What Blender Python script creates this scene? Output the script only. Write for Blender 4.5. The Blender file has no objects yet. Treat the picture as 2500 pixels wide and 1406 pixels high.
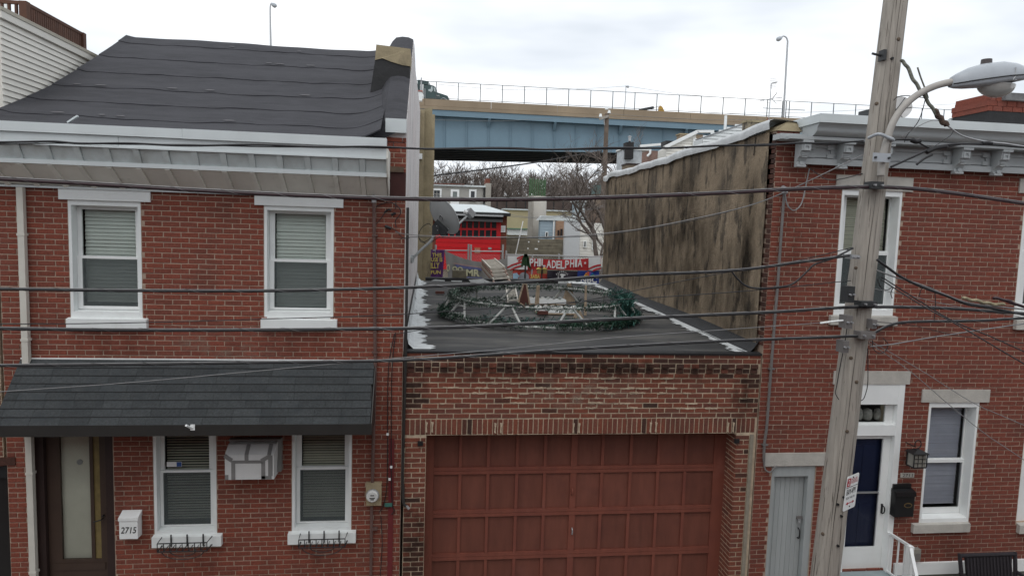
import bpy, bmesh, math, random
from mathutils import Vector, Matrix
random.seed(7)
S = bpy.context.scene
COL = S.collection

# ------------------------------------------------------------------ camera
F, CX, CY = 1650.0, 1250.0, 703.0            # focal length and centre, in pixels of a 2500 wide frame
YAW, PIT, ROLL = .123834, .0908677, -.0311268
CAM = Vector((0, -9.0, 5.5))
_f = Vector((math.sin(YAW)*math.cos(PIT), math.cos(YAW)*math.cos(PIT), -math.sin(PIT)))
_r = Vector((math.cos(YAW), -math.sin(YAW), 0)); _d = _f.cross(_r)
RX = _r*math.cos(ROLL) + _d*math.sin(ROLL)
DN = -_r*math.sin(ROLL) + _d*math.cos(ROLL)
FW = _f
cam = bpy.data.objects.new('camera', bpy.data.cameras.new('camera')); COL.objects.link(cam)
m3 = Matrix((RX, -DN, -FW)).transposed()
cam.matrix_world = Matrix.Translation(CAM) @ m3.to_4x4()
cam.data.sensor_width = 36; cam.data.lens = F/2500*36
cam.data.clip_start = .1; cam.data.clip_end = 2000
S.camera = cam

# ------------------------------------------------------------------ sky, sun, exposure
SUN_EL, SUN_AZ = math.radians(58), math.radians(205)
W = bpy.data.worlds.new('World'); S.world = W; W.use_nodes = True
nt = W.node_tree; nt.nodes.clear()
def N(tree, typ, **k):
    n = tree.nodes.new(typ)
    for a, b in k.items(): setattr(n, a, b)
    return n
out = N(nt, 'ShaderNodeOutputWorld'); bg = N(nt, 'ShaderNodeBackground')
sky = N(nt, 'ShaderNodeTexSky', sky_type='NISHITA', sun_disc=False, sun_elevation=SUN_EL, sun_rotation=SUN_AZ, air_density=1.0, dust_density=2.0)
tc = N(nt, 'ShaderNodeTexCoord'); mp = N(nt, 'ShaderNodeMapping'); mp.inputs['Scale'].default_value = (1.1, 2.2, 5.0)
mp.inputs['Rotation'].default_value = (0, .22, .3)
nz = N(nt, 'ShaderNodeTexNoise'); nz.inputs['Scale'].default_value = 1.7; nz.inputs['Detail'].default_value = 4; nz.inputs['Roughness'].default_value = .5
rp = N(nt, 'ShaderNodeValToRGB')
rp.color_ramp.elements[0].position = .36; rp.color_ramp.elements[0].color = (5.7, 6.1, 6.6, 1)
rp.color_ramp.elements[1].position = .68; rp.color_ramp.elements[1].color = (10.0, 10.05, 10.1, 1)
e = rp.color_ramp.elements.new(.52); e.color = (7.5, 7.8, 8.15, 1)
mx = N(nt, 'ShaderNodeMixRGB'); mx.inputs[0].default_value = .93       # a closed cloud deck, a little of the clear sky's tint
L = nt.links.new
L(tc.outputs['Generated'], mp.inputs['Vector']); L(mp.outputs[0], nz.inputs['Vector']); L(nz.outputs[0], rp.inputs[0])
L(sky.outputs[0], mx.inputs[1]); L(rp.outputs[0], mx.inputs[2]); L(mx.outputs[0], bg.inputs[0])
bg.inputs[1].default_value = .1
L(bg.outputs[0], out.inputs[0])
sl = bpy.data.lights.new('sun', 'SUN'); sl.energy = .6; sl.angle = math.radians(35); sl.color = (1, .97, .93)
so = bpy.data.objects.new('sun', sl); COL.objects.link(so)
sd = Vector((math.sin(SUN_AZ)*math.cos(SUN_EL), math.cos(SUN_AZ)*math.cos(SUN_EL), math.sin(SUN_EL)))
so.rotation_euler = sd.to_track_quat('Z', 'Y').to_euler(); so.location = (0, -20, 40)
S.view_settings.view_transform = 'Standard'; S.view_settings.look = 'None'
S.view_settings.exposure = 0.5; S.view_settings.gamma = 1.0; S.view_settings.use_curve_mapping = False
S.render.engine = 'CYCLES'; S.cycles.use_denoising = True; S.cycles.max_bounces = 6; S.cycles.transparent_max_bounces = 12
S.render.film_transparent = False

# ------------------------------------------------------------------ from the photograph to the place
def ray(px, py): return RX*((px-CX)/F) + DN*((py-CY)/F) + FW
def P(px, py, Y=0.0):
    v = ray(px, py); return CAM + v*((Y-CAM.y)/v.y)
def PXX(px, py, X):
    v = ray(px, py); return CAM + v*((X-CAM.x)/v.x)
def PZZ(px, py, Z):
    v = ray(px, py); return CAM + v*((Z-CAM.z)/v.z)
def PD(px, py, d): return CAM + ray(px, py)*d          # at a given depth along the camera's axis
def proj(p):
    v = Vector(p)-CAM; w = v.dot(FW)
    return CX+F*v.dot(RX)/w, CY+F*v.dot(DN)/w, w
def rect(x0, y0, x1, y1, Y=0.0):
    mx_, my_ = (x0+x1)/2, (y0+y1)/2
    return P(x0, my_, Y).x, P(x1, my_, Y).x, P(mx_, y1, Y).z, P(mx_, y0, Y).z     # X0, X1, Z0, Z1

# ------------------------------------------------------------------ objects
WLOC = {}
def tag(o, label=None, cat=None, group=None, kind=None):
    if label: o['label'] = label
    if cat: o['category'] = cat
    if group: o['group'] = group
    if kind: o['kind'] = kind
    return o
def link(o, parent, wl):
    COL.objects.link(o); WLOC[o.name] = Vector(wl)
    if parent is not None:
        o.parent = parent; o.location = Vector(wl)-WLOC[parent.name]
    else: o.location = wl
    return o
def thing(name, loc, label, cat, group=None):
    o = bpy.data.objects.new(name, None); o.empty_display_size = .2
    link(o, None, loc); return tag(o, label, cat, group)
class MB:
    def __init__(s): s.v = []; s.f = []; s.att = None
    def poly(s, pts):
        b = len(s.v); s.v += [tuple(p) for p in pts]; s.f.append(tuple(range(b, b+len(pts)))); return s
    def box(s, x0, x1, y0, y1, z0, z1):
        if x0 > x1: x0, x1 = x1, x0
        if y0 > y1: y0, y1 = y1, y0
        if z0 > z1: z0, z1 = z1, z0
        b = len(s.v)
        s.v += [(x0,y0,z0),(x1,y0,z0),(x1,y1,z0),(x0,y1,z0),(x0,y0,z1),(x1,y0,z1),(x1,y1,z1),(x0,y1,z1)]
        s.f += [(b,b+3,b+2,b+1),(b+4,b+5,b+6,b+7),(b,b+1,b+5,b+4),(b+1,b+2,b+6,b+5),(b+2,b+3,b+7,b+6),(b+3,b,b+4,b+7)]
        return s
    def obox(s, c, ax, ay, az):
        c, ax, ay, az = map(Vector, (c, ax, ay, az)); b = len(s.v)
        for sz in (-1, 1):
            for sx, sy in ((-1,-1),(1,-1),(1,1),(-1,1)): s.v.append(tuple(c+ax*sx+ay*sy+az*sz))
        s.f += [(b,b+3,b+2,b+1),(b+4,b+5,b+6,b+7),(b,b+1,b+5,b+4),(b+1,b+2,b+6,b+5),(b+2,b+3,b+7,b+6),(b+3,b,b+4,b+7)]
        return s
    def beam(s, p, q, w, h, up=(0,0,1)):
        p, q = Vector(p), Vector(q); d = (q-p); l = d.length; d.normalize()
        up = Vector(up)
        if abs(d.dot(up)) > .98: up = Vector((0,1,0))
        sx = d.cross(up).normalized(); uz = sx.cross(d)
        return s.obox((p+q)/2, sx*w/2, d*l/2, uz*h/2)
    def tube(s, pts, r, n=8, caps=True):
        pts = [Vector(p) for p in pts]; m = len(pts)
        rr = r if isinstance(r, (list, tuple)) else [r]*m
        b = len(s.v); up = Vector((0,0,1)); prev = None
        for i, p in enumerate(pts):
            d = (pts[min(i+1, m-1)]-pts[max(i-1, 0)]).normalized()
            if prev is None:
                a = d.cross(up if abs(d.z) < .9 else Vector((1,0,0))).normalized()
            else:
                a = prev-d*prev.dot(d)
                a = a.normalized() if a.length > 1e-6 else d.cross(up).normalized()
            prev = a; c = d.cross(a)
            for k in range(n):
                t = 2*math.pi*k/n; s.v.append(tuple(p+(a*math.cos(t)+c*math.sin(t))*rr[i]))
        for i in range(m-1):
            for k in range(n):
                k2 = (k+1) % n; s.f.append((b+i*n+k, b+i*n+k2, b+(i+1)*n+k2, b+(i+1)*n+k))
        if caps:
            s.f.append(tuple(b+k for k in reversed(range(n)))); s.f.append(tuple(b+(m-1)*n+k for k in range(n)))
        return s
    def prism(s, pts, ext):
        pts = [Vector(p) for p in pts]; e_ = Vector(ext); n = len(pts); b = len(s.v)
        s.v += [tuple(p) for p in pts]+[tuple(p+e_) for p in pts]
        s.f += [tuple(range(b, b+n))[::-1], tuple(range(b+n, b+2*n))]
        for i in range(n):
            j = (i+1) % n; s.f.append((b+i, b+j, b+n+j, b+n+i))
        return s
    def grid(s, fn, nu, nv):
        b = len(s.v)
        for i in range(nu+1):
            for j in range(nv+1): s.v.append(tuple(fn(i/nu, j/nv)))
        for i in range(nu):
            for j in range(nv):
                a = b+i*(nv+1)+j; s.f.append((a, a+nv+1, a+nv+2, a+1))
        return s
    def build(s, name, mat, parent=None, smooth=False, recalc=True, **tg):
        if not s.v: s.box(0,.001,0,.001,0,.001)
        me = bpy.data.meshes.new(name)
        xs = [v[0] for v in s.v]; ys = [v[1] for v in s.v]; zs = [v[2] for v in s.v]
        o = Vector(((min(xs)+max(xs))/2, (min(ys)+max(ys))/2, min(zs)))
        me.from_pydata([(v[0]-o.x, v[1]-o.y, v[2]-o.z) for v in s.v], [], s.f)
        if recalc and len(s.f) < 60000:
            bm = bmesh.new(); bm.from_mesh(me); bmesh.ops.recalc_face_normals(bm, faces=bm.faces); bm.to_mesh(me); bm.free()
        if s.att is not None:
            a = me.attributes.new('bv', 'FLOAT', 'FACE'); a.data.foreach_set('value', s.att)
        if smooth: me.shade_smooth()
        if mat: me.materials.append(mat)
        ob = bpy.data.objects.new(name, me); link(ob, parent, o)
        return tag(ob, **tg) if tg else ob
def B(x0, x1, y0, y1, z0, z1): return MB().box(x0, x1, y0, y1, z0, z1)
def copy_of(o, wl, parent, rot=None, scale=None):
    c = o.copy(); COL.objects.link(c); WLOC[c.name] = Vector(wl); c.parent = parent
    c.location = Vector(wl)-(WLOC[parent.name] if parent else Vector())
    if rot is not None: c.rotation_euler = rot
    if scale is not None: c.scale = scale
    return c
def spline(pts, n=8):
    pts = [Vector(p) for p in pts]; o = []
    for i in range(len(pts)-1):
        p0, p1, p2, p3 = pts[max(i-1,0)], pts[i], pts[i+1], pts[min(i+2, len(pts)-1)]
        for k in range(n):
            t = k/n
            o.append(.5*((2*p1)+(p2-p0)*t+(2*p0-5*p1+4*p2-p3)*t*t+(3*p1-p0-3*p2+p3)*t**3))
    return o+[pts[-1]]

# ------------------------------------------------------------------ materials
def lin(c):
    return tuple(((x/255)/12.92 if x/255 <= .04045 else ((x/255+.055)/1.055)**2.4) for x in c)
def M(name, col, rough=.7, var=.18, scale=5, stretch=(1,1,1), bump=0, bscale=30, col2=None, s2=2, st2=(1,1,1), lo=.5, hi=.6, metal=0, orand=0, spec=.4, col3=None, s3=8, st3=(1,1,1), lo3=.55, hi3=.6, amt2=1, amt3=1):
    m = bpy.data.materials.new(name); m.use_nodes = True; t = m.node_tree; b = t.nodes['Principled BSDF']; Lk = t.links.new
    b.inputs['Roughness'].default_value = rough; b.inputs['Metallic'].default_value = metal
    b.inputs['Specular IOR Level'].default_value = spec
    g = N(t, 'ShaderNodeNewGeometry')
    def noise(sc, st, det=5):
        mp_ = N(t, 'ShaderNodeMapping'); mp_.inputs['Scale'].default_value = st
        n_ = N(t, 'ShaderNodeTexNoise'); n_.inputs['Scale'].default_value = sc; n_.inputs['Detail'].default_value = det; n_.inputs['Roughness'].default_value = .62
        Lk(g.outputs['Position'], mp_.inputs[0]); Lk(mp_.outputs[0], n_.inputs['Vector']); return n_.outputs[0]
    def ramp(sock, a, b_, c0, c1):
        r_ = N(t, 'ShaderNodeValToRGB'); r_.color_ramp.elements[0].position = a; r_.color_ramp.elements[1].position = b_
        r_.color_ramp.elements[0].color = c0; r_.color_ramp.elements[1].color = c1; Lk(sock, r_.inputs[0]); return r_.outputs[0]
    c = tuple(col)
    cur = ramp(noise(scale, stretch), .3, .7, tuple(x*(1-var) for x in c)+(1,), tuple(min(1, x*(1+var)) for x in c)+(1,))
    for cc, ss, st, a, b_, am in ((col2, s2, st2, lo, hi, amt2), (col3, s3, st3, lo3, hi3, amt3)):
        if cc is None: continue
        fac = ramp(noise(ss, st, 7), a, b_, (0,0,0,1), (am,am,am,1))
        mx_ = N(t, 'ShaderNodeMixRGB'); Lk(fac, mx_.inputs[0]); Lk(cur, mx_.inputs[1]); mx_.inputs[2].default_value = tuple(cc)+(1,); cur = mx_.outputs[0]
    if orand:
        oi = N(t, 'ShaderNodeObjectInfo'); mr = N(t, 'ShaderNodeMapRange'); mr.inputs[3].default_value = 1-orand; mr.inputs[4].default_value = 1+orand
        Lk(oi.outputs['Random'], mr.inputs[0])
        mu = N(t, 'ShaderNodeMixRGB', blend_type='MULTIPLY'); mu.inputs[0].default_value = 1
        Lk(cur, mu.inputs[1]); Lk(mr.outputs[0], mu.inputs[2]); cur = mu.outputs[0]
    Lk(cur, b.inputs['Base Color'])
    if bump:
        bp = N(t, 'ShaderNodeBump'); bp.inputs['Strength'].default_value = min(1, bump); bp.inputs['Distance'].default_value = .02
        Lk(noise(bscale, stretch), bp.inputs['Height']); Lk(bp.outputs[0], b.inputs['Normal'])
    return m
def brick_mat(name, cols, dirt=(.05,.035,.03), dlo=.55, dhi=.75, damt=.5):
    m = bpy.data.materials.new(name); m.use_nodes = True; t = m.node_tree; b = t.nodes['Principled BSDF']; Lk = t.links.new
    b.inputs['Roughness'].default_value = .8; b.inputs['Specular IOR Level'].default_value = .25
    at = N(t, 'ShaderNodeAttribute', attribute_name='bv'); oi = N(t, 'ShaderNodeObjectInfo')
    ad = N(t, 'ShaderNodeMath', operation='ADD'); fr = N(t, 'ShaderNodeMath', operation='FRACT')
    Lk(at.outputs['Fac'], ad.inputs[0]); Lk(oi.outputs['Random'], ad.inputs[1]); Lk(ad.outputs[0], fr.inputs[0])
    r_ = N(t, 'ShaderNodeValToRGB'); els = r_.color_ramp.elements
    els[0].position = 0; els[0].color = tuple(cols[0])+(1,); els[1].position = 1; els[1].color = tuple(cols[-1])+(1,)
    for i, c in enumerate(cols[1:-1]):
        e_ = els.new((i+1)/(len(cols)-1)); e_.color = tuple(c)+(1,)
    Lk(fr.outputs[0], r_.inputs[0]); cur = r_.outputs[0]
    g = N(t, 'ShaderNodeNewGeometry')
    n1 = N(t, 'ShaderNodeTexNoise'); n1.inputs['Scale'].default_value = 45; n1.inputs['Detail'].default_value = 5; Lk(g.outputs['Position'], n1.inputs['Vector'])
    r1 = N(t, 'ShaderNodeValToRGB'); r1.color_ramp.elements[0].position = .3; r1.color_ramp.elements[0].color = (.72,.72,.72,1); r1.color_ramp.elements[1].position = .7; r1.color_ramp.elements[1].color = (1.2,1.2,1.2,1)
    Lk(n1.outputs[0], r1.inputs[0])
    mu = N(t, 'ShaderNodeMixRGB', blend_type='MULTIPLY'); mu.inputs[0].default_value = 1; Lk(cur, mu.inputs[1]); Lk(r1.outputs[0], mu.inputs[2])
    n2 = N(t, 'ShaderNodeTexNoise'); n2.inputs['Scale'].default_value = 1.3; n2.inputs['Detail'].default_value = 6; Lk(g.outputs['Position'], n2.inputs['Vector'])
    r2 = N(t, 'ShaderNodeValToRGB'); r2.color_ramp.elements[0].position = dlo; r2.color_ramp.elements[0].color = (0,0,0,1); r2.color_ramp.elements[1].position = dhi; r2.color_ramp.elements[1].color = (damt,damt,damt,1)
    Lk(n2.outputs[0], r2.inputs[0])
    m2 = N(t, 'ShaderNodeMixRGB'); Lk(r2.outputs[0], m2.inputs[0]); Lk(mu.outputs[0], m2.inputs[1]); m2.inputs[2].default_value = tuple(dirt)+(1,)
    Lk(m2.outputs[0], b.inputs['Base Color'])
    bp = N(t, 'ShaderNodeBump'); bp.inputs['Strength'].default_value = .5; bp.inputs['Distance'].default_value = .004
    Lk(n1.outputs[0], bp.inputs['Height']); Lk(bp.outputs[0], b.inputs['Normal'])
    return m
def glass_mat(name, tint=(.75,.82,.82), refl=.9):
    m = bpy.data.materials.new(name); m.use_nodes = True; t = m.node_tree; t.nodes.clear(); Lk = t.links.new
    o = N(t, 'ShaderNodeOutputMaterial'); mx_ = N(t, 'ShaderNodeMixShader'); tr = N(t, 'ShaderNodeBsdfTransparent'); gl = N(t, 'ShaderNodeBsdfGlossy')
    fr = N(t, 'ShaderNodeLayerWeight'); fr.inputs[0].default_value = .18; gl.inputs['Roughness'].default_value = .03; gl.inputs['Color'].default_value = (refl,refl,refl,1)
    tr.inputs[0].default_value = tuple(tint)+(1,)
    mu = N(t, 'ShaderNodeMath', operation='MULTIPLY'); mu.inputs[1].default_value = 1.25
    Lk(fr.outputs['Fresnel'], mu.inputs[0]); Lk(mu.outputs[0], mx_.inputs[0]); Lk(tr.outputs[0], mx_.inputs[1]); Lk(gl.outputs[0], mx_.inputs[2]); Lk(mx_.outputs[0], o.inputs[0])
    return m
def screen_mat(name, col, alpha):
    m = bpy.data.materials.new(name); m.use_nodes = True; t = m.node_tree; t.nodes.clear(); Lk = t.links.new
    o = N(t, 'ShaderNodeOutputMaterial'); mx_ = N(t, 'ShaderNodeMixShader'); tr = N(t, 'ShaderNodeBsdfTransparent'); df = N(t, 'ShaderNodeBsdfDiffuse')
    df.inputs[0].default_value = tuple(col)+(1,); mx_.inputs[0].default_value = alpha
    Lk(tr.outputs[0], mx_.inputs[1]); Lk(df.outputs[0], mx_.inputs[2]); Lk(mx_.outputs[0], o.inputs[0]); return m
m_brickA = brick_mat('brick red', [(.205,.058,.037),(.232,.065,.042),(.188,.056,.038),(.215,.068,.046),(.176,.056,.039),(.24,.065,.041),(.21,.060,.039)])
m_brickB = brick_mat('brick deep red', [(.184,.053,.036),(.208,.060,.040),(.168,.052,.037),(.195,.062,.044),(.215,.059,.038)])
m_brickG = brick_mat('brick brown red', [(.185,.062,.040),(.215,.068,.042),(.165,.057,.039),(.20,.073,.049),(.145,.054,.040),(.225,.068,.041)], damt=.75)
m_brickD = brick_mat('brick sooty', [(.075,.034,.025),(.055,.029,.023),(.10,.040,.028),(.065,.032,.025)])
m_mortar = M('mortar', (.38,.285,.22), .95, .25, 9, bump=.5, bscale=60)
m_mortarG = M('mortar pale', (.48,.385,.28), .95, .25, 7, bump=.6, bscale=50)
m_white = M('white paint', (.78,.81,.80), .45, .05, 3, col2=(.5,.5,.46), s2=2.2, lo=.6, hi=.8, amt2=.5)
m_white2 = M('white trim bright', (.82,.84,.83), .4, .04, 3)
m_stone = M('pale stone', (.46,.44,.40), .85, .12, 6, bump=.3, bscale=40)
m_metalw = M('white metal sheet', (.60,.645,.65), .42, .06, 2, col2=(.5,.52,.5), s2=1.3, lo=.55, hi=.75, amt2=.6)
m_panel = M('greyed aluminium panel', (.60,.645,.64), .5, .08, 3, orand=.06, col2=(.34,.34,.31), s2=2.5, lo=.5, hi=.72, amt2=.6)
m_soffit = M('stained aluminium soffit', (.74,.725,.66), .55, .08, 2.5, orand=.05, col2=(.34,.31,.26), s2=2.2, lo=.56, hi=.72, amt2=.6)
m_felt = M('roofing felt', (.040,.040,.046), .85, .25, 3, stretch=(1,4,4), bump=.25, bscale=25, col2=(.055,.055,.062), s2=1.5, st2=(.3,2,2), lo=.45, hi=.7)
m_tar = M('tar', (.014,.014,.015), .6, .3, 6, bump=.3, bscale=20)
m_groof = M('flat roof coating', (.040,.040,.040), .8, .25, 2.5, stretch=(.5,2,1), col2=(.15,.142,.128), s2=1.1, st2=(.5,1.8,1), lo=.46, hi=.72, amt2=.8, bump=.25, bscale=14)
m_wpatch = M('white roof coating', (.55,.57,.57), .7, .15, 5, bump=.4, bscale=20, col2=(.07,.07,.07), s2=5, st2=(1,.4,1), lo=.6, hi=.66)
m_peel = M('peeling white wall', (.66,.63,.62), .85, .15, 4, stretch=(1,1,.25), bump=.5, bscale=18, col2=(.16,.12,.11), s2=9, st2=(2,2,.16), lo=.57, hi=.63, col3=(.55,.36,.36), s3=1.2, st3=(1,1,.5), lo3=.55, hi3=.8, amt3=.5)
m_stucco = M('weathered stucco', (.265,.205,.14), .95, .2, 2.2, bump=.9, bscale=16, col2=(.045,.038,.030), s2=.9, st2=(1,1.0,.75), lo=.49, hi=.62, amt2=.68, col3=(.03,.026,.021), s3=3.6, st3=(1,1.2,.42), lo3=.53, hi3=.61, amt3=.72)
m_stucco2 = M('tan stucco', (.30,.25,.16), .95, .18, 3, bump=.5, bscale=18, col2=(.12,.10,.07), s2=2.2, st2=(1,1,.4), lo=.58, hi=.72)
m_gdoor = M('red brown door paint', (.20,.062,.041), .55, .12, 3, stretch=(3,1,.6), col2=(.165,.05,.037), s2=2.5, lo=.45, hi=.7, amt2=.8, col3=(.25,.095,.07), s3=2.2, lo3=.6, hi3=.72, amt3=.5)
m_shingle = M('asphalt shingle', (.046,.051,.053), .9, .3, 40, bump=.4, bscale=120, orand=.17, col2=(.032,.038,.042), s2=5, lo=.5, hi=.65, amt2=.6)
m_fascia = M('dark brown fascia', (.028,.026,.024), .5, .12, 4)
m_brown = M('brown storm door', (.055,.034,.025), .5, .12, 4)
m_dkbrown = M('dark brown frame', (.032,.018,.016), .55, .12, 4)
m_black = M('black iron', (.014,.014,.015), .5, .15, 8)
m_blackm = M('black gloss metal', (.012,.012,.013), .3, .1, 8)
m_rubber = M('black cable jacket', (.018,.018,.020), .45, .2, 10)
m_rubber2 = M('maroon cable jacket', (.034,.017,.021), .35, .2, 10)
m_steel = M('galvanised steel', (.42,.43,.44), .45, .12, 12, metal=.6)
m_wire = M('dull wire', (.22,.22,.22), .5, .15, 12, metal=.3)
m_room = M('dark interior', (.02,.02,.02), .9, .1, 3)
m_blind = M('pale blind slat', (.74,.80,.76), .6, .06, 4)
m_blindD = M('cream blind slat', (.62,.62,.52), .6, .08, 4)
m_blindW = M('cool white blind slat', (.66,.68,.80), .6, .06, 4)
m_curtain = M('pale curtain', (.36,.42,.42), .8, .15, 4, stretch=(6,1,.4))
m_glass = glass_mat('window glass', (.86,.88,.86))
m_glassd = glass_mat('dark window glass', (.7,.74,.74))
m_screen = screen_mat('insect screen', (.13,.15,.15), .55)
m_gdoorp = M('red brown panel board', (.16,.054,.036), .6, .16, 3, stretch=(3,1,.5), orand=.10, col2=(.125,.042,.031), s2=2.5, lo=.5, hi=.7, amt2=.7, col3=(.21,.08,.06), s3=1.6, lo3=.6, hi3=.75, amt3=.45)
m_pole = M('weathered pole wood', (.35,.32,.28), .9, .2, 5, stretch=(6,6,.35), bump=.6, bscale=9, col2=(.075,.06,.048), s2=5, st2=(9,9,.22), lo=.60, hi=.66)
m_poledk = M('dark crack', (.03,.025,.02), 1, .1, 4)
m_conduit = M('painted conduit', (.12,.07,.06), .6, .15, 6)
m_conduitg = M('grey conduit', (.16,.15,.145), .6, .12, 6)
m_lampgrey = M('grey lamp housing', (.40,.43,.46), .4, .06, 5)
m_corn = M('grey cornice paint', (.40,.425,.43), .5, .08, 3, col2=(.27,.28,.285), s2=3, lo=.55, hi=.75, amt2=.5)
m_doorgb = M('grey blue door paint', (.37,.395,.395), .55, .08, 3, stretch=(4,1,.5), orand=.04)
m_navy = M('navy door', (.022,.032,.085), .35, .1, 3)
m_dish = M('grey dish paint', (.40,.42,.42), .45, .06, 4)
m_dishd = M('dark grey bracket', (.035,.038,.04), .5, .1, 6)
m_conc = M('tan bridge concrete', (.30,.235,.165), .9, .12, .25, col2=(.22,.17,.12), s2=.15, st2=(1,1,.4), lo=.5, hi=.7, amt2=.7)
m_girder = M('blue grey steel', (.155,.24,.30), .5, .06, .2, col2=(.125,.195,.25), s2=.3, st2=(1,1,.3), lo=.5, hi=.75, amt2=.7)
m_gird2 = M('shaded steel', (.03,.04,.048), .6, .1, .2)  # inner girders: shade under the deck is put into the steel colour
m_fencem = M('dark fence post', (.06,.075,.08), .5, .1, 2)
m_asphalt = M('asphalt', (.05,.05,.05), .9, .2, 8, bump=.3, bscale=80)
m_side = M('concrete pavement', (.30,.29,.27), .9, .15, 3, bump=.3, bscale=60)
m_earth = M('winter ground', (.10,.085,.06), 1, .3, .5)
m_bark = M('grey bark', (.15,.125,.11), .95, .2, 5)
m_twig = M('brown twigs', (.15,.125,.11), 1, .3, .6)
m_red = M('red door paint', (.60,.012,.018), .4, .05, 2)
m_siding = M('beige siding', (.74,.72,.66), .6, .05, 2, orand=.03)
m_sidingw = M('white siding', (.66,.69,.69), .6, .05, 2, orand=.03)
m_sidingb = M('blue siding', (.33,.42,.48), .6, .05, 2, orand=.03)
m_deck = M('brown deck stain', (.085,.036,.022), .7, .2, 3, orand=.15)
m_cmu = M('concrete block', (.20,.18,.135), .95, .2, 2, orand=.18, bump=.3, bscale=12, col2=(.09,.08,.065), s2=.9, st2=(1,1,1.6), lo=.5, hi=.7)

def stain_mat(name, col, sc=(3,3,3), amt=.62, lo=.36, hi=.64):
    m = bpy.data.materials.new(name); m.use_nodes = True; t = m.node_tree; t.nodes.clear(); Lk = t.links.new
    o = N(t, 'ShaderNodeOutputMaterial'); mx_ = N(t, 'ShaderNodeMixShader'); tr = N(t, 'ShaderNodeBsdfTransparent'); df = N(t, 'ShaderNodeBsdfDiffuse'); df.inputs[0].default_value = tuple(col)+(1,)
    g = N(t, 'ShaderNodeNewGeometry'); mp_ = N(t, 'ShaderNodeMapping'); mp_.inputs['Scale'].default_value = sc; n_ = N(t, 'ShaderNodeTexNoise'); n_.inputs['Scale'].default_value = 1; n_.inputs['Detail'].default_value = 7; n_.inputs['Roughness'].default_value = .65
    Lk(g.outputs['Position'], mp_.inputs[0]); Lk(mp_.outputs[0], n_.inputs['Vector'])
    r_ = N(t, 'ShaderNodeValToRGB'); r_.color_ramp.elements[0].position = lo; r_.color_ramp.elements[1].position = hi; r_.color_ramp.elements[1].color = (amt,amt,amt,1); Lk(n_.outputs[0], r_.inputs[0])
    uv = N(t, 'ShaderNodeAttribute', attribute_name='fade'); mu = N(t, 'ShaderNodeMath', operation='MULTIPLY'); Lk(r_.outputs[0], mu.inputs[0]); Lk(uv.outputs['Fac'], mu.inputs[1])
    Lk(mu.outputs[0], mx_.inputs[0]); Lk(tr.outputs[0], mx_.inputs[1]); Lk(df.outputs[0], mx_.inputs[2]); Lk(mx_.outputs[0], o.inputs[0]); return m
def stain(parent, o, eu, ev, mat, n=8):
    """a soiled patch lying on a wall: densest in its middle, run out at its rim"""
    o, eu, ev = Vector(o), Vector(eu), Vector(ev); g = MB().grid(lambda u, v: o+eu*u+ev*v, n, n)
    ob = g.build('stain', mat, parent, recalc=False); a = ob.data.attributes.new('fade', 'FLOAT', 'POINT')
    a.data.foreach_set('value', [max(0, math.sin(math.pi*i/n)*math.sin(math.pi*j/n))**.6 for i in range(n+1) for j in range(n+1)]); return ob
m_stain = stain_mat('soot stain', (.022,.018,.015), (5,5,1.6)); m_soot = stain_mat('thin soot', (.03,.022,.018), (7,7,4), .55, .38, .66); m_stainb = stain_mat('water stain', (.06,.038,.03), (6,6,1.8), .24, .38, .7); m_stainw = stain_mat('lime bloom', (.36,.29,.23), (4,4,5), .45, .46, .66)

# ------------------------------------------------------------------ the setting
B(-30, 40, -8.4, -2.9, -.3, -.12).build('street', m_asphalt, kind='structure')
kb = B(-30, 40, -2.9, -.0, -.3, 0).build('pavement', m_side, kind='structure')
def terrain(x, y):
    if y < 9.2: z = -.02
    elif y < 60: z = 2.7+.012*(y-9.2)
    else: z = 2.7+.6+.02*(y-60)
    if y > 118: z += min(y-118, 26)*.28
    if y > 150: z -= min((y-150)*.10, 10)
    return z
ys_ = [0.05, 3, 6, 9.15, 9.25, 15, 25, 40, 60, 80, 100, 118, 130, 145, 165, 190, 230, 300, 420, 700]
xs_ = [-600, -300, -150, -80, -40, -20, -10, 0, 10, 20, 40, 80, 150, 300, 600]
g = MB()
for x in xs_:
    for y in ys_: g.v.append((x, y, terrain(x, y)+(random.uniform(-.3, .3) if y > 60 else 0)-.02))
for i in range(len(xs_)-1):
    for j in range(len(ys_)-1):
        a = i*len(ys_)+j; g.f.append((a, a+len(ys_), a+len(ys_)+1, a+1))
g.build('ground', m_earth, recalc=False, kind='structure')

# ------------------------------------------------------------------ brickwork
def brick_mesh(l, h, mat, seed):
    rnd = random.Random(seed); j = lambda a: rnd.uniform(-a, a)
    me = bpy.data.meshes.new('brick'); v = []
    for y, ins in ((.03, 0), (.004, 0), (0, .0035)):
        for sx, sz in ((-1,-1),(1,-1),(1,1),(-1,1)):
            v.append((sx*(l/2-ins)+j(.002), y+(j(.0012) if y == 0 else 0), sz*(h/2-ins)+j(.0016)))
    f = [(8,9,10,11)]+[(a+k, a+(k+1) % 4, a+4+(k+1) % 4, a+4+k) for a in (0, 4) for k in range(4)]
    me.from_pydata(v, [], f); me.materials.append(mat); return me
def split_holes(xa, xb, zc, holes):
    segs = [(xa, xb)]
    for hx0, hx1, hz0, hz1 in holes:
        if hz0 < zc < hz1:
            n_ = []
            for a, b in segs:
                if hx1 <= a or hx0 >= b: n_.append((a, b)); continue
                if hx0 > a: n_.append((a, hx0))
                if hx1 < b: n_.append((hx1, b))
            segs = n_
    return segs
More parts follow.
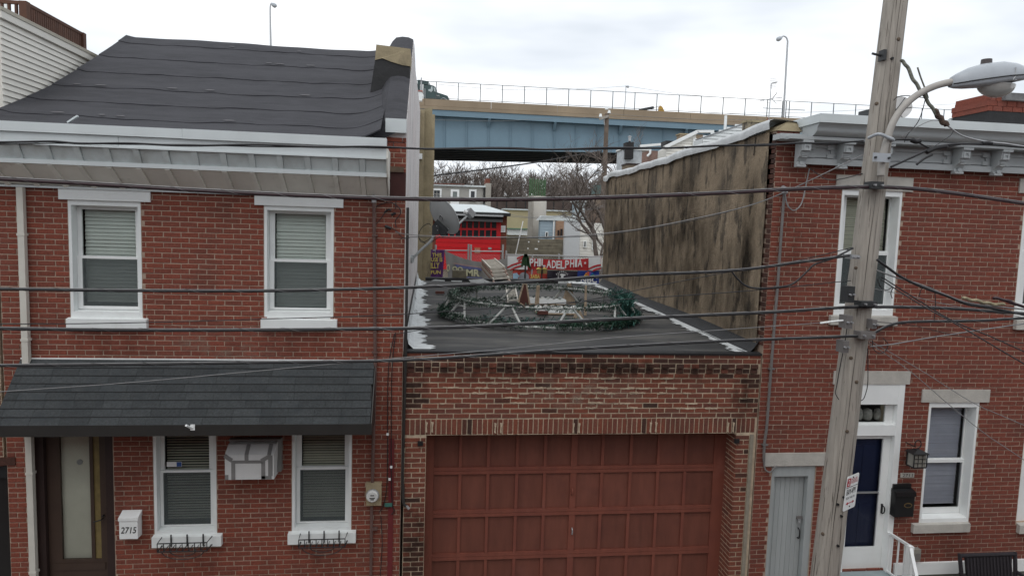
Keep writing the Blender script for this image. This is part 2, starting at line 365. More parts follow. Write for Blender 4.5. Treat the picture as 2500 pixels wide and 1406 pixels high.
def lay(bricks, Y, mats, wall, nobj, lb, hb, hidden=None, label=None):
    """bricks: (xc, zc, l, h, mat index, dy).  The nearest in view become objects, the rest one part."""
    vis, rest = [], []
    for b in bricks:
        px, py, w = proj((b[0], Y, b[1]))
        ok = -20 < px < 2515 and 0 < py < 1412 and not (hidden and hidden(b[0], b[1], px, py))
        (vis if ok else rest).append((w/ (b[2]*b[3]/(lb*hb)), b))
    vis.sort(key=lambda t: t[0]); rest += vis[nobj:]; vis = vis[:nobj]
    var = [[brick_mesh(lb, hb, m_, k*7+i) for k in range(4)] for i, m_ in enumerate(mats)]
    for _, (x, z, l, h, mi, dy) in vis:
        o = bpy.data.objects.new('brick', random.choice(var[mi])); link(o, wall, (x, Y+dy, z))
        o.scale = (l/lb, 1, h/hb)
    for mi, m_ in enumerate(mats):
        g = MB(); g.att = []
        for _, (x, z, l, h, k, dy) in rest:
            if k != mi: continue
            b0 = len(g.v); r = random.random(); jj = lambda a: random.uniform(-a, a)
            for y, ins in ((.03, 0), (.004, 0), (0, .0035)):
                for sx, sz in ((-1,-1),(1,-1),(1,1),(-1,1)):
                    g.v.append((x+sx*(l/2-ins)+jj(.002), Y+dy+y+(jj(.0012) if y == 0 else 0), z+sz*(h/2-ins)+jj(.0016)))
            g.f += [(b0+8,b0+9,b0+10,b0+11)]+[(b0+a+q, b0+a+(q+1) % 4, b0+a+4+(q+1) % 4, b0+a+4+q) for a in (0, 4) for q in range(4)]
            g.att += [r]*9
        if g.v: g.build('brickwork', m_, wall, recalc=False, kind='stuff')
def backing(house, x0, x1, z0, z1, holes, mat, Y=0, depth=.28, extra=()):
    xs = sorted({x0, x1, *[min(max(h[i], x0), x1) for h in holes for i in (0, 1)]}); zs = sorted({z0, z1, *[min(max(h[i], z0), z1) for h in holes for i in (2, 3)]})
    g = MB()
    for a, b in zip(xs, xs[1:]):
        run = None
        for c, d in zip(zs, zs[1:]):
            mxx, mzz = (a+b)/2, (c+d)/2
            inside = any(h[0] < mxx < h[1] and h[2] < mzz < h[3] for h in holes)
            if not inside: run = (run[0], d) if run else (c, d)
            if (inside or d == zs[-1]) and run:
                g.box(a, b, Y+.007, Y+depth, run[0], run[1]); run = None
    for bx in extra: g.box(*bx)
    return g.build('wall', mat, house, recalc=False)
def courses(x0, x1, z0, z1, holes, lb, hb, mj, off=0, mi=0, dark=None, jitter=.004):
    out_ = []; n = int((z1-z0)/hb)
    for k in range(n+1):
        zc = z1-hb*(k+.5)
        if zc < z0: break
        x = x0-lb*(0.5 if (k+off) % 2 else 0)+random.uniform(-.012, .012)
        while x < x1:
            a, b = max(x, x0), min(x+lb, x1)
            for s0, s1 in split_holes(a, b, zc, holes):
                l = s1-s0-mj
                if l > .03: out_.append(((s0+s1)/2, zc+random.uniform(-1, 1)*jitter*.4, l*random.uniform(.985, 1), hb-mj, (dark((s0+s1)/2, zc) if dark else mi), random.uniform(0, .003)))
            x += lb
    return out_

# ------------------------------------------------------------------ windows
def frame_boards(g, X0, X1, Z0, Z1, x0, x1, z0, z1, ya, yb):
    g.box(X0, x0, ya, yb, Z0, Z1); g.box(x1, X1, ya, yb, Z0, Z1)
    g.box(x0, x1, ya+.0015, yb-.001, z1, Z1); g.box(x0, x1, ya+.0015, yb-.001, Z0, z0); return g
def window(house, outer, gu, gl, slat=None, slat_mat=None, slat_top=None, slat_bot=None, casing=m_white, screen=True, curtain=None, tilt=.5, yb=.12, foot=.10, sh=.60, pane=None, name='window'):
    X0, X1, Z0, Z1 = outer
    c = .035
    g = MB(); g.box(X0, X0+c, .004, yb+.08, Z0, Z1); g.box(X1-c, X1, .004, yb+.08, Z0, Z1)
    g.box(X0+c, X1-c, .006, yb+.08, Z1-.075, Z1); g.prism([(X0+c, .0, Z0), (X0+c, .0, Z0+foot-.02), (X0+c, yb+.06, Z0+foot), (X0+c, yb+.06, Z0)], (X1-X0-2*c, 0, 0))
    w = g.build(name, casing, house)
    ix0, ix1, iz0, iz1 = X0+c+.003, X1-c-.003, Z0+foot, Z1-.078
    ux0, ux1, uz0, uz1 = rect(*gu, yb+.03); lx0, lx1, lz0, lz1 = rect(*gl, yb)
    ux0, lx0 = max(ux0, ix0+.02), max(lx0, ix0+.02); ux1, lx1 = min(ux1, ix1-.02), min(lx1, ix1-.02)
    zm = (uz0+lz1)/2; uz1 = min(uz1, iz1-.02); lz0 = max(lz0, iz0+.02)
    frame_boards(MB(), ix0, ix1, zm-.015, iz1, ux0, ux1, uz0, uz1, yb+.02, yb+.05).build('sash', m_white2, w)
    frame_boards(MB(), ix0, ix1, iz0, zm+.015, lx0, lx1, lz0, lz1, yb-.012, yb+.018).build('sash', m_white2, w)
    pg = pane or m_glass
    MB().poly([(ux0-.005, yb+.035, uz0-.005), (ux1+.005, yb+.035, uz0-.005), (ux1+.005, yb+.035, uz1+.005), (ux0-.005, yb+.035, uz1+.005)]).build('pane', pg, w, recalc=False)
    MB().poly([(lx0-.005, yb+.003, lz0-.005), (lx1+.005, yb+.003, lz0-.005), (lx1+.005, yb+.003, lz1+.005), (lx0-.005, yb+.003, lz1+.005)]).build('pane', pg, w, recalc=False)
    if screen: MB().poly([(lx0, yb-.006, lz0), (lx1, yb-.006, lz0), (lx1, yb-.006, lz1), (lx0, yb-.006, lz1)]).build('insect_screen', m_screen, w, recalc=False)
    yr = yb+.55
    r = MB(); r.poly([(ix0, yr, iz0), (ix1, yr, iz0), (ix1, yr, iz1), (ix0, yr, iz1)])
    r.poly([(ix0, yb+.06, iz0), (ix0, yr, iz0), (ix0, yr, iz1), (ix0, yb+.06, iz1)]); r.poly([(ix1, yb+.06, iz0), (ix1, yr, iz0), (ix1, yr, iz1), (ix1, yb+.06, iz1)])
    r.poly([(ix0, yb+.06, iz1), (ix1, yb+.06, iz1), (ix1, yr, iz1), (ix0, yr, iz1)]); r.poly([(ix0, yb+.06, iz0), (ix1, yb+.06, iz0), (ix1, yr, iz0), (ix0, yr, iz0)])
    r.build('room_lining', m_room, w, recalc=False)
    if slat:
        st, sb = slat_top if slat_top is not None else uz1, slat_bot if slat_bot is not None else lz0
        n = int((st-sb)/slat); hs = slat*sh
        base = None
        for k in range(n):
            z = st-slat*(k+.5)
            if base is None:
                base = MB().obox((0,0,0), ((ux1-ux0)/2-.004, 0, 0), (0, hs*tilt, hs), (0, -.0006, .0003)).build('slat', slat_mat, w)
                off = WLOC[base.name].copy(); mid = (ux0+ux1)/2
                base.location = base.location+Vector((mid, yb+.10, z)); WLOC[base.name] = off+Vector((mid, yb+.10, z)); b0 = WLOC[base.name].copy(); z0_ = z
            else: copy_of(base, b0+Vector((random.uniform(-.002, .002), 0, z-z0_+random.uniform(-.0022, .0022))), w, rot=(random.uniform(-.12, .12), random.uniform(-.004, .004), 0))
    if curtain:
        MB().grid(lambda u, v: (ux0+(ux1-ux0)*u, yb+.16+.012*math.sin(u*38)+.006*math.sin(u*17+v*3), lz0+(uz1-lz0)*v), 60, 2).build('curtain', curtain, w, smooth=True, recalc=False)
    return w
def sillbox(house, px, Y=-.06, mat=m_white, name='sill', back=.02, slope=.012):
    X0, X1, Z0, Z1 = rect(*px, Y)
    return MB().prism([(X0, Y, Z0), (X0, Y, Z1-slope), (X0, back, Z1), (X0, back, Z0)], (X1-X0, 0, 0)).build(name, mat, house)
def lintel(house, px, Y=-.025, mat=m_white): 
    X0, X1, Z0, Z1 = rect(*px, Y); return B(X0, X1, Y, .02, Z0, Z1).build('lintel', mat, house)

# ------------------------------------------------------------------ house with the awning
XA0, XA1 = -5.24, -.315
ZB = 5.82
hA = thing('brick_row_house', ((XA0+XA1)/2, 0, 0), 'red brick row house with black felt roof, dark shingle awning and number 2715 mailbox', 'house')
wA1 = rect(169, 488, 345, 777); wA2 = rect(645, 501, 814, 777); wA3 = rect(375, 1022, 528, 1310); wA4 = rect(713, 1012, 858, 1301)
dA = rect(87, 1040, 278, 1440)
holesA = [wA1, wA2, wA3, wA4, (dA[0], dA[1], -.2, dA[3])]
wallA = backing(hA, XA0, XA1, -.1, 6.45, holesA, m_mortar)
hbA, lbA = .0658, .2117
brA = courses(XA0, XA1, 0, ZB, [(h[0]-.004, h[1]+.004, h[2], h[3]) for h in holesA], lbA, hbA, .0105)
brA += courses(XA1-.27, XA1, ZB+.35, 6.60, [], lbA, hbA, .0105, dark=lambda x, z: 0)
def hidA(x, z, px, py): return (876 < py < 1052 and px < 912) or py < 476 or (px < 345 and 465 < py < 495 and px > 142) or (620 < px < 838 and py < 502)
lay(brA, 0, [m_brickA], wallA, 300, lbA, hbA, hidA)
B(XA1-.27, XA1-.002, -.02, .007, ZB-.02, ZB+.33).build('corbel_block', M('dark red timber', (.05,.014,.012), .7, .2, 6), hA)
B(XA1-.27, XA1-.03, -.05, .007, ZB+.33, ZB+.40).build('corbel_stone', M('rotten timber', (.12,.085,.06), .9, .3, 8), hA)
window(hA, wA1, (201, 513, 332, 625), (203, 632, 337, 747), slat=.047, slat_mat=m_blind, tilt=.35, sh=.5)
window(hA, wA2, (671.5, 523, 796, 633), (670, 640, 798, 751), slat=.047, slat_mat=m_blind, tilt=.35, sh=.5)
window(hA, wA3, (402, 1040, 511, 1145), (400, 1152, 515, 1280), slat=.036, slat_mat=m_blindD, tilt=1.0, sh=.22, screen=True)
window(hA, wA4, (737, 1040, 842, 1136), (733, 1145, 843, 1272), slat=.036, slat_mat=m_blindD, tilt=.8, sh=.30, screen=True)
for r_ in ((142, 464, 366, 490), (621, 474, 838, 504)): lintel(hA, r_, -.03)
for r_ in ((161, 777, 357, 801), (636, 779, 822, 803), (370, 1308, 540, 1335), (702, 1300, 868, 1327)): sillbox(hA, r_, -.07)
for i_, (px, py, w_, h_, m_) in enumerate(((260, 840, 1.0, .45, m_stainb), (730, 840, 1.0, .5, m_stainb), (455, 1380, .9, .45, m_stainb), (785, 1370, .9, .45, m_stainb), (560, 845, 1.5, .4, m_stainw), (300, 1200, .6, 1.2, m_stainb))):
    q = P(px, py, 0); stain(hA, (q.x-w_/2, -.0045-.0008*i_, q.z-h_/2), (w_, 0, 0), (0, 0, h_), m_)
# security sticker in the lower window
sx0, sx1, sz0, sz1 = rect(407, 1127, 444, 1139, .14)
st_ = B(sx0, sx1, .140, .143, sz0, sz1).build('window_sticker', m_white2, hA)
B(sx0+(sx1-sx0)*.66, sx1-.004, .137, .139, sz0+.004, sz1-.004).build('sticker_mark', M('sticker blue', (.03,.09,.3), .5, .05), st_)

# the front door: brown storm door, cream door behind its glass
dX0, dX1, dZ1 = dA[0], dA[1], dA[3]
dr = frame_boards(MB(), dX0, dX1, .35, dZ1, dX0+.10, dX1-.10, .36, dZ1-.08, .02, .22).build('door', m_dkbrown, hA)
gx0, gx1, gz0, gz1 = rect(150, 1040, 222, 1363, .1); nx0, nx1, _, _ = rect(231, 1077, 247, 1363, .1)
frame_boards(MB(), dX0+.103, dX1-.103, .37, dZ1-.085, gx0, nx1, gz0, gz1, .08, .12).box(gx1, nx0, .082, .118, gz0, gz1).build('storm_door_frame', m_brown, dr)
MB().poly([(gx0-.004, .1, gz0), (gx1+.004, .1, gz0), (gx1+.004, .1, gz1), (gx0-.004, .1, gz1)]).build('pane', m_glass, dr, recalc=False)
B(nx0-.004, nx1+.004, .098, .102, gz0, gz1).build('sidelight_pane', M('amber ripple glass', (.20,.15,.06), .3, .2, 12), dr)
inn = B(gx0-.06, nx1+.06, .135, .16, .37, dZ1-.09).build('inner_door', M('cream door', (.70,.69,.60), .6, .05), dr)
pb = B(dX0+.15, dX1-.15, .07, .085, gz0-.14, gz0-.05).build('kick_panel', m_brown, dr)
hp = P(244, 1266, .06)
MB().tube([hp+Vector((.03, .02, 0)), hp+Vector((.03, -.03, 0)), hp+Vector((-.07, -.03, -.03))], .008, 8).tube([hp+Vector((.04, .03, .04)), hp+Vector((.04, -.02, .04))], .012, 8).build('handle', m_black, dr)
pk = P(195, 1127, .13); MB().tube([pk+Vector((0, .005, 0)), pk+Vector((0, -.01, 0))], .035, 14).build('door_knocker', m_steel, dr)

# boxed cornice of bent aluminium
cx0, cx1 = -5.9, P(944, 335, -.5).x
def zc(py_l, py_r, Y): return P(300, py_l, Y).z, P(900, py_r, Y).z
z_cap1, z_cap0 = 6.515, 6.405
z_f0 = P(600, 371, -.48).z; z_r1 = P(600, 409, -.40).z; z_l0 = P(600, 419, -.40).z; z_s0 = ZB+.005
cor = MB().box(cx0, cx1, -.33, .0, z_l0+.02, z_cap0).build('cornice', m_panel, hA)
B(cx0, -2.9, -.53, -.40, z_cap0, z_cap1).build('fascia_cap', m_metalw, cor); B(-2.897, cx1, -.533, -.40, z_cap0-.002, z_cap1+.002).build('fascia_cap', m_metalw, cor)
B(cx0, -3.62, -.50, -.422, z_f0, z_cap0-.002).build('fascia_board', m_metalw, cor); B(-3.617, cx1, -.497, -.422, z_f0-.003, z_cap0-.002).build('fascia_board', m_metalw, cor)
B(cx0, cx1, -.515, -.422, z_f0-.022, z_f0-.004).build('bead_moulding', m_metalw, cor)
B(cx0, cx1, -.415, -.25, z_l0-.004, z_r1-.002).build('ledge_moulding', m_metalw, cor)
pit = .326; n_ = int((cx1-cx0)/pit)+1
for k in range(n_):
    a = cx1-pit*(k+1); b = cx1-pit*k
    if a < cx0: break
    t = random.uniform(-.006, .006)
    MB().prism([(a+.07, -.375+t, z_r1), (b-.005, -.375-t, z_r1), (b-.005, -.462-t, z_f0-.024), (a+.07, -.462+t, z_f0-.024)], (0, .02, 0)).build('frieze_panel', m_panel, cor)
    MB().prism([(a, -.392, z_r1), (a+.066, -.392, z_r1), (a+.066, -.495, z_f0-.024), (a, -.495, z_f0-.024)], (0, .03, 0)).build('batten', m_panel, cor)
    MB().prism([(a+.06, -.385, z_l0-.006), (b-.008, -.385, z_l0-.006), (b-.008, -.03, z_s0), (a+.06, -.03, z_s0)], (0, .01, .014)).build('soffit_panel', m_soffit, cor)
    MB().prism([(a, -.405, z_l0-.018), (a+.055, -.405, z_l0-.018), (a+.055, -.045, z_s0-.024), (a, -.045, z_s0-.024)], (0, .03, .03)).build('soffit_batten', m_soffit, cor)
MB().prism([(cx1, -.41, z_l0), (cx1, -.01, z_l0), (cx1, -.01, z_cap0-.01), (cx1, -.5, z_cap0-.01), (cx1, -.5, z_f0)], (.02, 0, 0)).build('end_cap', m_soffit, cor)
MB().prism([(cx1, -.41, z_l0), (cx1, -.03, z_s0-.01), (cx1, -.03, z_l0)], (.018, 0, 0)).build('end_cap', m_soffit, cor)
B(cx0, cx1, -.05, -.012, z_s0-.035, z_s0-.008).build('drip_moulding', m_metalw, cor)

# downspout
p0 = P(49, 447, -.06); m_cream = M('cream downspout', (.60,.58,.52), .5, .06); ds = B(p0.x-.037, p0.x+.037, -.085, -.02, .1, z_s0-.04).build('downspout', m_cream, hA)
for z in (5.2, 3.9, 2.2, .9): B(p0.x-.045, p0.x+.045, -.09, -.005, z, z+.03).build('strap', m_cream, ds)

# felt roof: six overlapping strips running across
ZE, ZR, YE, YR = 6.475, 8.33, -.41, 2.85
def roofpt(u, v, lift=0):
    X = (-5.22+.33*v)*(1-u)+(-.62)*u
    Y = YE+(YR-YE)*v; Z = ZE+(ZR-ZE)*v-.10*math.sin(math.pi*v)*(1-.3*u)
    Z += .008*math.sin(u*9+v*5)*math.sin(v*7+1)+.003*math.sin(u*31+v*13)
    if u > .88: Z += .15*((u-.88)/.12)**2
    if u < .03: Z += .03*(1-u/.03)
    return Vector((X, Y-.4*lift, Z+lift))
roofA = MB().grid(lambda u, v: roofpt(u, v, -.02), 60, 14).build('roof', m_felt, hA, smooth=True, recalc=False)
edges = [0, .115, .275, .435, .60, .765, .925, 1.03]
for k in range(7):
    va, vb = edges[k], edges[k+1]
    ph = random.random()*9
    def fn(u, v, va=va, vb=vb, ph=ph):
        wob = .004*math.sin(u*11+ph)+.003*math.sin(u*33+ph*2)+.002*math.sin(u*71+ph)
        vv = va+(vb-va+.03)*v
        if v == 0 and va > 0: vv += wob
        p = roofpt(u, min(vv, 1.0), .004+.010*(1-v)+(.004*(math.sin(u*24+ph)+.6*math.sin(u*57+ph*3)) if v == 0 else 0)*.6)
        return p
    st = MB().grid(fn, 90, 5); n0 = len(st.v)
    # a turned-down front edge that casts the dark seam line
    b0 = len(st.v)
    for i in range(91):
        q = Vector(st.v[i*6]); st.v.append(tuple(q+Vector((0, .004, -.016))))
    for i in range(90): st.f.append((i*6, (i+1)*6, b0+i+1, b0+i))
    st.build('felt_strip', m_felt, roofA, smooth=False, recalc=False)
for k in range(15):      # pale patches of lap cement along the seams
    va = random.choice(edges[1:-1]); u = random.uniform(.05, .93); p = roofpt(u, va+.012, .028); w_ = random.uniform(.04, .1)
    MB().prism([p+Vector((-w_, 0, 0)), p+Vector((-w_*.3, -.012, -.005)), p+Vector((w_, -.004, -.002)), p+Vector((w_*.5, .016, .009)), p+Vector((-w_*.5, .014, .008))], (0, -.001, .003)).build('seam_patch', M('lap cement', (.12,.115,.12), .7, .2, 9) if k == 0 else bpy.data.materials['lap cement'], roofA)
# flat roof behind the slope
B(-4.85, -.62, YR-.02, 13.5, ZR-.25, ZR-.03).build('rear_roof', m_felt, hA)
# white speck of board near the eave
q = P(178, 298, -.35); MB().obox(q+Vector((0, 0, .03)), (.055, .0, .04), (0, .02, 0), (-.004, 0, .008)).build('loose_flashing', m_metalw, hA)
# party wall and its felted top
ZP0, ZP1 = 6.80, 8.52
prof = [(.03, 0), (.03, ZP0), (YR-.3, ZP1-.06), (YR+.1, ZP1), (4.2, 8.36), (8.4, 8.55), (13.6, 8.72), (13.6, 0)]
pw = MB().prism([(-.60, y, z) for y, z in prof], (.285, 0, 0)).build('party_wall', m_peel, hA)
pts = [(-.05, ZP0-.035), (.9, 7.395), (1.9, 8.05), (YR-.3, ZP1-.03), (YR+.1, ZP1+.02), (YR+.6, ZP1-.05)]
cap = MB()
for (ya, za), (yb_, zb) in zip(pts, pts[1:]):
    cap.prism([(-.80, ya, za-.30), (-.66, ya, za-.04), (-.60, ya, za+.025), (-.5, ya, za+.045), (-.40, ya, za+.04), (-.325, ya, za+.012), (-.325, ya, za-.05)], (0, yb_-ya, zb-za))
cap.build('parapet_felt', m_felt, hA)
B(-.60, -.335, -.03, .6, 8.33, 8.42)
a0, a1, b0, b1 = rect(941, 290, 992, 324, -.06)
B(a0, a1, -.065, .10, b0, b1).build('parapet_end_flashing', m_metalw, hA)
# chimney stub on the party wall: stone head over tarred base
c0 = rect(906, 150, 1001, 205, 1.15); c1 = rect(916, 110, 1003, 149, 1.15)
ch = MB().prism([(c0[0]-.06, 1.15, c0[2]-.5), (c0[1]-.0, 1.15, c0[2]-.5), (c1[1]-.01, 1.18, c1[2]+.02), (c1[0], 1.18, c1[2]+.02)], (0, .6, 0)).build('chimney', m_tar, hA)
MB().prism([(c1[0]-.003, 1.17, c1[2]), (c1[0]+.1, 1.165, c1[2]+.03), (c1[0]+.22, 1.165, c1[2]-.01), (c1[1]-.12, 1.165, c1[2]-.05), (c1[1]-.005, 1.165, c1[2]-.06), (c1[1]-.005, 1.20, c1[3]-.03), (c1[0]+.01, 1.19, c1[3])], (0, .62, 0)).build('chimney_head', m_stucco2, ch)

# ------------------------------------------------------------------ awning
aw = thing('awning', P(460, 1060, -.3), 'long dark shingled awning with brown fascia over the brown door of the left house', 'awning')
AX0, AX1 = -5.02, -.685
AY = -.60; AZ1 = P(485, 878, -.0).z-.005; AZ0 = P(450, 1036, AY).z; AF = P(450, 1062, AY).z
deck = MB().prism([(AX0+.01, -.005, AZ1-.03), (AX0+.01, AY, AZ0-.03), (AX0+.01, AY, AZ0-.06), (AX0+.01, -.005, AZ0-.06)], (AX1-AX0-.02, 0, 0)).build('roof_deck', m_fascia, aw)
rows = 8; sl_ = Vector((0, AY, AZ0-AZ1)); up_ = Vector((0, AZ1-AZ0, -AY)).normalized()*-1
nrm = Vector((0, AZ0-AZ1, -AY)).normalized()
bases = {}
for r_i in range(rows):
    t0, t1 = r_i/rows, (r_i+1)/rows
    x = AX0-random.uniform(0, .3)
    while x < AX1-.02:
        wdt = random.choice((.31, .33, .33, .34)); a, b = max(x, AX0), min(x+wdt, AX1); x += wdt
        if b-a < .05: continue
        A_ = Vector((0, -.002, AZ1))+sl_*t0; C_ = Vector((0, -.002, AZ1))+sl_*(t1+.015)
        MB().prism([Vector((a, A_.y, A_.z))+nrm*.001, Vector((b-.003, A_.y, A_.z))+nrm*.001, Vector((b-.003, C_.y, C_.z))+nrm*.013, Vector((a, C_.y, C_.z))+nrm*.013], nrm*.007).build('shingle', m_shingle, aw)
for r_i in range(1, rows):  # thin black strips that paint in the shadow line under each shingle course
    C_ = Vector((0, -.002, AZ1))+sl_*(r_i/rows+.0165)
    MB().prism([Vector((AX0+.004, C_.y, C_.z))+nrm*.0085, Vector((AX1-.004, C_.y, C_.z))+nrm*.0085, Vector((AX1-.004, C_.y, C_.z))+nrm*.0175, Vector((AX0+.004, C_.y, C_.z))+nrm*.0175], sl_.normalized()*.005).build('shadow_strip', m_tar, aw)
fb = B(AX0-.02, AX1+.02, AY-.03, AY-.004, AF, AZ0+.004).build('fascia', m_fascia, aw)
B(AX1+.004, AX1+.018, AY-.0, -.005, AF, AF+.05)
MB().prism([(AX1+.003, -.004, AZ1-.01), (AX1+.003, AY, AZ0-.01), (AX1+.003, AY, AF), (AX1+.003, -.004, AF)], (.014, 0, 0)).build('end_board', m_fascia, aw)
MB().prism([(AX0-.017, -.004, AZ1-.01), (AX0-.017, AY, AZ0-.01), (AX0-.017, AY, AF), (AX0-.017, -.004, AF)], (.014, 0, 0)).build('end_board', m_fascia, aw)
B(AX0-.01, AX1, -.012, .0, AZ1, AZ1+.018).build('wall_flashing', m_white, aw)
# flag bracket on the fascia
q = P(468, 1042, AY-.04); fbk = thing('flag_bracket', q, 'small white metal flag pole bracket on the awning fascia', 'bracket')
B(q.x-.015, q.x+.035, AY-.045, AY-.031, q.z-.04, q.z+.03).build('plate', m_white2, fbk)
MB().tube([q+Vector((.0, -.01, -.01)), q+Vector((-.03, -.10, .05))], .014, 10).build('socket', m_white2, fbk)

# ------------------------------------------------------------------ things on the left facade
def text(body, p, right, up, width, height, mat, parent, name='lettering', thick=.002, align='FIT', shear=0, bold=0):
    cu = bpy.data.curves.new('t', 'FONT'); cu.body = body; cu.size = 1; cu.align_x = 'LEFT'; cu.fill_mode = 'BOTH'; cu.resolution_u = 3; cu.shear = shear; cu.offset = bold
    ob = bpy.data.objects.new('t', cu); COL.objects.link(ob); dg = bpy.context.evaluated_depsgraph_get()
    me = bpy.data.meshes.new_from_object(ob.evaluated_get(dg)); bpy.data.objects.remove(ob)
    vs = [v.co.copy() for v in me.vertices]; fs = [tuple(p_.vertices) for p_ in me.polygons]
    if not vs: return None
    x0 = min(v.x for v in vs); x1 = max(v.x for v in vs); y0 = min(v.y for v in vs); y1 = max(v.y for v in vs)
    right, up = Vector(right).normalized(), Vector(up).normalized(); p = Vector(p)
    g = MB(); g.v = [tuple(p+right*((v.x-x0)/(x1-x0)*width)+up*((v.y-y0)/(y1-y0)*height)) for v in vs]; g.f = fs
    bpy.data.meshes.remove(me)
    return g.build(name, mat, parent, recalc=False)
m_ink = M('black lettering', (.012,.012,.012), .6, .05)
# air conditioner wrapped in cardboard and grey tape
ax0, ax1, az0, az1 = rect(549, 1110, 669, 1170, -.28)
ac = thing('wrapped_air_conditioner', ((ax0+ax1)/2, -.15, az0), 'white cardboard box with grey tape wrapped over a wall air conditioner', 'air conditioner')
m_card = M('white cardboard', (.58,.58,.57), .8, .08, 4, bump=.2, bscale=8); m_tape = M('grey duct tape', (.20,.195,.19), .5, .1, 8)
zt = P(614, 1090, 0).z
MB().prism([(ax0, -.28, az0), (ax0, -.28, az1), (ax0+.01, -.16, az1+.10), (ax0+.01, -.01, az1+.12), (ax0, -.01, az0)], (ax1-ax0, 0, 0)).build('cardboard_wrap', m_card, ac)
MB().box(ax0-.0, ax1+.05, -.10, -.012, az1+.12, az1+.145).box(ax1+.002, ax1+.05, -.10, -.012, az0+.03, az1+.12).build('sleeve', M('pale grey sleeve', (.20,.20,.19), .6, .1), ac)
aw_, ah_ = ax1-ax0, az1-az0
def tp(u0, v0, u1, v1): B(ax0+aw_*u0, ax0+aw_*u1, -.284, -.2795, az0+ah_*v0, az0+ah_*v1).build('tape', m_tape, ac)
for r_ in ((.0,.0,.07,.2), (.13,.0,.21,.78), (.2,.66,.78,.78), (.74,.0,.82,.8), (.74,.02,.95,.14), (.88,.14,.97,.98), (.40,.78,.48,1.0)): tp(*r_)
for u in (.40, .86): MB().prism([(ax0+aw_*u, -.283, az1), (ax0+aw_*(u+.08), -.283, az1), (ax0+aw_*(u+.08), -.163, az1+.103), (ax0+aw_*u, -.163, az1+.103)], (0, -.001, .004)).build('tape', m_tape, ac)
MB().obox((ax0+aw_*.07, -.282, az0+ah_*.88), (aw_*.075, 0, -ah_*.10), (0, .0065, 0), (.012, 0, .022)).build('tape', m_tape, ac)
MB().obox((ax0+aw_*.84, -.282, az0+ah_*.87), (aw_*.10, 0, ah_*.11), (0, .0068, 0), (-.012, 0, .022)).build('tape', m_tape, ac)
# mailbox 2715
bx0, bx1, bz0, bz1 = rect(291, 1266, 336, 1315, -.13)
mb_ = thing('mailbox', ((bx0+bx1)/2, -.07, bz0), 'white metal mailbox numbered 2715 beside the brown front door', 'mailbox')
B(bx0, bx1, -.13, -.002, bz0, bz1).build('box', m_white2, mb_)
MB().prism([(bx0-.008, -.14, bz1-.025), (bx0-.008, -.14, bz1+.012), (bx0-.008, -.002, bz1+.065), (bx0-.008, -.002, bz1+.001), (bx0-.008, -.13, bz1+.001)], (bx1-bx0+.016, 0, 0)).build('lid', m_white2, mb_)
text('2715', (bx0+.018, -.1325, bz0+.075), (1,0,0), (0,0,1), (bx1-bx0)*.86, .085, m_ink, mb_, 'house_number', shear=.2, bold=.012)
# wire flower box holders
def basket(px, label):
    X0, X1, Z0, Z1 = rect(*px, -.18); Z0 = Z1-.17
    t = thing('flower_box_holder', ((X0+X1)/2, -.16, Z0), label, 'flower box holder', 'black wire flower box holders under the sills')
    r = .0075; g = MB()
    for z in (Z1, Z1-.11):
        g.tube([(X0, -.085, z), (X0+.01, -.26, z), (X1-.01, -.26, z), (X1, -.085, z)], r, 6)
    g.build('rim', m_black, t)
    n = 8
    for k in range(n+1):
        x = X0+.01+(X1-X0-.02)*k/n
        MB().tube([(x, -.26, Z1), (x, -.26, Z1-.11), (x, -.09, Z1-.11)], r*.8, 5).build('wire', m_black, t)
    for s in (.18, .5, .82):
        x = X0+(X1-X0)*s; B(x-.008, x+.008, -.085, -.073, Z1-.13, Z1+.03).build('hanger', m_black, t)
    xm = (X0+X1)/2
    for w_ in (.26, .16): MB().tube([(xm+w_*math.cos(a), -.24, Z1-.11+w_*.45*math.sin(a)) for a in [math.pi+math.pi*i/12 for i in range(13)]], r*.8, 5).build('scroll', m_black, t)
basket((388, 1318, 512, 1345), 'black wire flower box holder under the window nearer the brown door')
basket((730, 1309, 846, 1336), 'black wire flower box holder under the window nearer the electric meter')
# electric meter with its conduit
q0 = rect(893, 1181, 931, 1234, -.10)
em = thing('electric_meter', ((q0[0]+q0[1])/2, -.05, q0[2]), 'tan electric meter box with round glass dial on a brown conduit', 'meter')
B(q0[0], q0[1], -.10, -.004, q0[2], q0[3]).build('box', M('rusty tan enamel', (.33,.27,.17), .6, .2, 6, col2=(.2,.11,.05), s2=6, lo=.55, hi=.7), em)
mc = P(909, 1211, -.14); mc.y = -.10
MB().tube([mc, mc+Vector((0, -.02, 0))], .088, 24).build('dial_ring', m_steel, em)
dl = MB().tube([mc+Vector((0, -.01, 0)), mc+Vector((0, -.055, 0)), mc+Vector((0, -.07, 0))], [.078, .078, .066], 24).build('dial', M('meter face', (.62,.62,.6), .25, .05), em)
for dz, w_ in ((.022, .05), (-.015, .07), (-.034, .045)): B(mc.x-w_/2, mc.x+w_/2, -.1735, -.1705, mc.z+dz-.005, mc.z+dz+.006).build('dial_mark', m_ink, dl)
ca, cb, cc_ = P(913, 491, -.04), P(916, 900, -.04), P(909, 1181, -.04)
MB().tube([ca, (cb.x, -.04, cb.z), (cc_.x, -.04, cc_.z)], .022, 10).tube([(cc_.x-.005, -.04, q0[2]), (cc_.x-.005, -.04, .05)], .02, 10).build('conduit', m_conduit, em)
MB().tube([ca+Vector((0, 0, -.02)), ca+Vector((0, -.005, .06)), ca+Vector((0, -.05, .05))], [.03, .034, .03], 10).build('weather_head', m_steel, em)
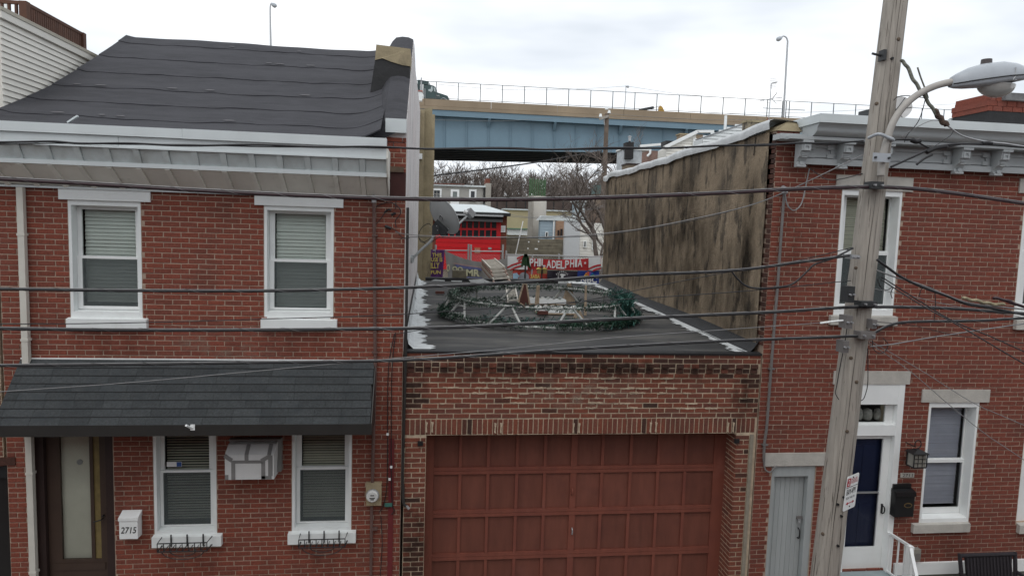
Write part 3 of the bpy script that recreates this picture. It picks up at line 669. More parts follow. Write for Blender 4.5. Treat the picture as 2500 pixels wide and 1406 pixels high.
for py in (575, 680, 800, 860, 1290): 
    p = P(915, py, -.04); B(p.x-.035, p.x+.035, -.066, -.002, p.z-.012, p.z+.012).build('strap', m_conduit, em)
# drain pipe in the corner of the garage
p0, p1, p2 = P(1000-15, 480, -.05), P(979, 1150, -.05), P(984, 1228, -.06)
dpipe = thing('corner_pipe', (p1.x, -.05, p2.z), 'dark corner conduit bent at its lower end beside the garage', 'pipe')
MB().tube(spline([(XA1+.03, -.04, 5.7), (XA1+.035, -.04, 3.8), (p1.x+.02, -.04, p1.z), (p1.x+.03, -.045, p1.z-.2), P(985, 1226, -.07), P(994, 1236, -.08)], 6), .020, 10).build('pipe', m_fascia, dpipe)
MB().tube([P(992, 1234, -.08), P(999, 1242, -.09)], .018, 8).build('connector', m_steel, dpipe)
# wire stubs and clamps beside the upper right window
wk = thing('wire_clamp', P(945, 550, -.06), 'tangle of black wires and clamps on the bricks above the electric meter conduit', 'wiring')
def wpath(pts, Y, r, name='wire', mat=m_rubber): return MB().tube(spline([P(x, y, Y) for x, y in pts], 5), r, 5).build(name, mat, wk)
wpath([(918, 505), (935, 497), (955, 495), (972, 505), (978, 520), (965, 540), (968, 555)], -.03, .006)
wpath([(938, 520), (948, 512), (955, 514)], -.03, .012, 'clamp'); wpath([(955, 525), (966, 520)], -.03, .016, 'clamp'); wpath([(940, 552), (955, 558)], -.03, .02, 'clamp')
wpath([(945, 512), (925, 540), (915, 548)], -.03, .005); wpath([(955, 556), (970, 566), (985, 582), (1000, 580)], -.03, .005); wpath([(967, 490), (966, 510)], -.03, .006)
# thin wires beside the meter
wd = thing('drop_wire', P(950, 1300, -.03), 'thin black wires and red painted pipe running down between meter and garage', 'wiring')
B(P(953, 1300).x-.035, P(953, 1300).x+.035, -.012, .0, .1, 2.6).build('painted_strip', M('red paint strip', (.14,.02,.022), .6, .15, 4), wd)
for pts in ([(963, 815), (948, 905), (946, 1100), (944, 1190), (935, 1235), (925, 1250)], [(966, 812), (957, 905), (955, 1100), (957, 1220), (963, 1245), (955, 1255)], [(930, 1260), (933, 1330), (928, 1406)]):
    MB().tube(spline([P(x, y, -.025) for x, y in pts], 5), .006, 5).build('wire', m_rubber, wd)
for x, y in ((951, 1170), (946, 1060), (955, 1140)): q = P(x, y, -.04); B(q.x-.015, q.x+.015, -.045, -.02, q.z-.014, q.z+.014).build('clip', m_white2, wd)
q = P(948, 1233, -.05); B(q.x-.05, q.x+.05, -.05, -.015, q.z-.02, q.z+.02).build('ground_block', M('green block', (.05,.16,.13), .5, .1), wd)

# the row across the street, behind the camera: it shades the lower walls and shows in the panes
op = thing('opposite_row_house', (2, -14, 0), 'plain brick row across the street facing the garage', 'house')
B(-24, 30, -19, -13.2, -.1, 7.6).build('wall', m_brickB, op)
B(-24, 30, -13.5, -12.9, 7.6, 8.0).build('cornice', m_panel, op)
for k in range(13):
    x_ = -22+4.1*k
    for z_ in (1.1, 4.4): B(x_, x_+1.0, -13.22, -13.15, z_, z_+1.7).build('window', m_room, op)
B(-30, 40, -13.2, -8.4, -.3, 0).build('far_pavement', m_side, kind='structure')

# ------------------------------------------------------------------ neighbour at the left edge
hN = thing('sided_row_house', (-6.4, 4, 0), 'taller beige sided house with brown roof deck rail at the far left', 'house')
nd = (-8, P(32, 1250).x, -.2, P(10, 1135).z)
wallN = backing(hN, -8.0, XA0-.035, -.1, 6.0, [nd], m_mortarG, Y=.0)
brN = courses(-6.2, XA0-.04, 0, 5.9, [nd], lbA, hbA, .0105, off=1, dark=lambda x, z: 1 if random.random() < .12 else 0)
lay(brN, 0, [m_brickG, m_brickD], wallN, 60, lbA, hbA)
B(-8, nd[1], .06, .1, 0, nd[3]).build('door', M('black door', (.014,.012,.012), .4, .1), hN)
B(-8, nd[1]-.06, .03, .058, nd[3]-.18, nd[3]).build('door_head', m_black, hN)
B(-8, nd[1]+.05, -.01, .02, nd[3], nd[3]+.10).build('lintel', m_brickD, hN)
B(-8, -5.6, .02, 13, 6.0, 7.83).build('siding_backing', m_siding, hN)
wS = B(-5.62, -5.19, .12, 13, 6.2, 7.83).build('side_wall', m_siding, hN)
k = 0; z = 6.3
while z < 7.76:
    MB().prism([(-5.175, .08, z), (-5.165, .08, z+.004), (-5.183, .08, z+.078), (-5.19, .08, z+.078)], (0, 12.8, 0)).build('siding_board', m_siding, wS); z += .0745
B(-5.7, -5.14, .05, 13, 7.80, 7.90).build('roof_edge_trim', m_siding, hN)
B(-5.75, -5.13, .04, 13, 7.885, 7.93).build('coping', M('beige coping', (.42,.39,.32), .6, .08), hN)
# deck rail
dk = thing('roof_deck_rail', (-5.9, 2.6, 7.9), 'brown slatted wooden roof deck railing on top of the beige sided house', 'railing')
DX = -5.85; DY0, DY1 = 1.85, 3.47; DZ0, DZ1 = 7.95, 8.50
for k in range(27):
    y = DY0+.09+(DY1-DY0-.12)*k/26; B(DX-.02, DX+.02, y-.022, y+.022, DZ0, DZ1-.045).build('slat', m_deck, dk)
B(DX-.03, DX+.03, DY0-.03, DY1+.03, DZ1-.045, DZ1).build('top_rail', m_deck, dk); B(DX-.018, DX+.018, DY0, DY1, DZ0+.0, DZ0+.05).build('bottom_rail', m_deck, dk)
B(DX-.05, DX+.05, DY0-.05, DY0+.05, DZ0-.05, DZ1-.002).build('post', m_deck, dk); B(DX-.05, DX+.05, DY1-.05, DY1+.05, DZ0-.05, DZ1-.002).build('post', m_deck, dk)
for k in range(14):
    x = DX-.11-.095*k; B(x-.016, x+.016, DY0-.018, DY0+.018, DZ0, DZ1-.045).build('slat', m_deck, dk)
B(DX-1.6, DX-.052, DY0-.028, DY0+.028, DZ1-.045, DZ1).build('top_rail', m_deck, dk)
q = P(8, 4, 3.2); vp = thing('roof_vent_post', (q.x, 3.2, 7.9), 'white post behind the slatted deck rail at the top left corner', 'post')
B(q.x-.07, q.x+.07, 3.15, 3.28, 7.9, q.z+.5).build('post', m_white, vp); B(q.x-.09, q.x+.09, 3.13, 3.30, q.z+.1, q.z+.16).build('collar', m_white, vp)
# dark felt of the valley at the left edge
MB().grid(lambda u, v: (-6.4+1.25*u, -.4+.75*v, 6.47+.22*v+.05*u*math.sin(3*v)+.02*math.sin(9*u)), 10, 4).build('valley_felt', m_felt, hN, recalc=False)

# ------------------------------------------------------------------ garage
XG0, XG1 = XA1+.035, 4.735
ZG = 3.80
hG = thing('garage_building', ((XG0+XG1)/2, 0, 0), 'low brick garage with wide red brown panelled door between the two houses', 'garage')
go = rect(1037, 1060, 1787, 1440); gd0, gd1, gz1 = go[0], go[1], P(1400, 1060).z
holeG = (gd0, gd1, -.2, gz1)
wallG = backing(hG, XG0, XG1, -.1, ZG-.02, [holeG], m_mortarG, depth=.36)
hbG, lbG = .0700, .2200
zs1 = P(1400, 1021).z; zs0 = gz1
ztop = ZG-.005; brG = []
ph = lbG/2
zdent = ztop-2*hbG
brG += courses(XG0, XG1, zdent, ztop, [], lbG, hbG, .012, dark=lambda x, z: 1 if random.random() < (.25 if z > ztop-hbG else .6) else 0)
# dentil course: every second header stands proud
x = XG0+.02; k = 0
while x < XG1-.05:
    for row in (0, 1):
        zc_ = zdent-hbG*(row+.5); proud = (k % 2 == 0)
        brG.append((x+.05, zc_, .098, hbG-.011, 1 if random.random() < .85 else 0, -.036 if (proud and row == 0) else (-.014 if proud else .003)))
    x += .110; k += 1
zb = zdent-2*hbG
dk_ = lambda x_, z_: 1 if (random.random() < .02 or (x_ < XG0+.14 and random.random() < .6) or (x_ > XG1-.2 and random.random() < .5)) else 0
hb2 = (zb-zs1)/round((zb-zs1)/hbG)
brG += courses(XG0, XG1, zs1+.002, zb, [], lbG, hb2, .0135, dark=dk_, jitter=.008)
# soldier course over the door
x = XG0+.035; k = 0
while x < XG1-.02:
    brG.append((x, (zs0+zs1)/2, .058, zs1-zs0-.014, 1 if random.random() < .06 else 0, random.uniform(0, .004))); x += .0702; k += 1
brG += courses(XG0, gd0+.0, 0, zs0-.03, [], lbG, hbG, .0125, dark=lambda x_, z_: 1 if random.random() < (.75 if (z_ < 1.25 and x_ < XG0+.25) else .15) else 0)
brG += courses(gd1-.0, XG1-.10, 0, zs0-.03, [], lbG, hbG, .0125, dark=lambda x_, z_: 1 if random.random() < .1 else 0)
lay(brG, 0, [m_brickG, m_brickD], wallG, 300, lbG, hbG)
# reveal bricks on the right pier
vmesh = [brick_mesh(.20, hbG-.0125, m_brickG, 50+i) for i in range(3)]
n_ = int((zs0-.03)/hbG)
for k in range(n_):
    zc_ = zs0-.03-hbG*(k+.5)
    for y0, y1 in (((.0, .105), (.115, .33)) if k % 2 else ((.0, .215), (.225, .33))):
        o = bpy.data.objects.new('brick', random.choice(vmesh)); link(o, wallG, (gd1-.004, (y0+y1)/2, zc_)); o.rotation_euler = (0, 0, -math.pi/2); o.scale = ((y1-y0)/.2, .6, 1)
# mortar smears, crack filler at the joint with the right house
B(XG1-.098, XG1-.045, -.012, .02, 0, zs0-.02).build('cement_joint', M('cement fillet', (.27,.24,.19), .95, .2, 6, bump=.5, bscale=20), hG)
for px, py in ((1048, 1040), (1216, 1042), (1407, 1042), (1595, 1040), (1784, 1040)):
    q = P(px, py, -.004)
    for s in (-.04, .04): MB().prism([(q.x+s-.012, -.006, q.z-.08), (q.x+s+.014, -.006, q.z-.09), (q.x+s+.008, -.006, q.z-.02), (q.x+s+.02, -.006, q.z+.05), (q.x+s-.014, -.006, q.z+.06), (q.x+s-.006, -.006, q.z)], (0, .01, 0)).build('mortar_smear', m_mortarG, hG)
for px, py in ((1026, 1083), (1800, 1077)):
    q = P(px, py, -.03); B(q.x-.035, q.x+.035, -.03, .0, q.z-.03, q.z+.03).build('iron_pintle', m_black, hG)
# old mortar squeezed out over the bricks of the upper wall
rnd = random.Random(3)
for k in range(70):
    cx_ = rnd.gauss((XG0+XG1)/2+.1, 1.1); row = rnd.randint(1, 7); zc_ = zb-hb2*row+rnd.uniform(-.008, .006); w_ = rnd.uniform(.06, .22)
    if not XG0+.15 < cx_ < XG1-.15: continue
    n1 = 7; yy_ = -.003-.00006*k; top_ = [(cx_-w_/2+w_*i/n1, yy_, zc_+rnd.uniform(.004, .017)) for i in range(n1+1)]; bot_ = [(cx_-w_/2+w_*i/n1, yy_, zc_-rnd.uniform(.004, .014)) for i in range(n1, -1, -1)]
    MB().prism(top_+bot_, (0, .012, 0)).build('mortar_smear', m_mortarG, hG)
# door leaf: two leaves of five panels, rails and stiles proud of the panels
YD = .33
door = B(gd0-.02, gd1+.02, YD+.02, YD+.05, -.05, gz1+.02).build('door', m_gdoor, hG)
fw = gd1-gd0
xsl = [1056, 1058+66, 1057+138-4, 1259, 1327, 1396, 1465, 1533, 1601, 1668, 1740]
stiles = [P(x_, 1200, YD).x for x_ in (1056, 1122, 1190, 1260, 1328, 1398, 1467, 1536, 1603, 1669, 1738)]
rails = [P(1400, y_, YD).z for y_ in (1145, 1247, 1350, 1455)]
dtop = gz1-.01
B(gd0-.015, stiles[0]+.01, YD-.012, YD+.019, 0, dtop).build('jamb', m_gdoor, door); B(stiles[-1]-.005, P(1765, 1200, YD).x+.06, YD-.012, YD+.019, 0, dtop).build('jamb', m_gdoor, door)
zz = [dtop]+rails+[0]
for i, zr in enumerate(rails):
    B(stiles[0]+.012, stiles[-1]-.007, YD-.016, YD+.018, zr-.048, zr+.0).build('rail', m_gdoor, door)
    B(stiles[0]+.012, stiles[-1]-.007, YD-.013, YD+.018, zr+.004, zr+.052).build('rail', m_gdoor, door)
for r in range(len(zz)-1):
    za, zb_ = zz[r+1]+(.054 if r < len(rails) else 0), zz[r]-(.05 if r else 0)
    if r == 0: B(stiles[0]+.012, stiles[-1]-.007, YD-.008, YD+.018, zb_-.05, zb_).build('rail', m_gdoor, door); zb_ -= .052
    for c in range(10):
        wl = .045 if c == 5 else .022
        if c: B(stiles[c]-wl, stiles[c]+wl, YD-.012, YD+.018, za, zb_).build('stile', m_gdoor, door)
        a = stiles[c]+(.012 if c == 0 else wl)+.001; b = stiles[c+1]-(.007 if c == 9 else (.045 if c == 4 else .022))-.001
        B(a, b, YD+.014, YD+.0195, za, zb_).build('panel', m_gdoorp, door)
for py in (1198, 1295):
    q = P(1396, py, YD-.01); MB().tube(spline([q+Vector((0, 0, .045)), q+Vector((0, -.035, .03)), q+Vector((0, -.035, -.03)), q+Vector((0, 0, -.045))], 4), .010, 8).build('handle', m_gdoor if py < 1200 else m_steel, door)
# flat roof
def zroof(y): return 3.79+.022*y
rfG = MB().grid(lambda u, v: (XG0+(XG1-XG0)*u, .0+9.0*v, zroof(9*v)+.012*math.sin(u*7+v*5)*math.sin(v*11)), 16, 20).build('roof', m_groof, hG, smooth=True, recalc=False)
MB().prism([(XG0, -.012, ZG+.004), (XG0, .10, ZG+.016), (XG0, .10, ZG-.03), (XG0, -.012, ZG-.022)], (XG1-XG0, 0, 0)).build('roof_edge', m_tar, hG)
# ragged white coating along the left and the right wall
def ragged(name, xbase, sgn, wfn, y0, y1, n, upz, mat=m_wpatch):
    g = MB(); rnd = random.Random(5)
    for i in range(n+1):
        y = y0+(y1-y0)*i/n; w_ = wfn(y)*(1+.22*math.sin(y*3.1+1)+.18*math.sin(y*7.7)+.13*math.sin(y*17+2)+.12*math.sin(y*41))+.02*math.sin(y*67)+.015*math.sin(y*113+2)+rnd.uniform(-.01, .01)
        for p in ((xbase, zroof(y)+upz), (xbase+sgn*.03, zroof(y)+upz*.35), (xbase+sgn*.10, zroof(y)+.018), (xbase+sgn*max(.12, w_), zroof(y)+.016)): g.v.append((p[0], y, p[1]))
    for i in range(n):
        for j in range(3): g.f.append((i*4+j, i*4+j+1, i*4+5+j, i*4+4+j))
    return g.build(name, mat, hG, recalc=False)
ragged('roof_coating', XG0+.0, 1, lambda y: .27-.012*y, .12, 8.9, 260, .24)
ragged('roof_coating', XG1-.13, -1, lambda y: .17, .12, 8.9, 260, .02)
def ragf(u, v):
    y = .1+8.9*v; return (XG1-.005-.14*u, y, zroof(y)+.16*(1-u)**1.5+.017)
MB().grid(ragf, 4, 30).build('tar_cant', m_tar, hG, smooth=True, recalc=False)
# rear parapet: tarred, with white patches, a dark rolled cover and a rubble end
YP = 9.0; zp0 = zroof(YP)
MB().box(XG0+.2, P(1408, 690, 9).x, YP, YP+.28, zp0-.3, zp0+.085).build('rear_parapet', m_tar, hG)
def patch(pxs, Y, name='coating_patch', mat=m_wpatch):
    MB().prism([P(x_, y_, Y) for x_, y_ in pxs], (0, .01, 0)).build(name, mat, hG)
patch([(1053,685),(1062,682),(1086,684),(1085,692),(1080,690),(1078,695),(1066,692),(1058,696),(1053,697)], YP-.012)
patch([(1101,685),(1128,685),(1127,695),(1118,691),(1110,690),(1103,688)], YP-.012)
patch([(1144,683),(1180,681),(1200,690),(1202,697),(1152,696),(1150,690)], YP-.02)
patch([(1363,687),(1405,686),(1410,690),(1408,697),(1376,699),(1362,697)], YP-.02)
patch([(1418,696),(1430,692),(1450,696),(1449,706),(1420,706)], YP-.3)
q0, q1 = P(1243, 688, YP+.1), P(1415, 688, YP+.1)
MB().tube([q0, q1], .085, 12).build('rolled_cover', M('dark blue grey roll', (.03,.038,.043), .6, .1), hG)

for i_, (px, py, w_, h_, m_) in enumerate(((1200, 905, 2.0, .35, m_soot), (1620, 905, 2.2, .38, m_soot), (1420, 890, 2.2, .3, m_soot), (1010, 1310, .5, 1.1, m_soot), (1820, 960, .5, .9, m_soot), (1015, 940, .4, .7, m_soot), (1430, 955, 1.9, .55, m_stainw))):
    q = P(px, py, 0); stain(hG, (q.x-w_/2, -.0405-.0009*i_ if py < 920 else -.0085-.0009*i_, q.z-h_/2), (w_, 0, 0), (0, 0, h_), m_)

# ------------------------------------------------------------------ right house 2711
XB0, XB1 = 4.75, 11.5
hB = thing('corniced_row_house', (7.5, 0, 0), 'red brick row house numbered 2711 with grey bracketed cornice and stucco side wall', 'house')
wB1 = rect(2046, 465, 2192, 770); wB2 = rect(2257, 982, 2378, 1277); wB3 = rect(2490, 470, 2660, 778); wB4 = rect(2496, 985, 2660, 1275)
dB1 = rect(1885, 1137, 1990, 1440); dB2 = rect(2062, 937, 2180, 1392)
dB2 = (P(2062, 1200).x, P(2178, 1200).x, .52, P(2120, 938).z); dB1 = (P(1882, 1200).x, P(1988, 1200).x, 0, P(1930, 1136).z)
holesB = [wB1, wB2, wB3, wB4, dB1, dB2]
ZBT = P(2200, 412).z+.02
wallB = backing(hB, XB0, XB1, -.1, 6.9, holesB, m_mortar)
hbB, lbB = .0693, .2340
brB = courses(XB0, 10.6, .42, ZBT, [(h[0]-.004, h[1]+.004, h[2], h[3]) for h in holesB], lbB, hbB, .0105)
brB += courses(XB0, XB0+.34, ZBT+.02, 6.93, [], lbB, hbB, .0105, dark=lambda x, z: 0)
def hidB(x, z, px, py):
    pole = 2190-.124*py; return abs(px-pole+20) < 55 or (2040 < px < 2230 and 428 < py < 466) or py > 1365
lay(brB, 0, [m_brickB], wallB, 300, lbB, hbB, hidB)
# side bricks of the corner, dark, toothing into the stucco
sv = [brick_mesh(.20, hbB-.01, m_brickD, 80+i) for i in range(3)]
k = 0; z = 3.95
while z < 6.85:
    l = .11 if k % 2 else .18
    o = bpy.data.objects.new('brick', random.choice(sv)); link(o, wallB, (XB0-.008, l/2+.004, z)); o.rotation_euler = (0, 0, -math.pi/2); o.scale = (l/.2, .3, 1); z += hbB; k += 1
window(hB, wB1, (2062, 480, 2172, 612), (2052, 622, 2162, 742), slat=.030, slat_mat=m_blindD, slat_bot=P(2120, 615, .2).z, tilt=.6, sh=.45, curtain=None, casing=m_white2, yb=.16)
window(hB, wB2, (2267, 995, 2363, 1117), (2251, 1128, 2347, 1237), slat=.030, slat_mat=m_blindW, tilt=.9, sh=.40, screen=False, casing=m_white2, yb=.16)
window(hB, wB3, (2505, 480, 2620, 612), (2500, 622, 2610, 742), casing=m_white2, curtain=m_curtain, yb=.16)
for r_ in ((2043, 431, 2230, 465), (2490, 440, 2680, 475), (2036, 906, 2223, 938), (2252, 951, 2417, 982), (1868, 1106, 2020, 1137)): lintel(hB, r_, -.02, m_stone)
for r_ in ((2029, 771, 2192, 794), (2482, 782, 2680, 806), (2231, 1278, 2369, 1300), (2490, 1278, 2680, 1300)): sillbox(hB, r_, -.06, m_stone)
B(wB4[0], wB4[1], .1, .14, wB4[2], wB4[3]).build('window', m_white2, hB)
# water table band and rough base
bz1 = P(2400, 1366).z; bz0 = P(2400, 1394).z
B(dB2[1]+.12, XB1, -.035, .006, bz0, bz1).build('base_band', m_white2, hB)
B(dB2[1]+.12, XB1, -.02, .006, 0, bz0-.002).build('base_wall', M('grey rough base', (.13,.13,.11), .95, .3, 8, bump=.6, bscale=12), hB)
# grey plank side door
fr = frame_boards(MB(), dB1[0], dB1[1], 0, dB1[3], dB1[0]+.05, dB1[1]-.10, 0.01, dB1[3]-.17, .02, .16)
sdoor = fr.build('side_door', m_doorgb, hB)
B(dB1[0]+.052, dB1[1]-.102, .05, .09, dB1[3]-.15, dB1[3]-.03).build('head_panel', m_doorgb, sdoor)
px0, px1 = dB1[0]+.055, dB1[1]-.105; n = 7
for k in range(n):
    a = px0+(px1-px0)*k/n; b = px0+(px1-px0)*(k+1)/n
    MB().prism([(a+.001, .1135, .02), (a+.004, .11, .02), (b-.004, .11, .02), (b-.001, .1135, .02), (b-.001, .14, .02), (a+.001, .14, .02)], (0, 0, dB1[3]-.2)).build('plank', m_doorgb, sdoor)
B(px0, px1, .137, .15, .02, dB1[3]-.18).build('door_back', m_fascia, sdoor)
q = P(1950, 1262, .1); B(q.x-.035, q.x+.10, .085, .108, q.z-.025, q.z+.02).build('hasp', m_conduitg, sdoor); MB().tube([q+Vector((0,-.03,-.02)), q+Vector((0,-.03,-.07))], .022, 8).build('padlock', m_steel, sdoor)
q = P(1948, 1300, .1); MB().tube(spline([q+Vector((0, .01, .075)), q+Vector((0, -.04, .055)), q+Vector((0, -.04, -.055)), q+Vector((0, .01, -.075))], 4), .010, 8).build('handle', m_black, sdoor)
# white storm door with transom
X0, X1, Z1 = dB2[0], dB2[1], dB2[3]
tz0, tz1 = P(2130, 1031, .1).z, P(2130, 984, .1).z; tx1 = P(2158, 1005, .1).x
fr = MB().box(X0-.02, X0+.05, -.012, .20, .5, Z1).box(X1-.035, X1+.06, -.012, .20, .5, Z1)
fr.box(X0+.05, X1-.035, -.008, .15, tz1+.01, Z1); fr.box(X0+.05, X1-.035, .0, .18, P(2130, 1058, .1).z, tz0-.01)
fdoor = fr.build('front_door', m_white2, hB)
frame_boards(MB(), X0+.052, X1-.037, tz0-.008, tz1+.008, X0+.10, tx1, tz0+.01, tz1-.01, .07, .11).build('transom_frame', m_white2, fdoor)
MB().poly([(X0+.09, .09, tz0), (tx1+.01, .09, tz0), (tx1+.01, .09, tz1), (X0+.09, .09, tz1)]).build('transom_pane', m_glass, fdoor, recalc=False)
B(X0+.06, X1-.04, .35, .36, tz0-.1, tz1+.1).build('hall_lining', m_room, fdoor)
for px, w_ in ((2117, .075), (2141, .055), (2098, .05)):
    q = P(px, 1017, .2); q.z = tz0+.02
    MB().tube([q, q+Vector((0, 0, .03)), q+Vector((0, 0, .09)), q+Vector((0, 0, .15)), q+Vector((0, 0, .17))], [w_*.7, w_*.9, w_, w_*.75, .01], 12).build('glass_globe', M('pale glass jar', (.4,.4,.38), .15, .3, 14) if px == 2117 else bpy.data.materials['pale glass jar'], fdoor, smooth=True)
sz1 = P(2120, 1058, .1).z; szm = P(2110, 1201, .1).z; szb = P(2100, 1333, .1).z; szf = P(2100, 1388, .1).z
sx1 = X1-.037; gx1_ = P(2148, 1150, .1).x
frame_boards(MB(), X0+.052, sx1, szf, sz1-.005, X0+.12, gx1_, szb, sz1-.07, .075, .115).build('storm_door_frame', m_white2, fdoor)
MB().poly([(X0+.115, .095, szb), (gx1_+.005, .095, szb), (gx1_+.005, .095, sz1-.07), (X0+.115, .095, sz1-.07)]).build('pane', glass_mat('clear storm glass', (.88,.9,.92), .8), fdoor, recalc=False)
B(X0+.12, gx1_, .08, .108, szm-.012, szm+.012).build('cross_bar', m_steel, fdoor)
nv = B(X0+.06, sx1, .17, .20, szf, sz1).build('inner_door', m_navy, fdoor)
for za, zb_ in ((szm+.12, sz1-.2), (szf+.2, szm-.2)):
    for a, b in ((X0+.14, X0+.32), (X0+.36, X0+.54)): B(a, b, .164, .171, za, zb_).build('door_panel', m_navy, nv)
q = P(2152, 1240, .07); MB().box(q.x-.012, q.x+.012, .055, .074, q.z-.075, q.z+.07).tube(spline([q+Vector((0, -.0, .05)), q+Vector((.01, -.05, .03)), q+Vector((.01, -.05, -.04)), q+Vector((-.01, -.03, -.07))], 4), .009, 8).build('handle', m_black, fdoor)
B(X0-.04, X1+.02, -.22, .2, .40, .515).build('door_step', M('blue grey step', (.26,.31,.32), .8, .12, 5), hB)
B(X0-.25, X1+.1, -.62, -.22, .2, .40).build('door_step', m_side, hB); B(X0-.25, X1+.1, -.95, -.62, 0, .2).build('door_step', m_side, hB)

# bracketed cornice
CZ1, CZ0 = P(2250, 296, -.45).z, P(2250, 312, -.45).z
cx0_, cx1_ = XB0+.34, XB1
corB = B(cx0_, cx1_, -.10, .004, ZBT-.02, 6.80).build('cornice', m_corn, hB)
capz0 = P(2250, 312, -.48).z; capz1 = P(2250, 291, -.48).z
B(cx0_-.02, cx1_, -.50, .5, capz0, capz1).build('coping', m_metalw, corB)
gz_b = P(2250, 345, -.36).z; gzt = capz0-.002
prof = []
for i in range(13):
    t = i/12; prof.append((-.47+.17*(t**1.5)+.025*math.sin(t*math.pi*2), gzt+(gz_b-gzt)*t))
MB().prism([(cx0_, y, z) for y, z in prof]+[(cx0_, -.05, gz_b), (cx0_, -.05, gzt)], (cx1_-cx0_, 0, 0)).build('crown_moulding', m_corn, corB)
B(cx0_-.32, cx1_, -.33, -.02, gz_b-.045, gz_b-.003).build('soffit_board', m_corn, corB)
B(cx0_, cx1_, -.14, -.102, ZBT-.03, ZBT+.05).build('architrave', m_corn, corB)
B(XB0-.05, XB0+.36, -.20, .02, gz_b-.035, gz_b+.04).build('pier_cap', m_corn, corB)
def bracket(px):
    c = P(px, 380, -.22); x0, x1 = c.x-.065, c.x+.065; zt, zb_ = gz_b-.047, ZBT-.075
    h = zt-zb_
    k_ = h/.50; pr = [(-.105, zt), (-.315, zt), (-.315, zt-.05*k_), (-.29, zt-.06*k_), (-.285, zt-.20*k_), (-.25, zt-.215*k_), (-.235, zt-.30*k_), (-.19, zt-.34*k_), (-.16, zt-.40*k_), (-.165, zb_+.05*k_), (-.19, zb_+.04*k_), (-.19, zb_), (-.105, zb_)]
    b = MB().prism([(x0, y, z) for y, z in pr], (x1-x0, 0, 0)).build('bracket', m_corn, corB)
    return b, x0, x1, zt
brs = [bracket(x_) for x_ in (1962, 2064, 2160, 2350, 2446, 2610)]
for b, x0, x1, zt in brs:
    B(x0-.012, x1+.012, -.328, -.29, zt-.035, zt-.003).build('bracket_cap', m_corn, corB)
    frame_boards(MB(), x0+.02, x1-.02, zt-.14, zt-.06, x0+.04, x1-.04, zt-.118, zt-.082, -.302, -.284).build('bracket_square', m_corn, corB)
    for i in range(3): B(x0+.025, x1-.025, -.262+.007*i, -.24, zt-.185-.02*i, zt-.174-.02*i).build('bracket_flute', m_corn, corB)
    q = Vector(((x0+x1)/2, -.165, zt-.30)); MB().tube([q+Vector((0, .0, 0)), q+Vector((0, -.03, 0))], .028, 12).build('bracket_rosette', m_corn, corB)
for (b, x0, x1, zt), (b2, y0, y1, _) in zip(brs, brs[1:]):
    a, c = x1+.05, y0-.05
    frame_boards(MB(), a, c, ZBT+.07, zt-.04, a+.04, c-.04, ZBT+.105, zt-.075, -.122, -.101).build('frieze_panel', m_corn, corB)
    for s in (a, c-.1): B(s, s+.1, -.135, -.123, zt-.10, zt-.035).build('frieze_corner', m_corn, corB); B(s, s+.1, -.135, -.123, ZBT+.062, ZBT+.12).build('frieze_corner', m_corn, corB)
# corner pier top
MB().prism([(XB0-.02, -.02, 6.93), (XB0+.36, -.02, 6.93), (XB0+.31, .05, 7.05), (XB0+.2, .08, 7.08), (XB0+.02, .0, 6.99)], (0, .35, 0)).build('pier_cement_cap', m_stucco2, hB)
B(XB0, XB0+.34, .03, .4, 6.0, 6.93).build('pier_core', m_mortar, hB)
# stucco side wall
XS = 4.715
sw = MB().grid(lambda u, v: (XS+.012*math.sin(u*9+v*4)*math.sin(v*7), .14+8.86*u, 0+6.93*v), 40, 20)
sw.v += [(XS+.3, 9.0, 0), (XS+.3, 9.0, 6.93), (XS, 9.0, 0), (XS, 9.0, 6.93)]; b0 = len(sw.v); sw.f.append((b0-4, b0-3, b0-1, b0-2))
side = sw.build('side_wall', m_stucco, hB, recalc=False)
B(XS+.01, XS+.3, .28, 8.99, 0, 6.92).build('side_wall_core', m_stucco, hB)
def crack(pts, w_=.012):
    ps = [PXX(x_, y_, XS-.014) for x_, y_ in pts]
    MB().prism([p+Vector((0, -w_, 0)) for p in ps]+[p+Vector((0, w_*random.uniform(.3, 1), 0)) for p in reversed(ps)], (-.003, 0, 0)).build('crack', m_poledk, side)
crack([(1586, 412), (1583, 440), (1580, 468), (1576, 503)], .014); crack([(1845, 335), (1842, 362), (1840, 380)], .012); crack([(1502, 440), (1500, 470)], .008); crack([(1512, 445), (1511, 497)], .006)
for i_, (y0, y1, z0, z1) in enumerate(((.15, 1.9, 3.85, 5.5), (.15, 1.0, 3.9, 6.5), (1.6, 3.6, 3.9, 5.9), (3.2, 5.6, 4.2, 6.2), (5.2, 7.8, 4.1, 6.7), (7.2, 9.0, 4.2, 6.8), (2.4, 4.2, 5.2, 6.8))):
    stain(side, (XS-.0165-.0015*i_, y0, z0), (0, y1-y0, 0), (0, 0, z1-z0), m_stain)
# wavy metal coping on the stucco wall
cpn = MB(); n = 46; ring = 7
for i in range(n+1):
    t = i/n; y = .04+9.06*t; zc_ = 6.96+(.05*(1-t/.12) if t < .12 else 0)+.035*math.sin(t*5+1)+.012*math.sin(t*23)+.008*math.sin(t*51)-(.06 if t > .95 else 0)
    w_ = .20+.02*math.sin(t*37); r1 = random.uniform(-.012, .012)
    for a, b in ((-w_*.30, -.10+r1), (-w_*.36, -.02+r1), (-w_*.32, .03), (0, .055), (w_*.8, .05), (w_*1.7, .03), (w_*1.75, -.06)): cpn.v.append((XS+a, y, zc_+b))
for i in range(n):
    for j in range(ring-1): a = i*ring+j; cpn.f.append((a, a+1, a+ring+1, a+ring))
cpn.f.append(tuple(range(n*ring, n*ring+ring)))
cpn.build('coping', M('dull silver coping', (.60,.62,.62), .55, .14, 5, bump=.5, bscale=9), side, smooth=True, recalc=False)
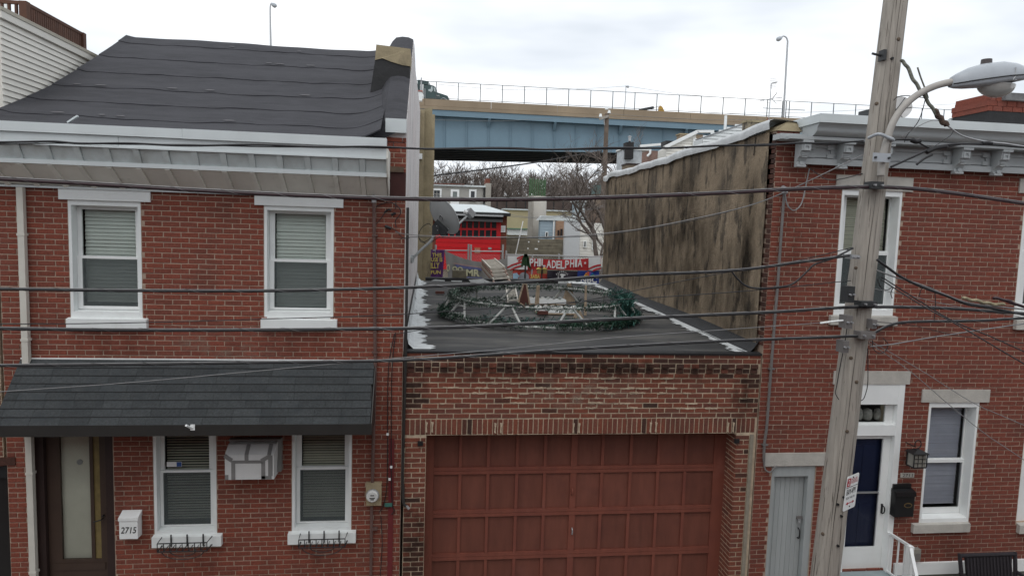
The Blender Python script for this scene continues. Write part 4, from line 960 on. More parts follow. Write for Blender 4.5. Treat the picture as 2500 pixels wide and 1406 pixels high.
# roof of the right house and things on it
B(XS+.32, XB1, .5, 9, 6.6, 6.85).build('roof', m_metalw, hB)
# conduit on the bricks at the corner
cg = thing('grey_conduit', P(1890, 800, -.04), 'thin grey conduit running down the corner of the right house to the plank door lintel', 'conduit')
cp = [(1915, 470), (1908, 560), (1899, 690), (1890, 800), (1878, 960), (1872, 1040), (1866, 1085), (1865, 1125)]
MB().tube(spline([P(x_, y_, -.035) for x_, y_ in cp], 5), .020, 8).build('conduit', m_conduitg, cg)
MB().tube(spline([P(1865, 1125, -.03), P(1868, 1145, -.04), P(1880, 1152, -.04), P(1890, 1142, -.03), P(1895, 1136, -.01)], 5), .013, 7).build('conduit_tail', m_conduitg, cg)
q = P(1916, 464, -.08); MB().tube([q+Vector((0, .06, .03)), q, q+Vector((0, -.03, -.05))], [.04, .05, .03], 8).build('weather_head', m_steel, cg)
for py, px in ((1085, 1867), (700, 1898), (900, 1883)): p = P(px, py, -.03); B(p.x-.04, p.x+.04, -.058, -.004, p.z-.01, p.z+.01).build('strap', m_conduitg, cg)
MB().tube(spline([P(1916, 468, -.08), P(1922, 500, -.1), P(1938, 514, -.12), P(1955, 500, -.1), P(1964, 470, -.08), P(1970, 440, -.06), P(1976, 412, -.05)], 6), .009, 6).build('drip_loop', m_wire, cg)

# lantern
q = P(2236, 1112, -.10)
ln = thing('wall_lantern', q, 'black wall lantern with curled hook and four glass sides beside the white door', 'lantern')
lx0, lx1, lz0, lz1 = rect(2222, 1105, 2253, 1136, -.19)
yb_, yf_ = -.12, -.27
B(P(2217, 1110).x-.03, P(2217, 1110).x+.05, -.03, -.002, P(2217, 1130).z, P(2217, 1095).z).build('back_plate', m_black, ln)
xm = (lx0+lx1)/2; ym = (yb_+yf_)/2
MB().prism([(lx0-.02, yf_-.02, lz1), (lx1+.02, yf_-.02, lz1), (lx1+.02, yb_+.02, lz1), (lx0-.02, yb_+.02, lz1)], (0, 0, .012)).build('roof_plate', m_black, ln)
g = MB(); b0 = 0
g.v = [(lx0-.02, yf_-.02, lz1+.012), (lx1+.02, yf_-.02, lz1+.012), (lx1+.02, yb_+.02, lz1+.012), (lx0-.02, yb_+.02, lz1+.012), (xm-.03, ym-.03, lz1+.06), (xm+.03, ym-.03, lz1+.06), (xm+.03, ym+.03, lz1+.06), (xm-.03, ym+.03, lz1+.06)]
g.f = [(0,1,5,4),(1,2,6,5),(2,3,7,6),(3,0,4,7),(4,5,6,7)]; g.build('hood', m_black, ln)
MB().box(lx0, lx1, yf_, yb_, lz0-.015, lz0).build('base_plate', m_black, ln)
for x_ in (lx0, lx1):
    for y_ in (yf_, yb_): B(x_-.006, x_+.006, y_-.006, y_+.006, lz0, lz1).build('corner_bar', m_black, ln)
for s in (.33, .67):
    B(lx0+(lx1-lx0)*s-.003, lx0+(lx1-lx0)*s+.003, yf_-.003, yf_+.003, lz0, lz1).build('glazing_bar', m_black, ln); B(lx0, lx1, yf_-.004, yf_+.002, lz0+(lz1-lz0)*s-.003, lz0+(lz1-lz0)*s+.003).build('glazing_bar', m_black, ln)
B(lx0+.008, lx1-.008, yf_+.008, yb_-.008, lz0+.002, lz1-.002).build('lantern_glass', M('cloudy lantern glass', (.25,.24,.21), .2, .15, 8), ln)
MB().tube([Vector((xm, ym, lz1+.06))]+[Vector((xm+.05*math.sin(a)-.0, ym, lz1+.13+.06*-math.cos(a))) for a in [i*.45 for i in range(13)]]+[Vector((xm-.06, -.02, lz1+.10))], .008, 7).build('hook', m_black, ln)
# number plate, black mailbox, doorbell conduit box
n0 = rect(2199, 1154, 2232, 1165, -.012)
npl = thing('number_plate', ((n0[0]+n0[1])/2, -.01, n0[2]), 'small pale plate reading 2711 under the wall lantern', 'number plate')
B(n0[0], n0[1], -.014, -.002, n0[2], n0[3]).build('plate', M('pale plate', (.5,.48,.43), .5, .05), npl)
text('2711', (n0[0]+.028, -.0155, n0[2]+.012), (1,0,0), (0,0,1), (n0[1]-n0[0])-.056, (n0[3]-n0[2])-.024, m_ink, npl, 'house_number')
m0 = rect(2187, 1205, 2236, 1262, -.13)
bmx = thing('black_mailbox', ((m0[0]+m0[1])/2, -.07, m0[2]), 'black metal mailbox with oval brass plate beside the white storm door', 'mailbox')
B(m0[0], m0[1]-.02, -.12, -.003, m0[2], m0[3]).build('box', m_blackm, bmx)
MB().prism([(m0[0]-.01, -.14, m0[3]-.04), (m0[0]-.01, -.13, m0[3]+.02), (m0[0]-.01, -.02, m0[3]+.05), (m0[0]-.01, -.02, m0[3]-.0)], (m0[1]-m0[0]-.0, 0, 0)).build('lid', m_blackm, bmx)
B(m0[0]+.01, m0[1]-.03, -.04, -.003, m0[3]+.05, m0[3]+.11).build('back_flange', m_blackm, bmx)
q = Vector(((m0[0]+m0[1])/2+.04, -.1215, (m0[2]+m0[3])/2-.0)); MB().prism([q+Vector((.065*math.cos(a), 0, .038*math.sin(a))) for a in [i*math.pi/10 for i in range(20)]], (0, -.004, 0)).build('brass_oval', M('brass', (.28,.2,.09), .35, .1, 8, metal=.7), bmx)
q += Vector((0, -.005, 0)); MB().prism([q+Vector((.05*math.cos(a), 0, .024*math.sin(a))) for a in [i*math.pi/10 for i in range(20)]], (0, -.003, 0)).build('oval_centre', m_blackm, bmx)
# stair railing
rl = thing('stair_railing', P(2200, 1390, -.5), 'white metal stair railing with thin balusters beside the white storm door', 'railing')
A_ = P(2173, 1302, -.05); B_ = P(2222, 1333, -.62); C_ = P(2242, 1395, -1.0); C_.z = min(C_.z, B_.z-.3)
MB().beam(A_, B_, .035, .035).build('top_rail', m_white2, rl); MB().beam(B_, C_, .04, .04).build('lower_rail', m_white2, rl)
B(B_.x-.035, B_.x+.035, -.66, -.59, 0, B_.z+.01).build('post', m_white2, rl); B(C_.x-.025, C_.x+.025, C_.y-.025, C_.y+.025, -.0, C_.z+.01).build('post', m_white2, rl)
A2, B2 = A_-Vector((0, 0, .58)), B_-Vector((0, 0, .58)); MB().beam(A2, B2, .025, .025).build('bottom_rail', m_white2, rl)
for k in range(3):
    t = (k+.5)/3.2; p = A_.lerp(B_, t); B(p.x-.009, p.x+.009, p.y-.009, p.y+.009, p.z-.58, p.z-.01).build('baluster', m_white2, rl)
for k in range(3):
    t = (k+.6)/3.3; p = B_.lerp(C_, t); B(p.x-.009, p.x+.009, p.y-.009, p.y+.009, max(p.z-.6, 0), p.z-.01).build('baluster', m_white2, rl)
B(A_.x-.02, A_.x+.02, -.06, -.0, .515, A_.z+.01).build('post', m_white2, rl)
q = P(2233, 1352, -.05); ob_ = thing('outlet_box', q, 'small weathered grey outlet box on the bricks behind the stair railing', 'outlet box')
MB().box(q.x-.07, q.x+.07, -.09, -.002, q.z-.10, q.z+.09).build('box', M('weathered grey box', (.25,.24,.21), .8, .2, 8), ob_); B(q.x-.02, q.x+.055, -.094, -.0905, q.z-.07, q.z+.03).build('cover', m_conduitg, ob_)
# wicker chair at the bottom right
c0, c1 = P(2345, 1357, -.35), P(2480, 1355, -.35); cz = c0.z
wc = thing('wicker_chair', ((c0.x+c1.x)/2, -.5, 0), 'dark woven patio chair against the white base band at the lower right', 'chair')
m_wick = M('dark wicker', (.022,.018,.022), .7, .3, 60, bump=.6, bscale=70)
for x_ in (c0.x, c1.x): 
    MB().tube([(x_, -.33, cz+.03), (x_+(.02 if x_ == c0.x else -.02), -.42, .42), (x_, -.38, .0)], .028, 8).build('back_post', m_wick, wc)
    MB().tube([(x_, -.9, .0), (x_, -.9, .62), (x_, -.37, .64)], .026, 8).build('arm', m_wick, wc)
MB().tube([(c0.x, -.33, cz), (c1.x, -.33, cz)], .032, 8).build('top_rail', m_wick, wc)
MB().prism([(c0.x+.09, -.345, cz-.02), (c1.x-.05, -.345, cz-.02), (c1.x-.12, -.43, .42), (c0.x+.10, -.43, .42)], (0, .03, 0)).build('woven_back', m_wick, wc)
for k in range(14):
    x_ = c0.x+.11+(c1.x-c0.x-.2)*k/13; MB().beam((x_, -.352, cz-.03), (x_, -.438, .43), .022, .012, (0,1,0)).build('cane', m_wick, wc)
B(c0.x+.03, c1.x-.03, -.9, -.40, .38, .44).build('seat', m_wick, wc)

for i_, (px, py, w_, h_) in enumerate(((2110, 860, .9, .7), (2300, 1345, .9, .4), (1935, 620, .7, 1.4))):
    q = P(px, py, 0); stain(hB, (q.x-w_/2, -.0045-.0008*i_, q.z-h_/2), (w_, 0, 0), (0, 0, h_), m_stainb)

# ------------------------------------------------------------------ utility pole
PY = -2.6
pa, pb_ = P(2187, 0, PY), P(2014, 1406, PY)
axd = (pa-pb_)/(pa.z-pb_.z)
def pole_at(z): return pb_+axd*(z-pb_.z)
def pole_r(z): return .142-.0052*(z-1.9)
pole = thing('utility_pole', pole_at(0), 'tall weathered grey wooden utility pole leaning in front of the right house', 'utility pole')
g = MB(); zs = [0+.25*i for i in range(42)]; n = 28
for z in zs:
    c = pole_at(z); r = pole_r(z)
    for k in range(n):
        a = 2*math.pi*k/n; rr = r*(1+.012*math.sin(3*a+z*.7)+.010*math.sin(7*a+z*1.3)+random.uniform(-.004, .004)); g.v.append((c.x+rr*math.cos(a), c.y+rr*math.sin(a), z))
for i in range(len(zs)-1):
    for k in range(n): k2 = (k+1) % n; g.f.append((i*n+k, i*n+k2, (i+1)*n+k2, (i+1)*n+k))
g.f.append(tuple((len(zs)-1)*n+k for k in range(n)))
g.build('shaft', m_pole, pole, smooth=True, recalc=False)
def onpole(z, off, out_=.004):       # a point on the camera side of the shaft, off = -1 .. 1 across it
    c = pole_at(z); a = math.radians(-90-20+off*70); r = pole_r(z)+out_
    return Vector((c.x+r*math.cos(a), c.y+r*math.sin(a), z))
def pcrack(off, z0, z1, w_):
    k = max(4, int((z1-z0)/.12)); L_ = []; R_ = []
    for i in range(k+1):
        z = z0+(z1-z0)*i/k; o = off+.03*math.sin(z*2.1+off*9)+.012*math.sin(z*9); ww = w_*math.sin(math.pi*min(1, max(.03, i/k)))**.5*(.7+.3*math.sin(z*5)); L_.append(onpole(z, o-ww)); R_.append(onpole(z, o+ww))
    g = MB(); g.v = [tuple(p) for pr in zip(L_, R_) for p in pr]; g.f = [(2*i, 2*i+1, 2*i+3, 2*i+2) for i in range(k)]
    g.build('crack', m_poledk, pole, recalc=False)
for c in ((-.05, 1.7, 4.4, .022), (.02, 4.6, 7.0, .018), (.28, 5.2, 7.9, .014), (-.33, 6.0, 7.9, .012), (-.2, 2.3, 4.0, .010), (.35, 2.2, 3.6, .010), (.12, 6.9, 8.2, .014), (-.55, 3.9, 5.4, .009), (.55, 3.0, 4.6, .009)): pcrack(*c)
m_knot = M('knot', (.12,.09,.065), .9, .3, 12)
for px, py in ((2088, 655), (2170, 330), (2067, 1053), (2100, 1165), (2013, 1310), (2195, 95), (2090, 932), (2080, 875), (2150, 250)):
    z = P(px, py, PY-.13).z; c = pole_at(z); xx = P(px, py, PY-.12).x-c.x; r = pole_r(z); xx = max(-r*.9, min(r*.9, xx))
    q = Vector((c.x+xx, c.y-math.sqrt(r*r-xx*xx), z)); nn = Vector((xx, -math.sqrt(r*r-xx*xx), 0)).normalized()
    MB().tube([q-nn*.01, q+nn*.006, q+nn*.010], [.022, .017, .006], 10).build('knot', m_knot, pole)
for px, py in ((2145, 140), (2150, 1228), (2015, 1213), (2040, 1258), (2036, 1330)):
    z = P(px, py, PY-.13).z; q = onpole(z, 0 if px > 2100 else .3); MB().tube([q+Vector((0, .02, 0)), q+Vector((0, -.012, 0))], .013, 8).build('bolt', m_black, pole)
zt = P(2145, 140, PY).z; q = pole_at(zt)+Vector((-pole_r(zt), -.05, 0))
B(q.x-.012, q.x+.02, q.y-.05, q.y+.03, zt-.05, zt+.05).build('washer_plate', m_dishd, pole); MB().tube([q, q+Vector((-.11, -.02, .01))], .012, 8).build('through_bolt', m_dishd, pole)
# black riser on the far right side of the shaft
r0, r1 = P(2180, 245, PY), P(2160, 425, PY)
MB().beam(r0+Vector((.0, .02, 0)), r1+Vector((0, .02, 0)), .06, .05, (0,1,0)).build('riser', m_fascia, pole)
def hardware(px, py, w_, h_, mat=m_dishd, name='cable_bracket', d=.06):
    z = P(px, py, PY-.15).z; q = P(px, py, PY-.17); B(q.x-w_/2, q.x+w_/2, PY-.16-d, PY-.10, q.z-h_/2, q.z+h_/2).build(name, mat, pole)
    for s in (-.3, .3): MB().tube([Vector((q.x+s*w_, PY-.15-d, q.z)), Vector((q.x+s*w_, PY-.19-d, q.z))], .010, 6).build('bolt', m_steel, pole)
hardware(2135, 453, .13, .07); hardware(2115, 741, .17, .05); hardware(2112, 817, .16, .07, m_conduitg)
hardware(2066, 785, .07, .13, m_conduitg); hardware(2071, 718, .07, .16, m_dishd); hardware(2058, 845, .06, .12, m_conduitg); hardware(2128, 790, .05, .09, m_conduitg); hardware(2082, 627, .08, .04, m_steel)
# street lamp on its curved arm
lamp = thing('street_lamp', P(2163, 390, PY-.1), 'grey cobra head street lamp on a curved arm fixed to the wooden pole', 'street lamp')
YL = PY-.20
arm = [(2150, 430), (2152, 400), (2157, 372), (2166, 340), (2180, 300), (2205, 262), (2240, 232), (2285, 210), (2330, 199)]
MB().tube(spline([P(x_, y_, YL+(.02 if y_ > 380 else 0)) for x_, y_ in arm], 6), [.038]*0 or .033, 12).build('arm', M('pale grey arm', (.38,.36,.33), .6, .12, 6), lamp, smooth=True)
q0, q1 = P(2128, 385, YL-.02), P(2170, 385, YL-.02)
B(q0.x, q1.x, YL-.045, YL-.033, q0.z-.04, q0.z+.045).build('clamp', m_lampgrey, lamp)
for x_ in (q0.x+.02, q1.x-.02): MB().tube([(x_, YL-.045, q0.z), (x_, YL-.06, q0.z)], .012, 8).build('bolt', m_dishd, lamp)
cl = P(2163, 335, YL); MB().tube(spline([cl+Vector((-.11, .1, -.0)), cl+Vector((-.10, -.03, .02)), cl+Vector((-.02, -.05, -.01)), cl+Vector((.05, -.04, -.03)), cl+Vector((.08, .1, -.03))], 4), .016, 8).build('strap', m_lampgrey, lamp)
secs = [(2322, 189, 214, .035), (2340, 178, 216, .075), (2365, 166, 216, .11), (2400, 156, 214, .135), (2440, 152, 209, .145), (2470, 156, 204, .14), (2495, 166, 198, .115), (2512, 176, 194, .07)]
g = MB(); n = 20
for px, t_, b_, hw in secs:
    ct, cb = P(px, t_, YL), P(px, b_, YL); mid = cb.z+(ct.z-cb.z)*.28
    for k in range(n):
        a = 2*math.pi*k/n; cy_, sz_ = math.cos(a), math.sin(a)
        z = mid+(ct.z-mid)*abs(sz_)**.9 if sz_ >= 0 else mid-(mid-cb.z)*abs(sz_)**.5
        g.v.append((ct.x, YL+hw*math.copysign(abs(cy_)**.8, cy_), z))
for i in range(len(secs)-1):
    for k in range(n): k2 = (k+1) % n; g.f.append((i*n+k, i*n+k2, (i+1)*n+k2, (i+1)*n+k))
g.f += [tuple(range(n)), tuple((len(secs)-1)*n+k for k in range(n))]
g.build('head', m_lampgrey, lamp, smooth=True)
rim = []
for px, t_, b_, hw in secs:
    ct, cb = P(px, t_, YL), P(px, b_, YL); rim.append((ct.x, hw+.004, cb.z+(ct.z-cb.z)*.28))
MB().tube([(x_, YL-w_, z) for x_, w_, z in rim], .006, 6).build('seam', m_dishd, lamp)
bc = P(2432, 207, YL); g = MB(); rings = 8
for i in range(rings+1):
    t = i/rings*math.pi/2; rr = math.cos(t); zz_ = -.125*math.sin(t)
    for k in range(20): a = 2*math.pi*k/20; g.v.append((bc.x+.195*rr*math.cos(a), YL+.115*rr*math.sin(a), bc.z+zz_+.012*math.cos(a)*0))
for i in range(rings):
    for k in range(20): k2 = (k+1) % 20; g.f.append((i*20+k, i*20+k2, (i+1)*20+k2, (i+1)*20+k))
g.build('lens_bowl', M('cloudy lens', (.42,.42,.40), .12, .12, 7, spec=.8), lamp, smooth=True)
pc = P(2408, 156, YL); MB().tube([pc+Vector((0, 0, -.01)), pc+Vector((0, 0, .04))], [.05, .047], 14).build('photocell', M('photocell brown grey', (.07,.06,.06), .5, .1), lamp)
lt = P(2478, 188, YL-.14); MB().tube([lt+Vector((0, 0, .09)), lt, lt+Vector((-.02, 0, -.03)), lt+Vector((.02, 0, -.03))], .006, 5).build('latch', m_steel, lamp)
# parking sign
sg = thing('parking_sign', P(2070, 1240, PY-.1), 'small white and red parking sign fixed edge-on to the side of the wooden pole', 'sign')
s0 = P(2066, 1200, PY-.16); dS = Vector((.22, .13, 0)); hS = .37
A0 = Vector((s0.x-.02, s0.y, P(2056, 1249, PY-.16).z)); A0.x = P(2057, 1245, PY-.16).x; upS = Vector((axd.x*1.3, 0, 1)).normalized()
nS = dS.cross(upS).normalized(); nS = nS if nS.y < 0 else -nS
pl = []
for u, v in ((.06,0),(.94,0),(1,.04),(1,.96),(.94,1),(.06,1),(0,.96),(0,.04)): pl.append(A0+dS*u+upS*hS*v)
MB().prism(pl, nS*.003).build('plate', m_white2, sg)
m_sred = M('sign red', (.42,.02,.035), .5, .05)
def onS(u0, v0, u1, v1, mat, name, e_=.0045): MB().prism([A0+dS*u0+upS*hS*v0+nS*e_, A0+dS*u1+upS*hS*v0+nS*e_, A0+dS*u1+upS*hS*v1+nS*e_, A0+dS*u0+upS*hS*v1+nS*e_], nS*.001).build(name, mat, sg)
onS(.05, .70, .32, .93, m_sred, 'red_block'); onS(.03, .66, .97, .675, m_ink, 'rule')
text('2', A0+dS*.10+upS*hS*.74+nS*.0065, dS, upS, .04, .06, m_white2, sg); text('HOUR', A0+dS*.37+upS*hS*.83+nS*.005, dS, upS, .13, .03, m_sred, sg); text('PARKING', A0+dS*.37+upS*hS*.75+nS*.005, dS, upS, .14, .03, m_sred, sg)
text('8AM-4PM', A0+dS*.10+upS*hS*.45+nS*.005, dS, upS, .19, .065, m_ink, sg); text('MON THRU FRI', A0+dS*.12+upS*hS*.32+nS*.005, dS, upS, .18, .025, m_ink, sg)
onS(.3, .185, .72, .205, m_sred, 'arrow_shaft')
for u, s in ((.16, 1), (.86, -1)): MB().prism([A0+dS*u+upS*hS*.195+nS*.0045, A0+dS*(u+.16*s)+upS*hS*.24+nS*.0045, A0+dS*(u+.16*s)+upS*hS*.15+nS*.0045], nS*.001).build('arrow_head', m_sred, sg)
for v in (.09, .93): q = A0+dS*.5+upS*hS*v; MB().tube([q, q+nS*.008], .008, 8).build('bolt', m_black, sg)

# ------------------------------------------------------------------ overhead cables
def cable(label, pts, r, mat=m_rubber, Y=PY-.17, lash=0, Y1=None, name='overhead_cable', wave=0, cat='cable', group='overhead cables across the street front', messenger=0, extend=True):
    n = len(pts); ps = []
    for i, (x_, y_) in enumerate(pts):
        yy = Y if Y1 is None else Y+(Y1-Y)*i/(n-1)
        ps.append(P(x_, y_, yy))
    if extend and pts[0][0] <= 0: ps.insert(0, ps[0]+(ps[0]-ps[1]).normalized()*2.5)
    if extend and pts[-1][0] >= 2500: ps.append(ps[-1]+(ps[-1]-ps[-2]).normalized()*2.5)
    path = spline(ps, 10); r = r*.84
    if wave: path = [p+Vector((0, 0, wave*math.sin(i*.55)+wave*.5*math.sin(i*.21))) for i, p in enumerate(path)]
    t = thing(name, path[len(path)//2], label, cat, group)
    MB().tube(path, r, 8).build('jacket', mat, t, smooth=True)
    if messenger:
        MB().tube([p+Vector((0, 0, r+messenger*.8)) for p in path], messenger, 6).build('messenger_strand', m_wire, t)
    if lash:
        hp_ = []; acc = 0
        for i in range(len(path)-1):
            a, b = path[i], path[i+1]; m = max(1, int((b-a).length/.04))
            for j in range(m):
                p = a.lerp(b, j/m); acc += (b-a).length/m
                ph = acc/lash*2*math.pi; hp_.append(p+Vector((0, math.cos(ph)*(r+.004), math.sin(ph)*(r+.004+messenger*.8)+messenger*.6)))
        MB().tube(hp_, .0014, 3).build('lashing_wire', m_wire, t)
    return t
W1 = [(0,438),(250,452),(500,467),(750,479),(1000,487),(1250,488.5),(1500,483),(1750,473),(1900,465),(2020,460),(2140,458),(2240,463),(2350,476),(2500,498)]
cable('thick maroon cable bundle crossing just above the upper windows', W1, .017, m_rubber2, lash=.42, messenger=.006)
cable('topmost twisted black cable crossing the cornice of the left house', [(0,347),(200,348),(420,354),(700,357),(945,360),(1200,364),(1450,364),(1700,358),(1890,353),(2030,350),(2110,346)], .011, wave=.006)
cable('thin black cable strung loosely beside the topmost cable', [(0,352),(300,351),(600,357),(945,362),(1250,361),(1450,366),(1800,356),(2110,343)], .006, wave=.004)
cable('lashed black cable passing the lower half of the upper windows', [(0,706),(300,710),(620,711),(850,707),(1060,700),(1300,688),(1500,674),(1780,662),(1950,641),(2078,624)], .013, lash=.36, messenger=.004)
cable('drooping black service loop hanging left of the wooden pole', [(1786,662),(1800,680),(1820,697),(1850,704),(1910,700),(1940,690),(1970,663),(1990,645),(2030,632),(2083,606)], .011)
cable('thin dark wire rising from the garage corner to the pole', [(968,815),(1150,785),(1290,759),(1450,730),(1600,699),(1780,664),(1930,640),(2083,604)], .005, Y=-.2, Y1=PY-.1)
cable('thin dark wire crossing the window sills of the left house', [(0,791),(200,790),(400,786),(640,779),(985,767),(1377,739),(1600,726),(1850,708),(2078,685)], .005)
cable('lashed black cable just below the upper window sills', [(0,803),(250,806),(500,807),(900,804),(1100,800),(1250,793),(1500,780),(1750,769),(1900,762),(2050,752),(2130,750),(2300,753),(2500,766)], .014, lash=.4, messenger=.005)
cable('lashed black cable crossing the top edge of the awning', [(0,893),(300,890),(600,886),(980,880),(1250,863),(1500,847),(1750,834),(1900,828),(2060,822),(2120,818),(2170,795),(2215,787),(2300,785),(2400,783),(2500,777)], .013, lash=.4, messenger=.004)
cable('thin grey wire slanting down over the awning shingles', [(0,956),(300,935),(600,908),(985,873),(1250,850),(1500,824),(1750,806),(2005,788)], .0045, m_wire)
cable('white dead end sleeve of the slanting grey wire', [(2002,789),(2040,784),(2066,782)], .012, m_white2, name='cable_sleeve', group='cable fittings on the pole')
cable('service wire pair from the satellite dish wall over the garage to the pole', [(965,566),(1000,573),(1080,577),(1250,579),(1400,576),(1550,561),(1700,533),(1830,502),(1910,472),(1975,442),(2108,378)], .006, m_wire, Y=-.1, Y1=PY-.05)
cable('second service wire hanging close below the dish wire pair', [(975,585),(1010,579),(1150,583),(1300,581),(1450,576),(1600,556),(1750,525),(1912,474)], .005, m_rubber, Y=-.1, Y1=-.15)
cable('black wire from the cornice bracket up to the pole top clamp', [(1978,412),(2000,428),(2025,440),(2060,436),(2105,424)], .006, Y=-.1, Y1=PY)
# right of the pole
cable('thick black cable dropping from the pole towards the right window', [(2141,634),(2160,648),(2200,676),(2250,700),(2310,722),(2360,742),(2420,752),(2500,768)], .016)
cable('grey strand running beside the thick dropping cable right of the pole', [(2140,660),(2190,678),(2240,692),(2300,716),(2360,738),(2430,748),(2500,755)], .009, m_wire, name='overhead_cable')
cable('taped beige cable splice right of the wooden pole', [(2350,728),(2375,733),(2400,737),(2425,742),(2452,744)], .020, M('old beige tape', (.30,.26,.17), .9, .4, 14, bump=.8, bscale=30), name='cable_splice', wave=.006, group='cable fittings right of the pole')
cable('maroon taped cable splice at the right edge of the picture', [(2425,728),(2455,733),(2480,742),(2500,748)], .018, m_rubber2, name='cable_splice', wave=.005, group='cable fittings right of the pole')
cable('dark wire falling steeply right from the middle of the pole', [(2150,682),(2250,745),(2350,800),(2500,888)], .007, Y=PY-.1, Y1=PY-.9)
cable('second dark wire falling steeply right beside the first', [(2152,676),(2250,738),(2330,785),(2420,822),(2500,858)], .007, Y=PY-.1, Y1=PY-.7)
cable('thin wire falling from the pole towards the lower right window', [(2120,836),(2220,905),(2320,990),(2410,1062),(2500,1122)], .0045, m_wire, Y=PY-.1, Y1=PY-.5)
cable('thin wire crossing above the lower right window lintel', [(2118,828),(2250,905),(2380,985),(2500,1038)], .0045, m_wire, Y=PY-.1, Y1=PY-.4)
cable('pale grey wire rising from the pole to the right edge', [(2124,846),(2180,840),(2260,826),(2330,815),(2410,803),(2500,790)], .008, m_wire)
cable('thin black wire sagging right between the two lashed cables', [(2132,785),(2230,795),(2330,818),(2430,830),(2500,838)], .004)
cable('fine grey wire running right above the lashed sill cable', [(2135,705),(2220,722),(2320,745),(2420,762),(2500,775)], .004, m_wire)
for k, (lb_, pts) in enumerate((('small black wire loop curling right of the pole at window height', [(2142,680),(2150,700),(2165,708),(2180,700),(2175,715),(2178,728)]),
    ('black wire tail hanging in a loop below the lower pole bracket', [(2130,830),(2132,850),(2145,862),(2160,858),(2168,840),(2155,825)]),
    ('black wire tail looping along the left edge of the pole', [(2068,800),(2060,850),(2050,900),(2043,940),(2040,960),(2048,975)]),
    ('thin black wire loop on the right edge of the pole above the door', [(2118,850),(2119,900),(2118,940),(2110,970),(2102,978)]),
    ('black wires looping from the lamp arm to the riser', [(2182,246),(2190,238),(2210,234),(2245,238),(2262,240)]),
    ('black lamp wires hanging from the arm to the cable junction', [(2258,246),(2252,270),(2240,300),(2215,330),(2208,348)]),
    ('thin black wire dropping from the thick cable to the lashed cable', [(2282,708),(2284,740),(2282,770),(2280,785)]),
    ('curved black wire under the thick dropping cable', [(2244,724),(2250,706),(2268,700),(2280,706)]))):
    cable(lb_, pts, .005, name='wire_tail', group='loose wire tails on the pole')
# mossy strand and the black junction in front of the cornice
cable('mossy corroded guy strand slanting down from the pole top', [(2200,150),(2212,160),(2228,190),(2246,220),(2262,244),(2280,270),(2300,296)], .020, M('mossy strand', (.22,.23,.19), .95, .5, 20, bump=1, bscale=30), name='guy_strand', wave=.008, cat='guy wire', group='strands right of the pole top')
cable('grey guy rod running down right from the mossy strand', [(2296,292),(2320,312),(2350,332),(2400,345),(2460,352),(2500,358)], .010, m_steel, name='guy_strand', cat='guy wire', group='strands right of the pole top')
cable('thin mossy twig stub beside the guy strand', [(2240,165),(2248,190),(2258,216),(2266,240)], .009, M('mossy twig', (.16,.16,.13), .9, .3, 20), name='guy_strand', cat='guy wire', group='strands right of the pole top', extend=False)
cable('rusty barbed collar where the mossy strand meets the guy rod', [(2282,272),(2292,286),(2302,296),(2312,306)], .030, M('rusty collar', (.10,.07,.055), .95, .5, 30, bump=1, bscale=40), name='guy_strand', wave=.012, cat='guy wire', group='strands right of the pole top', extend=False)
cable('black cable running from the pole to the junction before the cornice', [(2175,408),(2210,392),(2245,376),(2280,360),(2340,352),(2420,354),(2500,360)], .013)
cable('second black cable into the junction before the cornice', [(2165,345),(2200,341),(2230,343),(2270,362),(2300,362),(2350,352),(2400,350)], .010)
cable('fine grey wire web above the black cable junction', [(2200,335),(2240,310),(2280,294),(2315,304)], .004, m_wire)
cable('fine black wire from the guy rod down to the junction', [(2328,318),(2322,330),(2305,342),(2275,362)], .004)
for lb_, pts, r in (('largest black splice can before the grey cornice', [(2262,372),(2285,362),(2310,358)], .026), ('black splice hood hanging nearest the pole before the cornice', [(2226,342),(2236,346),(2246,344)], .030), ('black splice clamp on the cable near the right bracket pair', [(2398,350),(2410,349),(2422,351)], .022), ('short black cable tail pointing down left before the cornice', [(2238,402),(2256,388),(2276,378)], .014)):
    cable(lb_, pts, r, name='cable_splice', group='splices before the cornice')

# ------------------------------------------------------------------ on and above the garage roof
# satellite dish on the white party wall
base = PXX(1004, 632, XA1+.01)
dish = thing('satellite_dish', base, 'grey satellite dish on a bent arm fixed to the white party wall', 'satellite dish')
Yd = base.y+.05
dc = P(1085, 527, Yd)
n0_ = P(1136, 497, Yd)-dc; nrm_d = Vector((.62, .52, .42)).normalized()           # it looks away to the right
ma = (P(1119, 573, Yd)-P(1046, 480, Yd)); ma = (ma-nrm_d*ma.dot(nrm_d)).normalized(); mi_ = nrm_d.cross(ma).normalized()
g = MB(); ra, rb, rings, n = .36, .32, 8, 36
g.v.append(tuple(dc-nrm_d*.085))
for i in range(1, rings+1):
    t = i/rings
    for k in range(n): a = 2*math.pi*k/n; g.v.append(tuple(dc-nrm_d*.085*(1-t*t)+ma*ra*t*math.cos(a)+mi_*rb*t*math.sin(a)))
for k in range(n): g.f.append((0, 1+k, 1+(k+1) % n))
for i in range(rings-1):
    for k in range(n): k2 = (k+1) % n; a = 1+i*n; g.f.append((a+k, a+k2, a+n+k2, a+n+k))
g.build('reflector', m_dish, dish, smooth=True, recalc=False)
MB().tube([dc+ma*ra*math.cos(2*math.pi*k/40)+mi_*rb*math.sin(2*math.pi*k/40) for k in range(41)], .009, 6, caps=False).build('rim', m_dish, dish, smooth=True)
bk = P(1062, 560, Yd-.10)
B(bk.x-.05, bk.x+.07, bk.y-.03, bk.y+.05, bk.z-.10, bk.z+.07).build('mount_bracket', m_dishd, dish)
MB().obox(P(1075, 558, Yd-.06), (.10, 0, -.09), (.02, .03, .02), (.03, -.01, .05)).build('mount_arm', m_dishd, dish)
